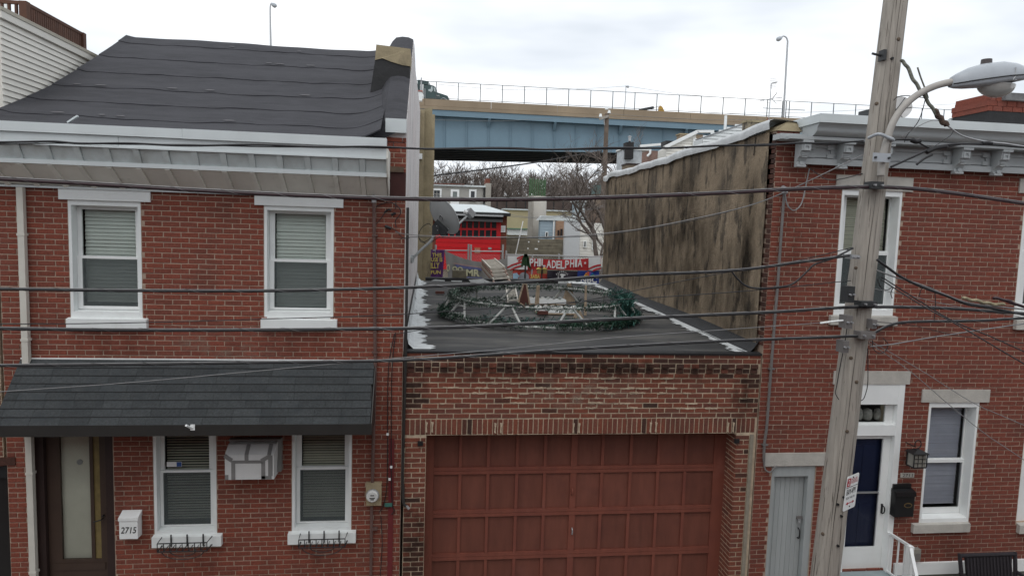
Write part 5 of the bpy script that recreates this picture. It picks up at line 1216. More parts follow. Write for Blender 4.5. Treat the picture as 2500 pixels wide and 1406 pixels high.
for px, py in ((1050, 553), (1050, 568), (1066, 552), (1068, 562)): q = P(px, py, bk.y-.035); MB().tube([q+Vector((0, .01, 0)), q+Vector((0, -.01, 0))], .008, 6).build('bolt', m_steel, dish)
MB().tube(spline([base+Vector((.01, 0, 0)), P(1010, 628, Yd-.05), P(1030, 608, Yd-.08), P(1052, 588, Yd-.10), P(1058, 572, Yd-.10), P(1059, 555, Yd-.10)], 6), .024, 10).build('mast', m_dish, dish, smooth=True)
MB().tube([base+Vector((.0, 0, 0)), base+Vector((.03, -.01, 0))], [.075, .07], 14).build('wall_foot', m_dish, dish)
MB().tube([P(1072, 565, Yd-.05), P(1110, 556, Yd+.05), P(1140, 528, Yd+.18)], .020, 8).build('feed_arm', m_dish, dish)
q = P(1148, 521, Yd+.20); MB().obox(q, (.05, .03, -.05), (.03, -.03, .01), (.03, .02, .04)).build('feed_box', m_steel, dish)
q = P(1138, 519, Yd+.17); MB().tube([q+Vector((.03, .0, .0)), q+Vector((-.035, -.02, .02))], .032, 12).build('feed_horn', m_white2, dish)
for k, pts in enumerate(([(1050,583),(1030,592),(1022,575),(1030,556),(1045,546),(1052,550)], [(1022,580),(1030,588),(1045,595),(1075,577)])):
    MB().tube(spline([P(x_, y_, Yd-.1) for x_, y_ in pts], 5), .006, 5).build('cable', m_rubber, dish)
# round frame of white pipe wound with garland
RC = Vector((2.05, 3.25)); R1, R2 = 1.78, 1.62
rz = lambda y: zroof(y)+.03
wr = thing('garland_ring_frame', (RC.x, RC.y, zroof(RC.y)), 'large round frame of white pipes wound with green garland lying on the garage roof', 'decoration')
m_pipe = M('white pvc pipe', (.47,.48,.46), .45, .1, 6)
def rp_(R_, z, a): return Vector((RC.x+R_*math.cos(a), RC.y+R_*math.sin(a)*.95, rz(RC.y+R_*math.sin(a))+z))
for R_, z in ((R1, .05), (R2, .34)):
    for s in range(10):
        a0, a1 = 2*math.pi*s/10+.015, 2*math.pi*(s+1)/10-.015
        MB().tube([rp_(R_, z, a0+(a1-a0)*i/5) for i in range(6)], .021, 8).build('pipe', m_pipe, wr)
for s in range(20):
    a = 2*math.pi*s/20; b = a+(.13 if s % 2 else -.13)
    MB().tube([rp_(R1, .05, a), rp_(R2, .34, b)], .02, 7).build('strut', m_pipe, wr)
for s in (3, 4, 5, 9): a = 2*math.pi*(s+.25)/10; MB().tube([rp_(R1, .05, a), rp_(R1-.35, .05, a+.1)], .015, 7).build('spoke', m_pipe, wr)
def garland(mat, arcs, name='garland'):
    g = MB()
    for R_, z, a0, a1, dens, fat in arcs:
        m = int(abs(a1-a0)*R_*dens)
        for i in range(m):
            a = random.uniform(a0, a1); c = rp_(R_, z, a)+Vector((random.gauss(0, fat), random.gauss(0, fat), random.gauss(0, fat)*.8))
            c.z = max(c.z, zroof(c.y)+.02)
            d = Vector((random.gauss(0, 1), random.gauss(0, 1), random.gauss(0, .7))).normalized()*random.uniform(.03, .075); w_ = d.cross(Vector((random.random(), random.random(), 1))).normalized()*.008
            g.poly([c-d-w_, c-d+w_, c+d])
    return g.build(name, mat, wr, recalc=False, kind='stuff')
m_gar = M('dark green tinsel', (.03,.08,.048), .6, .5, 30); m_gar2 = M('blue green tinsel', (.045,.13,.11), .6, .4, 30); m_gar3 = M('pale wire tinsel', (.16,.18,.16), .6, .4, 30)
pi = math.pi
garland(m_gar, [(R1, .07, 0, 2*pi, 290, .03), (R2, .34, 0, 2*pi, 250, .03), (R2, .34, .4*pi, .95*pi, 200, .03), (R1, .09, 1.5*pi, 1.78*pi, 600, .045), (R1, .07, .9*pi, 1.1*pi, 350, .05)])
garland(m_gar2, [(R1-.05, .08, -.34*pi, .06*pi, 900, .06), (R2, .34, -.25*pi, .12*pi, 900, .065), (R1-.38, .08, 1.2*pi, 1.6*pi, 260, .04)])
garland(m_gar3, [(R2, .33, .75*pi, 1.2*pi, 320, .05), (R1, .06, .9*pi, 1.4*pi, 160, .04), (R2, .36, .2*pi, .8*pi, 90, .03)])
# garland light bulbs hanging off the pipes
for k in range(22):
    a = random.uniform(0, 2*pi); R_, z = random.choice(((R1, .05), (R2, .34))); c = rp_(R_, z, a); MB().tube([c, c+Vector((random.uniform(-.03, .03), -.03, -.02)), c+Vector((random.uniform(-.04, .04), -.03, -.05))], .006, 4).build('light_bulb', m_pipe, wr)
# wooden cut-outs and scalloped trays inside the ring
def roofp(px, py, dz=0):
    p = PZZ(px, py, 3.86+dz); return PZZ(px, py, zroof(p.y)+.02+dz)
yb0 = roofp(1300, 748).y
m_wood = M('bare weathered wood', (.36,.28,.20), .85, .25, 6, stretch=(1,1,4)); m_fin = M('brown painted board', (.085,.028,.02), .6, .1, 4)
def cutout(label, pts, Y, mat, edge=None, name='wooden_cutout', slats=0, dep=.05):
    Y = roofp(sum(x_ for x_, y_ in pts)/len(pts), max(y_ for x_, y_ in pts)).y
    ps = [P(x_, y_, Y) for x_, y_ in pts]; cx_ = sum((p.x for p in ps))/len(ps); zmin = min(p.z for p in ps)
    dz = zroof(Y)+.02-zmin if abs(zroof(Y)+.02-zmin) < .25 else 0
    t = thing(name, (cx_, Y, zmin), label, 'decoration', 'wooden cut-outs inside the garland ring')
    MB().prism(ps, (0, dep, 0)).build('board', mat, t)
    if edge:
        for a, b in zip(ps, ps[1:]+ps[:1]): MB().beam(a+Vector((0, -.004, 0)), b+Vector((0, -.004, 0)), .03, .018, (0,1,0)).build('edging', edge, t)
    if slats:
        tl, tr, br, bl = ps
        for k in range(slats):
            s0_, s1_ = (k+.12)/slats, (k+.72)/slats
            q = [tl.lerp(tr, s0_), tl.lerp(tr, s1_), bl.lerp(br, s1_), bl.lerp(br, s0_)]; MB().prism([p+Vector((0, -.003, 0)) for p in q], (0, -.014, 0)).build('slat', mat, t)
    return t
cutout('brown fin shaped board standing in the garland ring', [(1278,693),(1285,693),(1294,748),(1282,748),(1267,738),(1267,731)], 2.9, m_fin, m_wood)
cutout('slatted wooden wedge standing in the garland ring', [(1386,692),(1394,692),(1406,744),(1372,742)], 3.2, m_wood, None, slats=7)
cutout('narrow pair of wooden uprights beside the brown fin board', [(1311,697),(1318,697),(1316,752),(1305,752)], 2.75, m_wood, None, slats=2)
cutout('thin single wooden upright right of the slatted wedge', [(1429,697),(1433,697),(1432,770),(1426,770)], 2.4, m_wood, None, dep=.035)
cutout('low wooden end board of the front scalloped tray', [(1412,752),(1414,752),(1426,777),(1400,777)], 2.15, m_wood, None)
def tray(label, pxl, pxr, pyb, Y, h=.11, dpt=.32):
    Y = roofp((pxl+pxr)/2, pyb).y; a, b = P(pxl, pyb, Y), P(pxr, pyb, Y); z0 = zroof(Y)+.025; t = thing('scalloped_tray', ((a.x+b.x)/2, Y, z0), label, 'decoration', 'white scalloped trays inside the garland ring')
    B(a.x, b.x, Y, Y+dpt, z0, z0+.03).build('floor', m_wood, t)
    nn_ = 6; pts = [(a.x, Y, z0+.03)]+[(a.x+(b.x-a.x)*i/36, Y, z0+h+.028*abs(math.sin(i*math.pi*nn_/36))) for i in range(37)]+[(b.x, Y, z0+.03)]
    MB().prism(pts, (0, .02, 0)).build('scalloped_front', m_white2, t); MB().prism([(x_, y_+dpt-.03, z_) for x_, y_, z_ in pts], (0, .02, 0)).build('scalloped_back', m_white2, t)
    return t
tray('white scalloped tray behind, reaching to the brown fin board', 1293, 1382, 744, 3.0)
tray('white scalloped tray in front, holding a loose brick', 1312, 1418, 768, 2.35)
# loose bricks
def loose(px, py, Y, rot, label, dz=0):
    p = P(px, py, Y); p.z = zroof(Y)+.02+dz
    g = MB(); a = Vector((math.cos(rot), math.sin(rot), 0)); b = Vector((-a.y, a.x, 0)); g.obox(p+Vector((0, 0, .03)), a*.10, b*.048, Vector((0, 0, .03)))
    g.build('loose_brick', m_brickG, label=label, category='brick', group='loose bricks on the garage roof')
tag_ = None
def loose_(px, py, Y, rot, label, dz=0):
    p = P(px, py, Y); p.z = zroof(Y)+.015+dz; a = Vector((math.cos(rot), math.sin(rot), 0)); b = Vector((-a.y, a.x, 0))
    o = MB().obox(p+Vector((0, 0, .03)), a*.10, b*.048, Vector((0, 0, .03))).build('loose_brick', m_fin); tag(o, label, 'brick', 'loose bricks on the garage roof')
loose_(1074, 713, 6.2, .05, 'loose red brick lying alone left of the garland ring'); loose_(1108, 714, 6.1, .0, 'loose red brick at the back left edge of the garland ring')
loose_(1324, 768, roofp(1324, 768).y-.08, .0, 'loose red brick lying in the front scalloped tray', .03)
# stack of ladders over the rear parapet
ld = thing('ladder_stack', P(1215, 690, 8.8), 'stack of old white extension ladders propped over the rear parapet', 'ladder')
m_lad = M('dirty white ladder', (.50,.47,.41), .6, .2, 8); m_ladr = M('rust stained ladder rail', (.33,.22,.18), .7, .3, 10)
for s in range(5):
    f_ = s/4; dz_ = Vector((0, 0, -.062*s))
    tl, tr = P(1177, 634, 11.2)+dz_, P(1207, 632, 11.2)+dz_
    bl_, br_ = P(1198+10*f_, 656+36*f_, 9.6-.9*f_), P(1232+14*f_, 653+35*f_, 9.6-.9*f_)
    mt = m_lad if s in (0, 3) else m_ladr
    MB().beam(tl, bl_, .035, .05).build('rail', mt, ld); MB().beam(tr, br_, .035, .05).build('rail', mt, ld)
    for k in range(9):
        t = (k+.9)/9.2; MB().beam(tl.lerp(bl_, t), tr.lerp(br_, t), .05, .028).build('rung', m_lad, ld)
tl, bl_ = P(1196, 676, 8.6), P(1208, 722, 5.6); tr, br_ = P(1236, 674, 8.6), P(1262, 722, 5.6)
ld2 = thing('roof_ladder', P(1230, 710, 7), 'white ladder lying on the garage roof behind the garland ring', 'ladder')
bl_ = roofp(1240, 735, .06); br_ = roofp(1264, 734, .06); tl = roofp(1236, 706, .08); tr = roofp(1258, 705, .08)
MB().beam(tl, bl_, .03, .06).build('rail', m_lad, ld2); MB().beam(tr, br_, .03, .06).build('rail', m_lad, ld2)
for k in range(9): t = (k+.5)/9; MB().beam(tl.lerp(bl_, t), tr.lerp(br_, t), .03, .03).build('rung', m_lad, ld2)
# chimney block standing behind the parapet and dark plank stub
q = rect(1103, 660, 1139, 682, 9.4); cb_ = thing('cement_block', ((q[0]+q[1])/2, 9.5, q[2]), 'mossy cement block standing on the rear parapet before the grey tarp', 'block')
MB().prism([(q[0], 9.25, q[2]-.15), (q[1], 9.25, q[2]-.15), (q[1]-.02, 9.25, q[3]), (q[0]+.02, 9.25, q[3])], (0, .3, 0)).build('block', M('mossy cement', (.13,.115,.08), .95, .25, 7, bump=.4, bscale=15), cb_)
# pale gusset of rubble at the right end of the parapet
rb_ = MB().grid(lambda u, v: (P(1385+75*u, 700, 9.0).x, 8.75+.5*v, zroof(9)+.02+.045*math.sin(math.pi*min(1, .25+u*.8))*math.sin(math.pi*min(1, v*.9+.1))*(1+.2*math.sin(u*17))), 16, 8).build('parapet_heap', m_wpatch, hG, recalc=False, smooth=True)

# ------------------------------------------------------------------ yard behind the garage
q0 = P(1033, 265, 10.5); q1 = P(1055.5, 265, 10.5)
sb_ = thing('stucco_rear_building', (-3, 10.5, 2.7), 'tall narrow tan stucco wall end seen just right of the white party wall', 'building')
MB().box(-5.0, P(1044, 480, 10.5).x+.18, 14.0, 20, 2.5, P(1045, 264, 14.0).z-.2).build('wall', m_stucco2, sb_)
MB().prism([(P(1034, 480, 10.5).x-.25, 10.5, 2.6), (P(1054, 600, 10.5).x, 10.5, 2.6), (P(1055, 300, 10.5).x, 10.5, P(1050, 262, 10.5).z), (P(1036, 300, 10.5).x, 10.5, P(1036, 266, 10.5).z)], (0, .5, 0)).build('chimney_wall', m_stucco2, sb_)
MB().box(-1.2, P(1033, 480, 10.3).x, 10.25, 10.48, 2.6, P(1026, 268, 10.3).z).build('wall_return', m_stucco2, sb_)
q = rect(1019, 226, 1031, 239, 10.4); B(q[0], q[1], 10.3, 10.5, q[2]-.1, q[3]).build('vent_block', m_white, sb_); B(q[0]-.01, q[1]+.01, 10.28, 10.52, q[3], q[3]+.035).build('vent_cap', M('pink brick', (.4,.16,.13), .8, .1), sb_)
q = rect(1020, 376, 1031, 389, 10.2); B(q[0], q[1], 10.1, 10.24, q[2], q[3]).build('junction_box', m_white2, sb_)

YF = 12.0
fc = thing('chain_link_fence', P(1250, 690, YF), 'chain link fence hung with banners behind the garage roof', 'fence')
m_rail = M('galvanised rail', (.36,.36,.36), .5, .1, 8)
zg = terrain(0, YF)
def fp(px, py, Y=YF): return P(px, py, Y)
for (xa, ya), (xb, yb2) in (((1035,611),(1143,612)), ((1150,613.5),(1228,614)), ((1236,622),(1475,627))): MB().tube([fp(xa, ya), fp(xb, yb2)], .022, 7).build('top_rail', m_rail, fc)
for x_, y_ in ((1064,598),(1144,596),(1150,597),(1228,597),(1236,612),(1300,622),(1365,619),(1474,620)):
    p = fp(x_, y_); MB().tube([(p.x, YF, zg-.1), (p.x, YF, p.z)], .03, 8).build('post', m_rail, fc)
g = MB(); xL, xR = fp(1064, 640).x, fp(1475, 640).x; zt_ = fp(1250, 622).z; n = int((xR-xL)/.085)
for k in range(n+14):
    x_ = xL+.085*k
    for s in (-1, 1):
        a = Vector((x_, YF+.012, zt_)); b = Vector((x_+s*1.1, YF+.012, zt_-1.1))
        if s > 0 and x_ > xR: continue
        g.tube([a, b], .0035, 3, caps=False)
g.build('chain_link', m_rail, fc, recalc=False, kind='stuff')
def banner(label, quad, mat, Y=YF-.05, sag=0.0, folds=.02, name='banner', grp=True, amp=9):
    """quad: tl, tr, br, bl in the photograph's pixels; a hanging sheet with folds."""
    tl, tr, br, bl = [P(x_, y_, Y) for x_, y_ in quad]
    def fn(u, v):
        p = tl.lerp(tr, u).lerp(bl.lerp(br, u), v); p = p.copy(); p.y -= folds*(math.sin(u*amp+v*2)+.5*math.sin(u*amp*2.3+1)); p.z -= sag*math.sin(math.pi*u)*(1-v)*1.0; return p
    t = thing(name, tl.lerp(br, .5), label, 'banner', 'banners on the chain link fence')
    MB().grid(fn, 28, 6).build('cloth', mat, t, smooth=True, recalc=False)
    return t, fn
rt, upv = Vector((1,0,0)), Vector((0,0,1))
def btext(body, pxl, pyt, pxr, pyb, mat, t, Y=YF-.13, rise=0, name='lettering', bold=.03):
    p = P(pxl, pyb, Y); w_ = (P(pxr, pyb, Y)-p).length; h_ = (P(pxl, pyt, Y)-p).length; r_ = P(pxr, pyb+rise, Y)-p
    return text(body, p, r_, upv, w_, h_, mat, t, name, bold=bold)
m_purple = M('purple banner cloth', (.10,.028,.14), .7, .2, 3); m_ylw = M('yellow lettering', (.55,.45,.12), .7, .1); m_tarp = M('grey tarp', (.25,.245,.235), .75, .1, 2)
m_redb = M('red banner cloth', (.42,.025,.03), .65, .1, 3); m_whtb = M('white banner cloth', (.62,.63,.63), .65, .08, 3); m_dkb = M('dark plum banner cloth', (.022,.016,.028), .6, .2, 3); m_blueb = M('blue banner cloth', (.012,.035,.20), .55, .2, 2)
t, _ = banner('purple banner with yellow lettering at the left end of the fence', ((1034,609),(1086,610),(1080,688),(1030,688)), m_purple, folds=.03)
btext('IN THIS', 1041, 617, 1078, 627, m_ylw, t, rise=1); btext('HOUSE IS', 1036, 629, 1080, 639, m_ylw, t, rise=0); btext('PHILLY', 1037, 642, 1073, 656, m_ylw, t, rise=-1); btext('FUN', 1052, 660, 1076, 669, m_ylw, t)
t, _ = banner('sagging grey tarp with faded pale lettering on the fence', ((1085,611),(1238,630),(1236,682),(1096,690)), m_tarp, sag=.22, folds=.035, amp=14)
m_fade = M('faded pale lettering', (.56,.55,.36), .8, .15, 8); m_fblue = M('faded blue print', (.12,.13,.27), .8, .25, 8); m_fpink = M('faded pink print', (.36,.25,.23), .8, .15, 8)
btext('O', 1090, 645, 1098, 663, m_fade, t); btext('OO', 1104, 650, 1130, 662, m_fade, t, rise=2); btext('MR', 1138, 657, 1171, 674, m_fade, t, rise=1)
for pts, mt in (([(1111,645),(1130,648),(1176,655),(1176,661),(1140,657),(1114,652)], m_fblue), ([(1104,642),(1115,642),(1140,647),(1176,652),(1176,654),(1138,650),(1112,645)], m_fpink), ([(1139,675),(1177,677),(1176,684),(1142,681)], m_fblue)):
    MB().prism([P(x_, y_, YF-.115) for x_, y_ in pts], (0, -.004, 0)).build('faded_print', mt, t)
t, _ = banner('red and white banner lettered with the city name along the fence top', ((1241,624),(1468,628),(1467,661),(1238,656)), m_redb, folds=.015, sag=.10)
for x0_, x1_ in ((1239, 1288), (1437, 1467)):
    MB().grid(lambda u, v: P(x0_+(x1_-x0_)*u, 624.5+33*v+(3 if x0_ > 1400 else .8*u), YF-.085), 6, 3).build('white_panel', m_whtb, t, recalc=False)
def stripe(pts, w_=4.2):
    MB().prism([P(x_, y_, YF-.10) for x_, y_ in pts]+[P(x_, y_+w_, YF-.10) for x_, y_ in reversed(pts)], (0, -.004, 0)).build('red_stripe', m_redb, t)
for s in (((1239,651),(1250,645),(1262,641),(1275,637)), ((1246,657),(1258,651),(1268,648),(1277,646)), ((1262,629),(1270,626),(1280,624)), ((1265,635),(1272,631),(1282,628)), ((1437,655),(1448,649),(1458,646),(1467,645)), ((1447,659),(1456,655),(1467,653))): stripe(s)
for i, (c_, x_, y_) in enumerate(zip('PHILADELPHIA', (1292.5,1304,1315,1321.5,1334,1347,1357.5,1368,1379,1391.5,1403.5,1410), (631,631,631,632,634.5,635.5,636.5,637,635.5,633.5,632.5,632))):
    w_ = {'I': 5, 'A': 11.5}.get(c_, 10); btext(c_, x_, y_, x_+w_, y_+19.5, m_whtb, t)
sc_ = P(1428.5, 642, YF-.13); MB().prism([sc_+Vector((math.sin(a)*r_, 0, math.cos(a)*r_)) for a, r_ in [(i*math.pi/5, .05 if i % 2 == 0 else .02) for i in range(10)]], (0, -.004, 0)).build('star', m_whtb, t)
t, _ = banner('red banner with yellow lettering below the city banner', ((1252,656),(1337,659),(1336,684),(1250,684)), M('orange red banner cloth', (.40,.05,.035), .65, .1, 3), folds=.03, Y=YF-.03)
gq = P(1279, 677, YF-.12); MB().prism([gq+Vector((.16*math.cos(i*.2618), 0, .16*math.sin(i*.2618))) for i in range(24)], (0, -.004, 0)).build('grey_globe', M('grey globe print', (.24,.25,.28), .7, .25, 9), t)
btext('3ABA', 1295, 670, 1318, 680, m_ylw, t); MB().prism([P(x_, y_, YF-.12) for x_, y_ in ((1252,668),(1262,666),(1268,674),(1264,680),(1252,680))], (0, -.004, 0)).build('pale_blue_print', M('pale blue print', (.30,.45,.58), .7, .2, 9), t)
t, _ = banner('dark plum banner with arched white lettering below the city banner', ((1336,660),(1412,662),(1411,686),(1335,685)), m_dkb, folds=.03, Y=YF-.035)
for i, c_ in enumerate('FIREBALL'):
    a = math.radians(-52+i*15); c0_ = P(1372.5, 680, YF-.125)+Vector((math.sin(a)*.19, 0, math.cos(a)*.19)); text(c_, c0_-Vector((math.cos(a)*.02, 0, -math.sin(a)*.02)), (math.cos(a), 0, -math.sin(a)), (math.sin(a), 0, math.cos(a)), .036 if c_ != 'I' else .012, .055, m_whtb, t)
MB().prism([P(x_, y_, YF-.125) for x_, y_ in ((1366,670),(1371,668),(1377,669),(1382,671),(1376,674),(1375,678),(1369,678),(1370,674))], (0, -.004, 0)).build('white_emblem', m_whtb, t)
t, _ = banner('blue banner with coloured fan emblem and white letters at the right end', ((1410,661),(1463,661),(1462,700),(1409,700)), m_blueb, folds=.01, Y=YF-.05)
fcen = P(1438.5, 675.5, YF-.13)
for i, (ang, col) in enumerate(((-74,(.62,.36,.05)),(-45,(.62,.20,.05)),(-16,(.55,.10,.06)),(16,(.16,.07,.32)),(45,(.02,.14,.42)),(74,(.04,.30,.09)))):
    a = math.radians(ang); d_ = Vector((math.sin(a), 0, math.cos(a))); s_ = Vector((d_.z, 0, -d_.x))
    MB().prism([fcen+d_*.02]+[fcen+d_*(.125+.042*math.cos(b_))+s_*.042*math.sin(b_) for b_ in [math.radians(-110+22*k) for k in range(11)]], (0, -.004, 0)).build('fan_feather', M('feather %d' % i, col, .6, .05), t)
btext('NBC', 1417.5, 676.5, 1457.5, 690, m_whtb, t); btext('SPORTS', 1424, 693.5, 1455, 698.5, m_ylw, t)
# post with green streamers, pair of lanterns
q = P(1283, 640, 10.6); gs = thing('streamer_post', (q.x, 10.6, 2.7), 'dark thin post with drooping green streamers before the city banner', 'post')
MB().tube([(q.x, 10.6, 2.7), (q.x, 10.6, P(1283, 620, 10.6).z)], .025, 7).build('post', m_fascia, gs)
m_gst = M('dark green streamer', (.012,.045,.014), .7, .4, 10)
for pts in ([(1283,620),(1278,630),(1276,642),(1274,651)], [(1284,620),(1289,630),(1290,642),(1294,655)], [(1282,621),(1281,634),(1280,648)], [(1284,621),(1287,636),(1288,650)], [(1290,648),(1294,653),(1298,655)]):
    ps = [P(x_, y_, 10.55) for x_, y_ in pts]; MB().prism([p+Vector((-.03, 0, 0)) for p in ps]+[p+Vector((.035, 0, 0)) for p in reversed(ps)], (0, .03, 0)).build('streamer', m_gst, gs)
tw = thing('twin_lantern', P(1322, 668, 11.2), 'pair of small brass coloured lanterns before the red banner', 'lantern')
for x_ in (1316, 1330):
    q = rect(x_-4.5, 657, x_+4.5, 668, 11.2); B(q[0], q[1], 11.15, 11.27, q[2], q[3]).build('lantern_box', M('tarnished brass', (.22,.16,.06), .5, .25, 9) if x_ == 1316 else bpy.data.materials['tarnished brass'], tw)
    MB().prism([(q[0]-.02, 11.14, q[3]), (q[1]+.02, 11.14, q[3]), ((q[0]+q[1])/2, 11.14, q[3]+.05)], (0, .15, 0)).build('lantern_roof', m_ylw, tw)
q = P(1323, 664, 11.22); B(q.x-.02, q.x+.02, 11.2, 11.24, 2.7, P(1323, 648, 11.2).z).build('post', m_fascia, tw)

# ------------------------------------------------------------------ buildings on the rise behind
def bldg(name, label, pxl, pxr, pyt, Y, depth, mat, cat='building', group=None, roof=None, parapet=.0):
    x0_, x1_ = P(pxl, (pyt+600)/2, Y).x, P(pxr, (pyt+600)/2, Y).x; z1_ = P((pxl+pxr)/2, pyt, Y).z; z0_ = terrain(0, Y)-.3
    t = thing(name, ((x0_+x1_)/2, Y, z0_), label, cat, group)
    B(x0_, x1_, Y, Y+depth, z0_, z1_).build('wall', mat, t)
    if roof: B(x0_-.15, x1_+.15, Y-.15, Y+depth+.1, z1_, z1_+roof[0]).build('roof', roof[1], t)
    return t, x0_, x1_, z0_, z1_
def bwin(t, px, Y, trim=m_white2, glass=None, bars=(1, 1), fw_=.10, name='window'):
    a, b, c, d = rect(*px, Y); w = frame_boards(MB(), a, b, c, d, a+fw_, b-fw_, c+fw_, d-fw_, Y-.10, Y+.02).build(name, trim, t)
    nx, nz_ = bars
    for i in range(nx):
        for j in range(nz_):
            xa, xb = a+fw_+(b-a-2*fw_)*i/nx, a+fw_+(b-a-2*fw_)*(i+1)/nx; za, zb_ = c+fw_+(d-c-2*fw_)*j/nz_, c+fw_+(d-c-2*fw_)*(j+1)/nz_
            B(xa+(.03 if nx > 1 else 0), xb-(.03 if nx > 1 else 0), Y-.03, Y-.01, za+(.03 if nz_ > 1 else 0), zb_-(.03 if nz_ > 1 else 0)).build('pane', glass or m_bgl, w)
    return w
m_bgl = M('dark pane', (.02,.024,.03), .15, .2, 2, spec=.6)
m_bgb = M('far red brick', (.17,.055,.035), .9, .35, 6, stretch=(1,1,3))
YR_ = 30.0
t, x0_, x1_, z0_, z1_ = bldg('red_door_garage', 'brick garage with bright red overhead door behind the fence', 1000, 1237, 524, YR_, 6, m_bgb)
B(x0_-.2, x1_+.15, YR_-.5, YR_+6.2, z1_, z1_+.16).build('roof_edge', m_black, t)
MB().prism([(x0_, YR_-.3, z1_+.165), (x1_+.1, YR_-.3, z1_+.165), (x1_-.9, YR_+6, z1_+.75), (x0_, YR_+6, z1_+.75)], (0, 0, .03)).build('white_roof', m_metalw, t)
dx0, dx1, dz0, dz1 = rect(1064, 540, 1222, 640, YR_-.06)
dz0 = z0_+.2; dd = B(dx0, dx1, YR_-.06, YR_+.01, dz0, dz1).build('overhead_door', m_red, t)
for i in range(9):
    for y0_, y1_ in ((541, 557), (562, 578)):
        a, b, c, d = rect(1083+14.7*i-.0, y0_, 1083+14.7*i+11.2, y1_, YR_-.07); B(a, b, YR_-.075, YR_-.062, c, d).build('door_pane', m_bgl, dd)
for y_ in (580, 592, 604, 616): z = P(1150, y_, YR_).z; B(dx0, dx1, YR_-.085, YR_-.063, z-.02, z+.02).build('door_rib', m_red, dd)
for y_ in (538.5, 559.5, ): z = P(1150, y_, YR_).z; B(dx0, dx1, YR_-.09, YR_-.061, z-.03, z+.03).build('door_rib', m_red, dd)
a, b, c, d = rect(1050, 527, 1226, 540, YR_-.3); MB().prism([(a, YR_-.5, d), (a, YR_-.7, c), (a, YR_-.05, c), (a, YR_-.05, d+.1)], (b-a, 0, 0)).build('door_awning', m_black, t)
B(a-.02, b+.02, YR_-.72, YR_-.5, d, d+.10).build('gutter', m_steel, t)
a, b, c, d = rect(1220, 551, 1234, 567, YR_-.05); nb = B(a, b, YR_-.05, YR_-.01, c, d).build('notice_board', m_white2, t); B(a+.05, b-.05, YR_-.056, YR_-.051, c+.08, c+.13).build('notice_line', m_doorgb, nb); B(a+.05, b-.05, YR_-.056, YR_-.051, c+.2, c+.24).build('notice_line', m_doorgb, nb)
a, b, c, d = rect(1158, 604, 1173, 614, YR_-.1); cs = B(a, b, YR_-.11, YR_-.09, c-.1, d).build('call_sign', M('faded red sign', (.42,.12,.06), .7, .2, 5), t); text('CALL', (a+.03, YR_-.115, c-.06), rt, upv, b-a-.06, .2, m_whtb, cs)
a, b, c, d = rect(1192, 604, 1200, 609, YR_-.1); B(a, b, YR_-.12, YR_-.09, c, d).build('door_handle', m_steel, t)
# grey stucco house above it
YW = 42.0
t, x0_, x1_, z0_, z1_ = bldg('grey_stucco_house', 'pale grey stucco house with three white framed windows under the bridge', 1010, 1190, 455, YW, 10, M('pale grey stucco', (.38,.37,.34), .9, .08, 1))
B(x0_-.2, x1_+.1, YW-.2, YW+10, z1_, z1_+.12).build('roof', m_metalw, t); MB().beam((x0_, YW-.22, z1_+.14), (x1_-1.8, YW-.22, z1_+.16), .06, .06).build('roof_flashing', m_bgb, t)
a, b, c, d = rect(1184, 448, 1197, 560, YW); ck = B(a, b, YW-.3, YW+1.2, c, d).build('chimney', M('pale cement', (.36,.34,.30), .9, .1, 1), t); a, b, c, d = rect(1185, 437, 1196, 449, YW); B(a, b, YW-.2, YW+.9, c, d).build('chimney_head', m_bgb, ck)
a, b, c, d = rect(1180, 455, 1183, 505, YW-.1); B(a, b, YW-.15, YW-.02, c, d).build('downspout', m_black, t)
bwin(t, (1055, 461, 1078, 487), YW, bars=(2, 2), fw_=.12); bwin(t, (1100, 463, 1121, 498), YW, glass=M('pale pane', (.2,.23,.22), .2, .2, 1), fw_=.16); bwin(t, (1145, 463, 1163, 492), YW, fw_=.13)
# concrete block wall
YC = 34.0
cw = thing('block_wall', P(1300, 622, YC), 'stained concrete block wall between red door garage and white slab', 'wall')
a, b, c, d = rect(1230, 583, 1382, 640, YC); c = terrain(0, YC)-.2
B(a, b, YC+.02, YC+.3, c, d-.01).build('core', m_cmu, cw)
nrow = 7; hr = .215; cm = None
for r in range(nrow):
    z = d-hr*(r+.5); x_ = a-(.42 if r % 2 else 0)
    while x_ < b-.05:
        xa, xb = max(a, x_), min(b, x_+.84); x_ += .84
        if xb-xa > .1: B(xa+.008, xb-.008, YC-.01, YC+.03, z-hr/2+.008, z+hr/2-.008).build('concrete_block', m_cmu, cw)
for px, py in ((1291, 591), (1309, 608), (1315, 590), (1289, 607)): q = P(px, py, YC-.03); B(q.x-(.1 if px == 1309 else .04), q.x+(.1 if px == 1309 else .04), YC-.03, YC-.011, q.z-.04, q.z+.05).build('white_mark', m_white2, cw)
q0, q1 = P(1257, 608, YC-.6), P(1277, 540, YC-.6); wp = thing('leaning_pole', q0, 'thin white pole leaning against the concrete block wall', 'pole'); MB().tube([q0-Vector((0, 0, .6)), q1], .035, 6).build('shaft', m_white2, wp); MB().tube([q0-Vector((0, 0, .62)), q0-Vector((0, 0, .5))], .05, 6).build('ferrule', m_steel, wp)
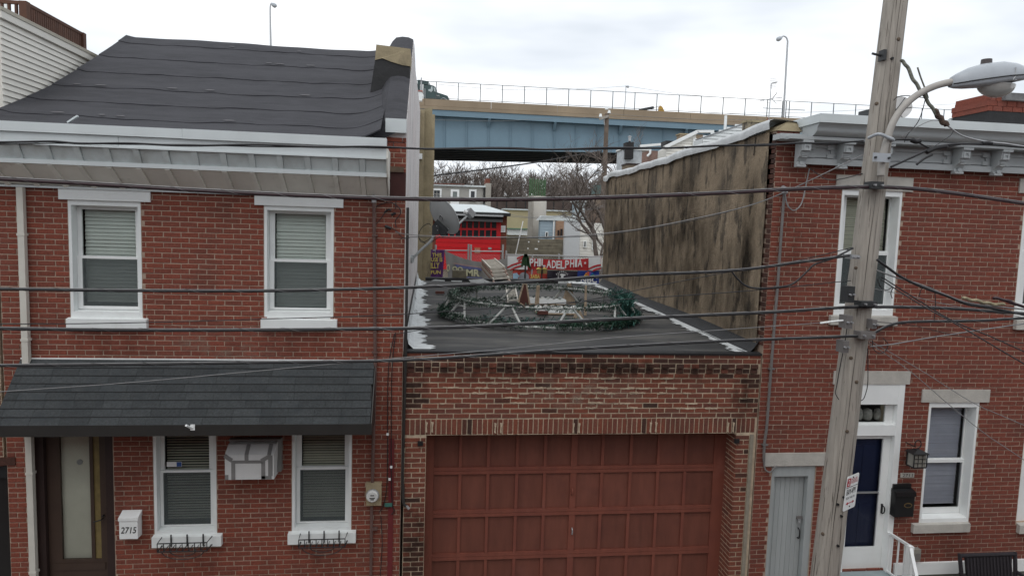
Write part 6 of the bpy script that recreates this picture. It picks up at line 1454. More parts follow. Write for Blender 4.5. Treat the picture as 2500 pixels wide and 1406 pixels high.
# beige building, dark fence, blue house etc.
YY = 56.0
t, x0_, x1_, z0_, z1_ = bldg('beige_workshop', 'long beige low building behind the concrete column', 1232, 1402, 515, YY, 2, M('beige render', (.42,.36,.22), .9, .08, .6), roof=(.12, m_metalw))
a, b, c, d = rect(1240, 560, 1288, 574, YY-1); B(a, b, YY-1.2, YY-.05, c, d).build('lean_to', m_white, t); B(a-.2, b+.2, YY-1.4, YY, d, d+.1).build('lean_to_roof', M('green roof', (.1,.2,.14), .6, .1), t)
YD_ = 66.0
fn_ = thing('track_fence', P(1290, 515, YD_), 'dark low fence with evenly spaced posts before the bare woods', 'fence')
z1_ = P(1300, 490, YD_).z; z0_ = terrain(0, YD_)-.2; xa, xb = P(1190, 500, YD_).x, P(1420, 500, YD_).x
for k in range(11):
    x_ = xa+(xb-xa)*k/10; B(x_-.05, x_+.05, YD_-.05, YD_+.05, z0_, z1_).build('post', m_black, fn_)
    if k < 10: B(x_+.06, xa+(xb-xa)*(k+1)/10-.06, YD_-.02, YD_+.02, z0_, z1_-.05).build('panel', M('brown grey fence panel', (.075,.055,.048), .9, .3, .6) if k == 0 else bpy.data.materials['brown grey fence panel'], fn_)
# concrete column with green bars
YK = 48.0
kc = P(1310, 520, YK); col = thing('concrete_column', (kc.x, YK, terrain(0, YK)), 'round concrete bridge column with a crown of green steel bars', 'column')
rK = (P(1331, 520, YK).x-P(1289, 520, YK).x)/2; ztK = P(1310, 479, YK).z; m_kc = M('grey cast concrete', (.40,.38,.34), .85, .08, .7, col2=(.3,.28,.25), s2=.5, st2=(1,1,.4), lo=.5, hi=.7)
MB().tube([(kc.x, YK, terrain(0, YK)-.5), (kc.x, YK, ztK)], rK, 8).build('shaft', m_kc, col)
kx = P(1316, 560, YK-1.6).x; MB().tube([(kx, YK-1.7, terrain(0, YK)-.5), (kx, YK-1.7, P(1316, 480, YK-1.7).z)], rK*.72, 24).build('front_shaft', m_kc, col, smooth=True)
m_gbar = M('green coated bar', (.065,.14,.06), .5, .3, 4)
zb_ = P(1310, 438, YK).z
for k in range(22):
    a = 2*math.pi*k/22; x_, y_ = kc.x+rK*.92*math.cos(a), YK+rK*.92*math.sin(a); MB().tube([(x_, y_, ztK-.1), (x_+random.uniform(-.02, .02), y_, zb_+random.uniform(-.15, .15))], .03, 5).build('steel_bar', m_gbar, col)
for k in range(10): z = ztK+(zb_-ztK)*(k+.5)/10; MB().tube([(kc.x+rK*.88*math.cos(i*.3927), YK+rK*.88*math.sin(i*.3927), z) for i in range(17)], .015, 4, caps=False).build('steel_hoop', m_gbar, col)
def siding(t, x0_, x1_, z0_, z1_, Y, mat, step=.22):
    z = z0_
    while z < z1_-.02:
        h_ = min(step, z1_-z); MB().prism([(x0_, Y-.03, z), (x0_, Y-.008, z+h_), (x0_, Y+.01, z+h_), (x0_, Y+.01, z)], (x1_-x0_, 0, 0)).build('siding_board', mat, t); z += step
t, x0_, x1_, z0_, z1_ = bldg('blue_sided_house', 'small pale blue sided house behind the concrete block wall', 1318, 1361, 538, 44, .7, m_sidingb); siding(t, x0_, x1_, terrain(0, 44), z1_, 44, m_sidingb)
MB().prism([(x0_-.2, 43.8, z1_), (x1_+2.5, 43.8, z1_), (x1_+2.2, 43.8, z1_+.45), (x0_+.1, 43.8, z1_+.35)], (0, 1, 0)).build('roof', m_metalw, t); bwin(t, (1331, 566, 1338, 580), 43.95, fw_=.05)
a, b, c, d = rect(1350, 536, 1353, 585, 43.9); B(a, b, 43.85, 43.95, c, d).build('downspout', m_white2, t)
t, x0_, x1_, z0_, z1_ = bldg('tan_brick_shed', 'tan brick shed with two narrow openings beside the blue sided house', 1358, 1388, 540, 42, .5, M('tan brick', (.33,.21,.14), .9, .2, 3, stretch=(1,1,3))); bwin(t, (1361, 562, 1365, 575), 41.95, trim=m_dkbrown, fw_=.04); bwin(t, (1368, 559, 1373, 576), 41.95, trim=m_dkbrown, fw_=.04)
t, x0_, x1_, z0_, z1_ = bldg('white_slab_wall', 'blank white wall slab between block wall and grey sided house', 1379, 1416, 540, 33, .4, M('plain white wall', (.56,.58,.59), .8, .04, 1)); B(x0_-.05, x1_+.05, 32.95, 33.42, z1_, z1_+.08).build('coping', m_metalw, t)
t, x0_, x1_, z0_, z1_ = bldg('grey_sided_house', 'beige grey sided house half hidden behind the bare tree', 1417, 1500, 545, 35, 1, m_siding); siding(t, x0_, x1_, terrain(0, 35), z1_, 35, m_siding, .2); bwin(t, (1424, 588, 1431, 604), 34.95, fw_=.05); bwin(t, (1445, 575, 1453, 610), 34.95, fw_=.05)
t, x0_, x1_, z0_, z1_ = bldg('pale_blue_tower', 'narrow pale blue sided stair tower behind the bare tree', 1401, 1426, 494, 52, 1, m_sidingb, roof=(.15, m_metalw)); siding(t, x0_, x1_, z1_-4, z1_, 52, M('very pale blue siding', (.46,.52,.54), .6, .05, 2), .25)
t, x0_, x1_, z0_, z1_ = bldg('tan_apartment_block', 'tall tan building behind the bare tree beside the stucco wall', 1428, 1520, 512, 60, 1, M('tan brown brick', (.16,.115,.09), .9, .2, 1)); B(x0_-.1, x1_, 59.9, 61, z1_, z1_+.2).build('roof', m_dkbrown, t)
t, x0_, x1_, z0_, z1_ = bldg('distant_green_roof_house', 'distant tan house with green grey roof right of the woods', 1450, 1500, 475, 110, 2, M('tan far wall', (.36,.28,.22), .9, .05, .4)); B(x0_-.2, x1_, 109.8, 112, z1_, z1_+1.6).build('roof', M('green grey roof', (.14,.2,.19), .7, .1), t)

# houses behind the stucco wall
t, x0_, x1_, z0_, z1_ = bldg('tan_rear_house', 'low tan stucco house end behind the far end of the stucco wall', 1526, 1665, 405, 14, .6, M('grey tan stucco', (.22,.175,.125), .95, .15, 2, bump=.4, bscale=14)); B(x0_-.02, x1_, 13.97, 14.62, z1_, z1_+.05).build('coping', m_dkbrown, t)
t, x0_, x1_, z0_, z1_ = bldg('white_stone_house', 'white painted stone house with dark chimney and round vent cap', 1516, 1562, 366, 18, .9, M('white painted stone', (.50,.53,.55), .85, .2, 6, bump=.5, bscale=8)); B(x0_-.05, x1_+.3, 17.95, 18.92, z1_, z1_+.06).build('coping', m_white2, t)
a, b, c, d = rect(1528, 348, 1546, 388, 17.8); ck = B(a, b, 17.75, 18.2, c, d).build('chimney', M('dark brick chimney', (.03,.028,.028), .9, .2, 4), t)
q = P(1537, 348, 17.95); MB().tube([q, q+Vector((0, 0, .05))], .045, 10).build('chimney_collar', m_black, ck); MB().tube([q+Vector((0, 0, .05)), q+Vector((0, 0, .22))], .055, 12).build('vent_pipe', m_steel, ck); MB().tube([q+Vector((0, 0, .22)), q+Vector((0, 0, .235)), q+Vector((0, 0, .26))], [.085, .085, .02], 12).build('vent_cap', m_steel, ck)
t, x0_, x1_, z0_, z1_ = bldg('brown_stone_house', 'brown red stone house with sloping white gutter behind the stucco wall', 1560, 1627, 368, 20, 1, M('brown red rubble', (.26,.17,.14), .95, .25, 5, bump=.4, bscale=8))
MB().beam(P(1563, 357, 19.9), P(1626, 352, 19.9), .12, .10).build('gutter', m_white2, t); a, b, c, d = rect(1622, 350, 1628, 392, 19.9); B(a, b, 19.85, 19.95, c, d).build('downspout', m_white2, t); MB().tube([P(1588, 362, 19.85), P(1587, 375, 19.85), P(1580, 382, 19.85)], .05, 8).build('elbow_pipe', m_white2, t)
# beige sided house with raking roof edge
Yb_ = 17.0; bs = thing('beige_gabled_house', P(1660, 400, Yb_), 'beige sided house with white raking roof edge behind the stucco wall', 'house')
top = [(1627, 365), (1697, 326)]; e0, e1 = P(1627, 363, Yb_), P(1700, 324, Yb_); z0_ = 5.8
MB().prism([(e0.x, Yb_, z0_), (e1.x, Yb_, z0_), (e1.x, Yb_, e1.z), (e0.x, Yb_, e0.z)], (0, 1.0, 0)).build('wall', m_siding, bs)
zz_ = z0_
while zz_ < e1.z:
    xl = e0.x if zz_ < e0.z else e0.x+(e1.x-e0.x)*(zz_-e0.z)/(e1.z-e0.z)
    if e1.x-xl > .05: MB().prism([(xl, Yb_-.03, zz_), (xl, Yb_-.006, zz_+.10), (xl, Yb_+.01, zz_+.10), (xl, Yb_+.01, zz_)], (e1.x-xl, 0, 0)).build('siding_board', m_siding, bs)
    zz_ += .105
MB().beam(e0+Vector((-.1, -.05, .03)), e1+Vector((.02, -.05, .03)), .18, .12).build('rake_board', m_white2, bs)
MB().beam(e1+Vector((0, -.05, .03)), P(1740, 324, Yb_)+Vector((0, -.05, .03)), .18, .10).build('eave_board', m_white2, bs)
a, b, c, d = rect(1699, 329, 1716, 341, Yb_); B(a, b, Yb_-.02, Yb_+1, c, d).build('wood_fascia', m_wood, bs); a, b, c, d = rect(1701, 340, 1711, 362, Yb_); B(a, b, Yb_, Yb_+1, c, d).build('wood_post', m_wood, bs); B(a, b, Yb_+.01, Yb_+1, c-.5, c).build('maroon_panel', m_gdoor, bs)
a, b, c, d = rect(1692, 339, 1700, 367, Yb_-.1); B(a, b, Yb_-.12, Yb_-.04, c, d).build('corner_board', m_white2, bs); bwin(bs, (1669, 357, 1687, 376), Yb_-.03, bars=(2, 1), fw_=.04, glass=M('grey pane', (.16,.19,.21), .2, .1))
a, b, c, d = rect(1626, 344, 1645, 358, Yb_+.3); B(a, b, Yb_+.3, Yb_+.9, c, d).build('black_vent', m_black, bs)
q = P(1667, 331, Yb_+.8); MB().box(q.x-.18, q.x+.18, Yb_+.6, Yb_+1, q.z-.2, q.z).build('chimney', m_conc, bs); B(q.x-.22, q.x+.22, Yb_+.56, Yb_+1.04, q.z, q.z+.05).build('chimney_cap', m_stucco2, bs)
# white sided gable in front of it
Yg = 13.0; wg = thing('white_gabled_addition', P(1770, 350, Yg), 'white sided sloping addition rising behind the stucco wall', 'house')
e0, e1 = P(1716, 338, Yg), P(1814, 304, Yg); z0_ = 6.2
MB().prism([(e0.x, Yg, z0_), (e1.x, Yg, z0_), (e1.x, Yg, e1.z), (e0.x, Yg, e0.z)], (0, .8, 0)).build('wall', m_sidingw, wg)
zz_ = z0_
while zz_ < e1.z:
    xl = e0.x if zz_ < e0.z else e0.x+(e1.x-e0.x)*(zz_-e0.z)/(e1.z-e0.z)
    if e1.x-xl > .05: MB().prism([(xl, Yg-.03, zz_), (xl, Yg-.006, zz_+.10), (xl, Yg+.01, zz_+.10), (xl, Yg+.01, zz_)], (e1.x-xl, 0, 0)).build('siding_board', m_sidingw, wg)
    zz_ += .105
B(e1.x, e1.x+.05, Yg-.04, Yg+.05, z0_, e1.z+.02).build('corner_board', m_white2, wg); MB().beam(e0+Vector((0, .3, .02)), e1+Vector((0, .3, .02)), .7, .03).build('roof', M('grey roof sheet', (.22,.23,.24), .6, .1), wg)
q = P(1772, 283, Yg+.5); MB().tube([(q.x, Yg+.5, 6.5), q], .05, 8).build('white_pipe', m_white2, wg)
# weathered wall behind the corner pier, and the TV antenna
t, x0_, x1_, z0_, z1_ = bldg('weathered_block_parapet', 'short weathered grey tan wall under the television antenna', 1815, 1900, 300, 9.6, .3, M('streaked cement', (.26,.22,.155), .95, .25, 3, col2=(.06,.055,.05), s2=5, st2=(1,1,.3), lo=.5, hi=.6), cat='wall'); B(x0_-.03, x1_, 9.55, 9.92, z1_, z1_+.06).build('coping', m_stucco2, t)
Ya = 9.8; an = thing('television_antenna', P(1877, 290, Ya), 'television antenna mast with grid reflector above the stucco wall', 'antenna')
MB().tube([P(1876, 300, Ya), P(1879, 262, Ya), P(1883, 205, Ya)], .014, 6).build('mast', m_steel, an)
MB().tube([P(1855, 247, Ya), P(1885, 241, Ya), P(1910, 239, Ya)], .010, 5).build('boom', m_steel, an); MB().tube([P(1884, 243, Ya), P(1897, 227, Ya)], .010, 5).build('boom', m_dishd, an); MB().tube([P(1884, 241, Ya), P(1896, 254, Ya)], .007, 5).build('boom', m_steel, an)
for a_, b_ in (((1885,226),(1906,228)), ((1884,232),(1901,233)), ((1880,237),(1905,238)), ((1862,246),(1880,253)), ((1885,249),(1905,251)), ((1870,244),(1893,246))): MB().tube([P(*a_, Ya), P(*b_, Ya)], .004, 4).build('element', m_steel, an)
for k in range(8): x_ = 1881+2.1*k; MB().tube([P(x_, 191+.2*k, Ya+.08), P(x_-.8, 216+.1*k, Ya+.08)], .004, 4).build('grid_rod', m_steel, an)
for k in range(5): MB().tube([P(1880.5-.2*k, 192+6*k, Ya+.08), P(1897-.2*k, 193.5+6*k, Ya+.08)], .003, 4).build('grid_rod', m_steel, an)
MB().tube([P(1884, 204, Ya), P(1899, 201, Ya-.1)], .012, 5).build('dipole', m_dishd, an)
MB().tube([P(1869, 300, Ya), P(1875, 288, Ya), P(1881, 300, Ya)], .016, 5).build('tripod', m_gdoor, an)
# roofs at the upper right
q = thing('brick_chimney', P(2455, 290, 3.0), 'corbelled red brick chimney with black base on the right house roof', 'chimney')
a, b, c, d = rect(2412, 274, 2530, 310, 3.0); B(a, b, 3.0, 4.0, c-.2, d).build('base', m_tar, q)
for k, (xa_, y0_, y1_) in enumerate(((2410, 262, 274), (2409, 249, 262), (2418, 240, 250), (2420, 231, 241))):
    a, b, c, d = rect(xa_, y0_, 2530, y1_, 3.0); x_ = a; off = 0 if k % 2 else .10
    B(a+.01, b, 3.0, 3.9, c+.001, d-.001).build('core', m_brickB, q)
    x_ = a-off
    while x_ < b: 
        xa2, xb2 = max(a, x_), min(b, x_+.2)
        if xb2-xa2 > .03: B(xa2+.004, xb2-.004, 2.985, 3.02, c+.004, d-.004).build('brick', m_brickB, q)
        x_ += .21
a, b, c, d = rect(2455, 228, 2530, 246, 2.9); B(a, b, 2.9, 3.9, c, d).build('mortar_cap', M('lumpy cement', (.16,.16,.16), .95, .3, 8, bump=.8, bscale=10), q)
rf = thing('dark_dormer_roof', P(2360, 290, 4), 'low brown roof slope with pale edge left of the brick chimney', 'roof')
MB().prism([P(2320, 300, 4), P(2415, 297, 4), P(2413, 278, 4), P(2325, 296, 4)], (0, .6, 0)).build('slope', m_dkbrown, rf); MB().beam(P(2318, 295, 3.95), P(2415, 272, 3.95), .08, .06).build('edge_trim', m_metalw, rf)
MB().prism([P(2405, 300, 3.9), P(2418, 300, 3.9), P(2418, 277, 3.9), P(2412, 277, 3.9)], (0, .3, 0)).build('wall_end', M('cream wall', (.5,.45,.33), .8, .05), rf)
rd = thing('roof_satellite_dish', P(2195, 300, 3.2), 'pale ribbed satellite dish on the right house roof behind the pole', 'satellite dish')
c = P(2188, 265, 3.2); g = MB(); nn = Vector((-.5, -.6, .35)).normalized(); e1_ = nn.cross(Vector((0,0,1))).normalized(); e2_ = e1_.cross(nn)
g.v.append(tuple(c+nn*-.05))
for k in range(24): a = 2*pi*k/24; g.v.append(tuple(c+e1_*.27*math.cos(a)+e2_*.27*math.sin(a)))
g.f = [(0, 1+k, 1+(k+1) % 24) for k in range(24)]; g.build('reflector', M('pale dish', (.42,.41,.4), .6, .12, 6), rd, recalc=False)
for k in range(6): a = 2*pi*k/6; MB().tube([c-nn*.045, c+nn*.004+e1_*.26*math.cos(a)+e2_*.26*math.sin(a)], .006, 4).build('rib', m_dishd, rd)
MB().tube([c-nn*.05, (c.x, c.y+.1, 6.8)], .03, 7).build('mast', m_dishd, rd)
q = rect(2112, 270, 2140, 288, 2.6); bx = thing('roof_vent_box', ((q[0]+q[1])/2, 2.6, 6.85), 'dark grey vent hood on the white roof left of the pole', 'vent'); B(q[0], q[1], 2.5, 2.8, q[2], q[3]).build('hood', m_dishd, bx); B(q[0]+.06, q[1]-.06, 2.55, 2.75, 6.84, q[2]).build('neck', m_dishd, bx)

# ------------------------------------------------------------------ highway bridge
FH = Vector((FW.x, FW.y, 0)).normalized(); RH = Vector((FH.y, -FH.x, 0)); C0 = PD(1250, 300, 92.0)
def PB(px, py, off=0.0):
    v = ray(px, py); t = ((C0-CAM).dot(FH)+off)/v.dot(FH); return CAM+v*t
top = lambda x_: 241+(x_-1032)*.0528
fbot = lambda x_: 267+(x_-1053)*.0531
gbot = lambda x_: 361+(x_-1055)*.0192
rail = lambda x_: 199.3+(x_-1047)*.0545
X_L, X_R = 150, 2700
br = thing('highway_bridge', PB(1400, 380), 'high highway bridge with tan concrete parapet and blue grey steel girder', 'bridge')
joints = [X_L, 340, 520, 700, 880, 1037, 1199, 1361, 1523, 1686, 1848, 2010, 2172, 2340, 2520, X_R]
for a, b in zip(joints, joints[1:]):
    A_, B_ = [PB(a+.35, f(a+.35)) for f in (top, lambda x_: (top(x_)+fbot(x_))/2+4)], [PB(b-.35, f(b-.35)) for f in (top, lambda x_: (top(x_)+fbot(x_))/2+4)]
    MB().prism([A_[0], B_[0], B_[1], A_[1]], FH*.5).build('parapet_panel', m_conc, br)
A_, B_ = [PB(X_L, y_, -.15) for y_ in ((top(X_L)+fbot(X_L))/2+4.4, fbot(X_L))], [PB(X_R, y_, -.15) for y_ in ((top(X_R)+fbot(X_R))/2+4.4, fbot(X_R))]
MB().prism([A_[0], B_[0], B_[1], A_[1]], FH*19).build('deck_edge', m_conc, br)
def grd(off, mat, name, x0_=X_L, x1_=X_R, dt=14):
    A0_, B0_ = PB(x0_, fbot(x0_)), PB(x1_, fbot(x1_)); A1, B1 = PB(x0_, gbot(x0_)), PB(x1_, gbot(x1_)); o = FH*off
    for q in (A0_, B0_): q.z -= .02
    p = MB().prism([A0_+o, B0_+o, B1+o, A1+o], FH*.08).build(name, mat, br)
    f0 = Vector((0, 0, .10))
    MB().prism([A1+o-FH*.35, B1+o-FH*.35, B1+o+FH*.43, A1+o+FH*.43], -f0).build('bottom_flange', mat, br)
    return p
grd(1.1, m_girder, 'girder')
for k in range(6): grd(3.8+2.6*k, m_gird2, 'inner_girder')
# painted cantilever edge beam below the parapet
A_, B_ = PB(X_L, fbot(X_L), -.02), PB(X_R, fbot(X_R), -.02); A2, B2 = PB(X_L, fbot(X_L)+15, -.02), PB(X_R, fbot(X_R)+15, -.02)
MB().prism([A_-Vector((0,0,.03)), B_-Vector((0,0,.03)), B2, A2], FH*.22).build('edge_beam', m_girder, br)
MB().prism([A2+FH*.23, B2+FH*.23, B2+FH*1.08, A2+FH*1.08], Vector((0, 0, .06))).build('deck_soffit', m_girder, br)
for k in range(-16, 30):
    x_ = 1085+53.5*k
    if not X_L < x_ < X_R: continue
    a, b = PB(x_, fbot(x_)+13, 1.1), PB(x_, gbot(x_), 1.1); MB().prism([a-RH*.06, a+RH*.06, b+RH*.06, b-RH*.06], -FH*.20).build('stiffener', m_girder, br)
    if k % 3 == 2:
        a, b = PB(x_+3.5, fbot(x_)+14, .1), PB(x_, fbot(x_)+35, .98); MB().beam(a, b, .35, .35, (0,0,1)).build('knee_brace', m_girder, br)
# fence on the parapet
bf = thing('bridge_fence', PB(1400, 230), 'long post and rail mesh fence on top of the bridge parapet', 'fence')
m_mesh = screen_mat('fine fence mesh', (.22,.25,.28), .07)
xp = [1064.5+53.8*k for k in range(-15, 29)]; xp = [x_ for x_ in xp if not (1901 < x_ < 1916)]+[1908.5, 1917.5]; xp.sort()
for x_ in xp:
    a, b = PB(x_, top(x_)+1, .25), PB(x_, rail(x_), .25); b = Vector((a.x, a.y, b.z)); MB().tube([a, b], .055, 6).build('post', m_fencem, bf)
for a, b in zip(xp, xp[1:]):
    if a == 1908.5: continue
    p, q = PB(a, rail(a), .25), PB(b, rail(b), .25); MB().tube([p, q], .04, 5).build('top_rail', m_fencem, bf)
    p2, q2 = PB(a, top(a)-2.5, .25), PB(b, top(b)-2.5, .25); MB().tube([p2, q2], .035, 5).build('bottom_rail', m_fencem, bf)
    MB().poly([p, q, q2, p2]).build('mesh_panel', m_mesh, bf, recalc=False)
for a, b in ((1863, 1908), (1917.5, 1965)):
    ym = lambda x_: (rail(x_)*.5+top(x_)*.5); MB().tube([PB(a, ym(a), .25), PB(b, ym(b), .25)], .04, 5).build('mid_rail', m_fencem, bf)
# lamp posts on the bridge
def blamp(label, pts, hx, hy, dirx, off=.8, r=(.16, .10, .07), sz=1.0):
    ps = [PB(x_, y_, off) for x_, y_ in pts]; t = thing('bridge_lamp', ps[0], label, 'street lamp', 'lamps on the highway bridge')
    path = spline(ps, 6); n = len(path); MB().tube(path, [r[0]+(r[2]-r[0])*i/(n-1) for i in range(n)], 8).build('post', m_steel, t, smooth=True)
    c = PB(hx, hy, off); d_ = Vector((RH.x*dirx, RH.y*dirx, -.55 if sz > .9 else -.2)).normalized(); MB().tube([c-d_*.42*sz, c-d_*.1*sz, c+d_*.25*sz, c+d_*.42*sz], [.10*sz, .27*sz, .30*sz, .16*sz], 10).build('head', m_lampgrey, t, smooth=True)
    MB().tube([c-Vector((0,0,.12))*sz, c-Vector((0,0,.30))*sz], [.24*sz, .12*sz], 10).build('lens', M('lamp lens', (.5,.5,.48), .2, .1) if 'lamp lens' not in bpy.data.materials else bpy.data.materials['lamp lens'], t)
blamp('tall bridge lamp above the felt roof of the left house', [(662,222),(661,115),(660,60),(659.5,25),(660.5,12),(664,7.5)], 668, 13, 1)
blamp('tall bridge lamp behind the television antenna', [(1912,290),(1915,240),(1919,170),(1922.5,110),(1923,102),(1920,93),(1913,89),(1908,91)], 1903, 95, -1)
blamp('small thin lamp in the middle of the bridge fence', [(1524,272),(1527,240),(1528,215),(1527.5,210)], 1532, 212, 1, off=12, r=(.07, .06, .05), sz=.6)
# green truck on the bridge
m_tgr = M('dark green truck paint', (.012,.045,.042), .3, .1, 1, spec=.6); OT = 3.5
tk = thing('dump_truck', PB(1055, 243, OT), 'dark green truck with sloping hood at the left end of the bridge', 'truck')
def tprism(pts, name, mat, dpt=2.3, off=OT): return MB().prism([PB(x_, y_, off) for x_, y_ in pts], FH*dpt).build(name, mat, tk)
tprism([(1034,208.5),(1046,207),(1058,209.5),(1063,213),(1064,226),(1064,242),(1034,241)], 'cab', m_tgr)
tprism([(1064,225),(1080,230),(1093,234.5),(1095.5,240),(1096,246),(1064,243.5)], 'hood', m_tgr, 1.9, OT+.2)
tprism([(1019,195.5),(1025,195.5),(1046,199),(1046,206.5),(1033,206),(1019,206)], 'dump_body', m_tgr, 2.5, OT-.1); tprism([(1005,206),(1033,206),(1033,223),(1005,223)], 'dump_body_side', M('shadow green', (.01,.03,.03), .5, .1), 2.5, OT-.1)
tprism([(1045.5,219),(1052,217.5),(1052,212.5),(1056,211.5),(1056.5,222),(1052,226),(1050,223.5),(1046,223)], 'side_window', M('bright cab glass', (.45,.52,.52), .1, .1), .05, OT-.06); tprism([(1058,213),(1062.5,216),(1063,225),(1060,223.5)], 'windscreen', bpy.data.materials['bright cab glass'], .05, OT-.06)
tprism([(1075,243),(1078,240),(1084,239),(1089,241),(1092,245),(1090,245.5),(1084,241),(1078,242)], 'fender_trim', m_steel, .05, OT+.12); text('TRUCK', PB(1065, 235.5, OT+.1), RH, upv, .5, .18, m_whtb, tk, 'hood_lettering')
MB().tube([PB(1028.6, 223, OT-.2), PB(1028.6, 199, OT-.2), PB(1028.6, 190, OT-.2)], [.13, .11, .09], 8).build('exhaust_stack', m_steel, tk); MB().tube([PB(1037.5, 241, OT-.15), PB(1037.5, 217, OT-.15)], .06, 6).build('grab_bar', m_steel, tk); tprism([(1025.5,206.5),(1034,206.5),(1033,239),(1031,239),(1031,223),(1025.5,222)], 'white_panel', m_white2, .1, OT-.12)
for x_ in (1050, 1084): MB().tube([PB(x_, 251, OT-.05), PB(x_, 251, OT+.3)], .5, 16).build('wheel', m_black, tk)
# yellow digger boom
dg = thing('digger_boom', PB(1600, 270, 4), 'yellow and black excavator boom showing above the bridge parapet', 'excavator')
MB().beam(PB(1560, 270, 4), PB(1596, 263, 4), .3, .35).build('boom', m_black, dg); MB().prism([PB(x_, y_, 4) for x_, y_ in ((1610,260),(1612,258),(1617,261),(1621,269),(1622,273),(1609,272))], FH*.8).build('bucket_arm', M('digger yellow', (.45,.26,.03), .5, .1), dg); MB().beam(PB(1596, 264, 4), PB(1610, 259, 4), .06, .08).build('ram', m_steel, dg)
MB().box(*(lambda p: (p.x-.8, p.x+.8, p.y, p.y+2, p.z-2, p.z-.4))(PB(1575, 278, 4))).build('body', m_black, dg)
# wire strung between lamps above the bridge
for lb_, pts in (('thin wire strung left of the small bridge lamp', [(1064,206),(1150,214),(1250,220),(1350,220),(1450,216),(1527,211)]), ('thin wire strung right of the small bridge lamp', [(1531,211),(1590,220),(1660,230),(1760,238),(1860,243)]), ('thin wire sloping along the fence at the right of the bridge', [(1640,279),(1800,277),(1960,275),(2120,268),(2300,256),(2410,252)])):
    t = thing('distant_wire', PB(*pts[0], 12), lb_, 'wire', 'distant wires over the bridge'); MB().tube(spline([PB(x_, y_, 12) for x_, y_ in pts], 5), .022, 4).build('strand', m_wire, t)

# ------------------------------------------------------------------ distant pole, trees
YU = 40.0
up = thing('distant_utility_pole', P(1478, 600, YU), 'distant wooden utility pole with crossarm before the blue girder', 'utility pole')
a, b = P(1476, 420, YU), P(1482, 278, YU); a.z = 2.7; MB().tube([a, b], [.22, .15], 10).build('shaft', M('brown pole', (.15,.115,.09), .9, .2, 3), up)
MB().beam(P(1463, 291, YU-.2), P(1486, 284, YU-.2), .16, .18).build('crossarm', m_pole, up)
for x_, y_ in ((1466, 286), (1481, 268), (1487, 277)): q = P(x_, y_, YU-.2); MB().tube([q, q+Vector((0, 0, .22))], [.12, .08], 8).build('insulator', m_white2, up)
MB().tube([P(1474, 292, YU-.2), P(1476, 306, YU-.1)], .04, 5).build('brace', m_steel, up)
q = P(1456, 423, YU-1.5); MB().tube([P(1476, 420, YU), q+Vector((.1, 0, .2))], .05, 6).build('lamp_arm', m_steel, up); MB().tube([q+Vector((0, 0, .2)), q+Vector((0, 0, -.05))], [.12, .24], 10).build('lamp_shade', m_lampgrey, up)
for lb_, pts, r in (('distant cable rising from the left to the far utility pole', [(1030,432),(1150,418),(1300,398),(1400,381),(1470,369)], .05), ('faint distant wire left of the far crossarm', [(1030,292),(1200,296),(1320,291),(1466,286)], .012), ('second faint wire right of the far crossarm', [(1487,278),(1620,288),(1760,293),(1870,292)], .012), ('third faint wire right of the far pole', [(1484,285),(1620,296),(1760,304),(1840,303)], .012),
    ('faint wire low before the beige workshop', [(1180,520),(1240,528),(1330,533),(1400,520),(1478,500)], .015), ('faint wire above the red door garage roof', [(1050,478),(1150,486),(1230,520),(1330,530),(1478,505)], .015)):
    t = thing('distant_wire', P(*pts[0], YU), lb_, 'wire', 'distant wires behind the garage'); MB().tube(spline([P(x_, y_, YU-.3) for x_, y_ in pts], 5), r, 4).build('strand', m_rubber if r > .03 else m_wire, t)
def branch(g, p, d, l, r, lev, spread, sides, kids=(2, 4), bend=.18, minr=.004, twigs=None):
    pts = [p]; dd = d.copy(); n = 4
    for i in range(n):
        dd = (dd+Vector((random.gauss(0, bend), random.gauss(0, bend), random.gauss(0, bend*.6)+.04))).normalized(); pts.append(pts[-1]+dd*l/n)
    tgt = g if (twigs is None or lev > 2) else twigs
    tgt.tube(pts, [max(minr, r*(1-.55*i/n)) for i in range(n+1)], sides if lev > 1 else 3, caps=False)
    if lev <= 0: return
    for k in range(random.randint(*kids)):
        i = random.randint(1, n); a = random.uniform(0, 2*pi); s = Vector((math.cos(a), math.sin(a), random.uniform(-.1, .5)))
        nd_ = (dd*(1-spread*.5)+s*spread).normalized(); branch(g, pts[i], nd_, l*random.uniform(.55, .8), r*.5, lev-1, spread, sides, kids, bend, minr, twigs)
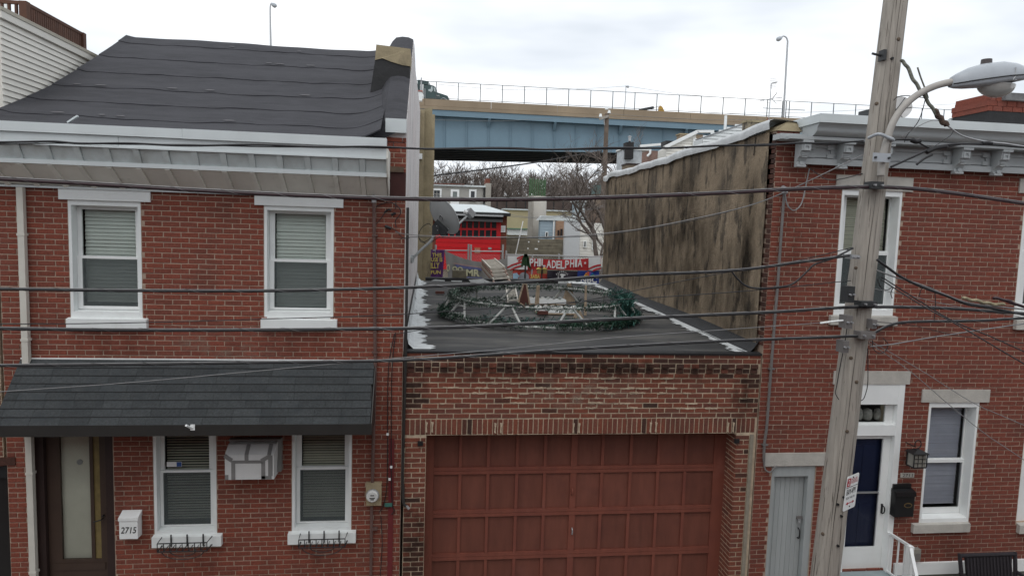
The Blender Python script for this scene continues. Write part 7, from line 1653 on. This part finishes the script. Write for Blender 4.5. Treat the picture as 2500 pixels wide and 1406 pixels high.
def tree(label, base, h, r, lev=4, spread=.75, lean=(0, 0), name='bare_tree', kids=(3, 4), group='bare winter trees', minr=.006):
    t = thing(name, base, label, 'tree', group); g = MB(); tw_ = MB()
    branch(g, Vector(base), Vector((lean[0], lean[1], 1)).normalized(), h*.38, r, lev, spread, 6, kids, .14, minr, tw_)
    g.build('trunk', m_bark, t, recalc=False, smooth=True)
    if tw_.v: tw_.build('crown', m_twig, t, recalc=False, kind='stuff')
random.seed(21)
YT = 26.0
q = P(1455, 600, YT); tree('spreading bare tree in front of the grey sided house', (q.x+.3, YT, terrain(0, YT)), 7.2, .17, 5, .8, (-.25, -.05), kids=(3, 4))
q = P(1500, 600, YT+3); tree('bare tree rising behind the far end of the stucco wall', (q.x, YT+3, terrain(0, YT)), 9.5, .18, 5, .7, (-.02, 0), kids=(3, 4))
q = P(1575, 500, 24); tree('bare shrubby tree before the brown red stone house', (q.x, 24, terrain(0, 24)), 9.8, .16, 5, .6, (.02, 0), kids=(3, 3))
q = P(1545, 500, 22); tree('slim bare tree beside the white painted stone house', (q.x, 22, terrain(0, 22)), 8.2, .12, 4, .6, (.05, 0), kids=(3, 4))
random.seed(5)
labels = ['bare grey tree nearest the stucco pillar in the woods', 'pale forked bare tree in the middle of the woods', 'bare tree standing tallest left of the green bars', 'bare tree right of the green bars in the woods', 'bare tree at the right end of the woods']
for (px, Y_, h_), lb_ in zip(((1075,118,11),(1265,112,11.5),(1190,120,12),(1350,120,11),(1420,116,11)), labels):
    q = P(px, 500, Y_); tree(lb_, (q.x, Y_, terrain(0, Y_)), h_, .22, 4, .55, kids=(4, 5), group='bare trees in the woods', minr=.03)
wood = MB()
def scrub(x_, y_, h_):
    z = terrain(0, y_)-.3; p = Vector((x_, y_, z)); branch(wood, p, Vector((random.gauss(0, .1), 0, 1)).normalized(), h_*.42, .13, 3, .6, 3, (3, 4), .12, .036)
for k in range(420):
    Y_ = random.uniform(119, 165); px = random.uniform(950, 1600); q = P(px, 500, Y_); scrub(q.x, Y_, random.uniform(6, 10))
wood.build('bare_woodland', m_twig, recalc=False, label='brown leafless woods on the hillside under the bridge', category='woods', kind='stuff') if False else tag(wood.build('bare_woodland', m_twig, recalc=False), 'brown leafless woods on the hillside under the bridge', 'woods', None, 'stuff')
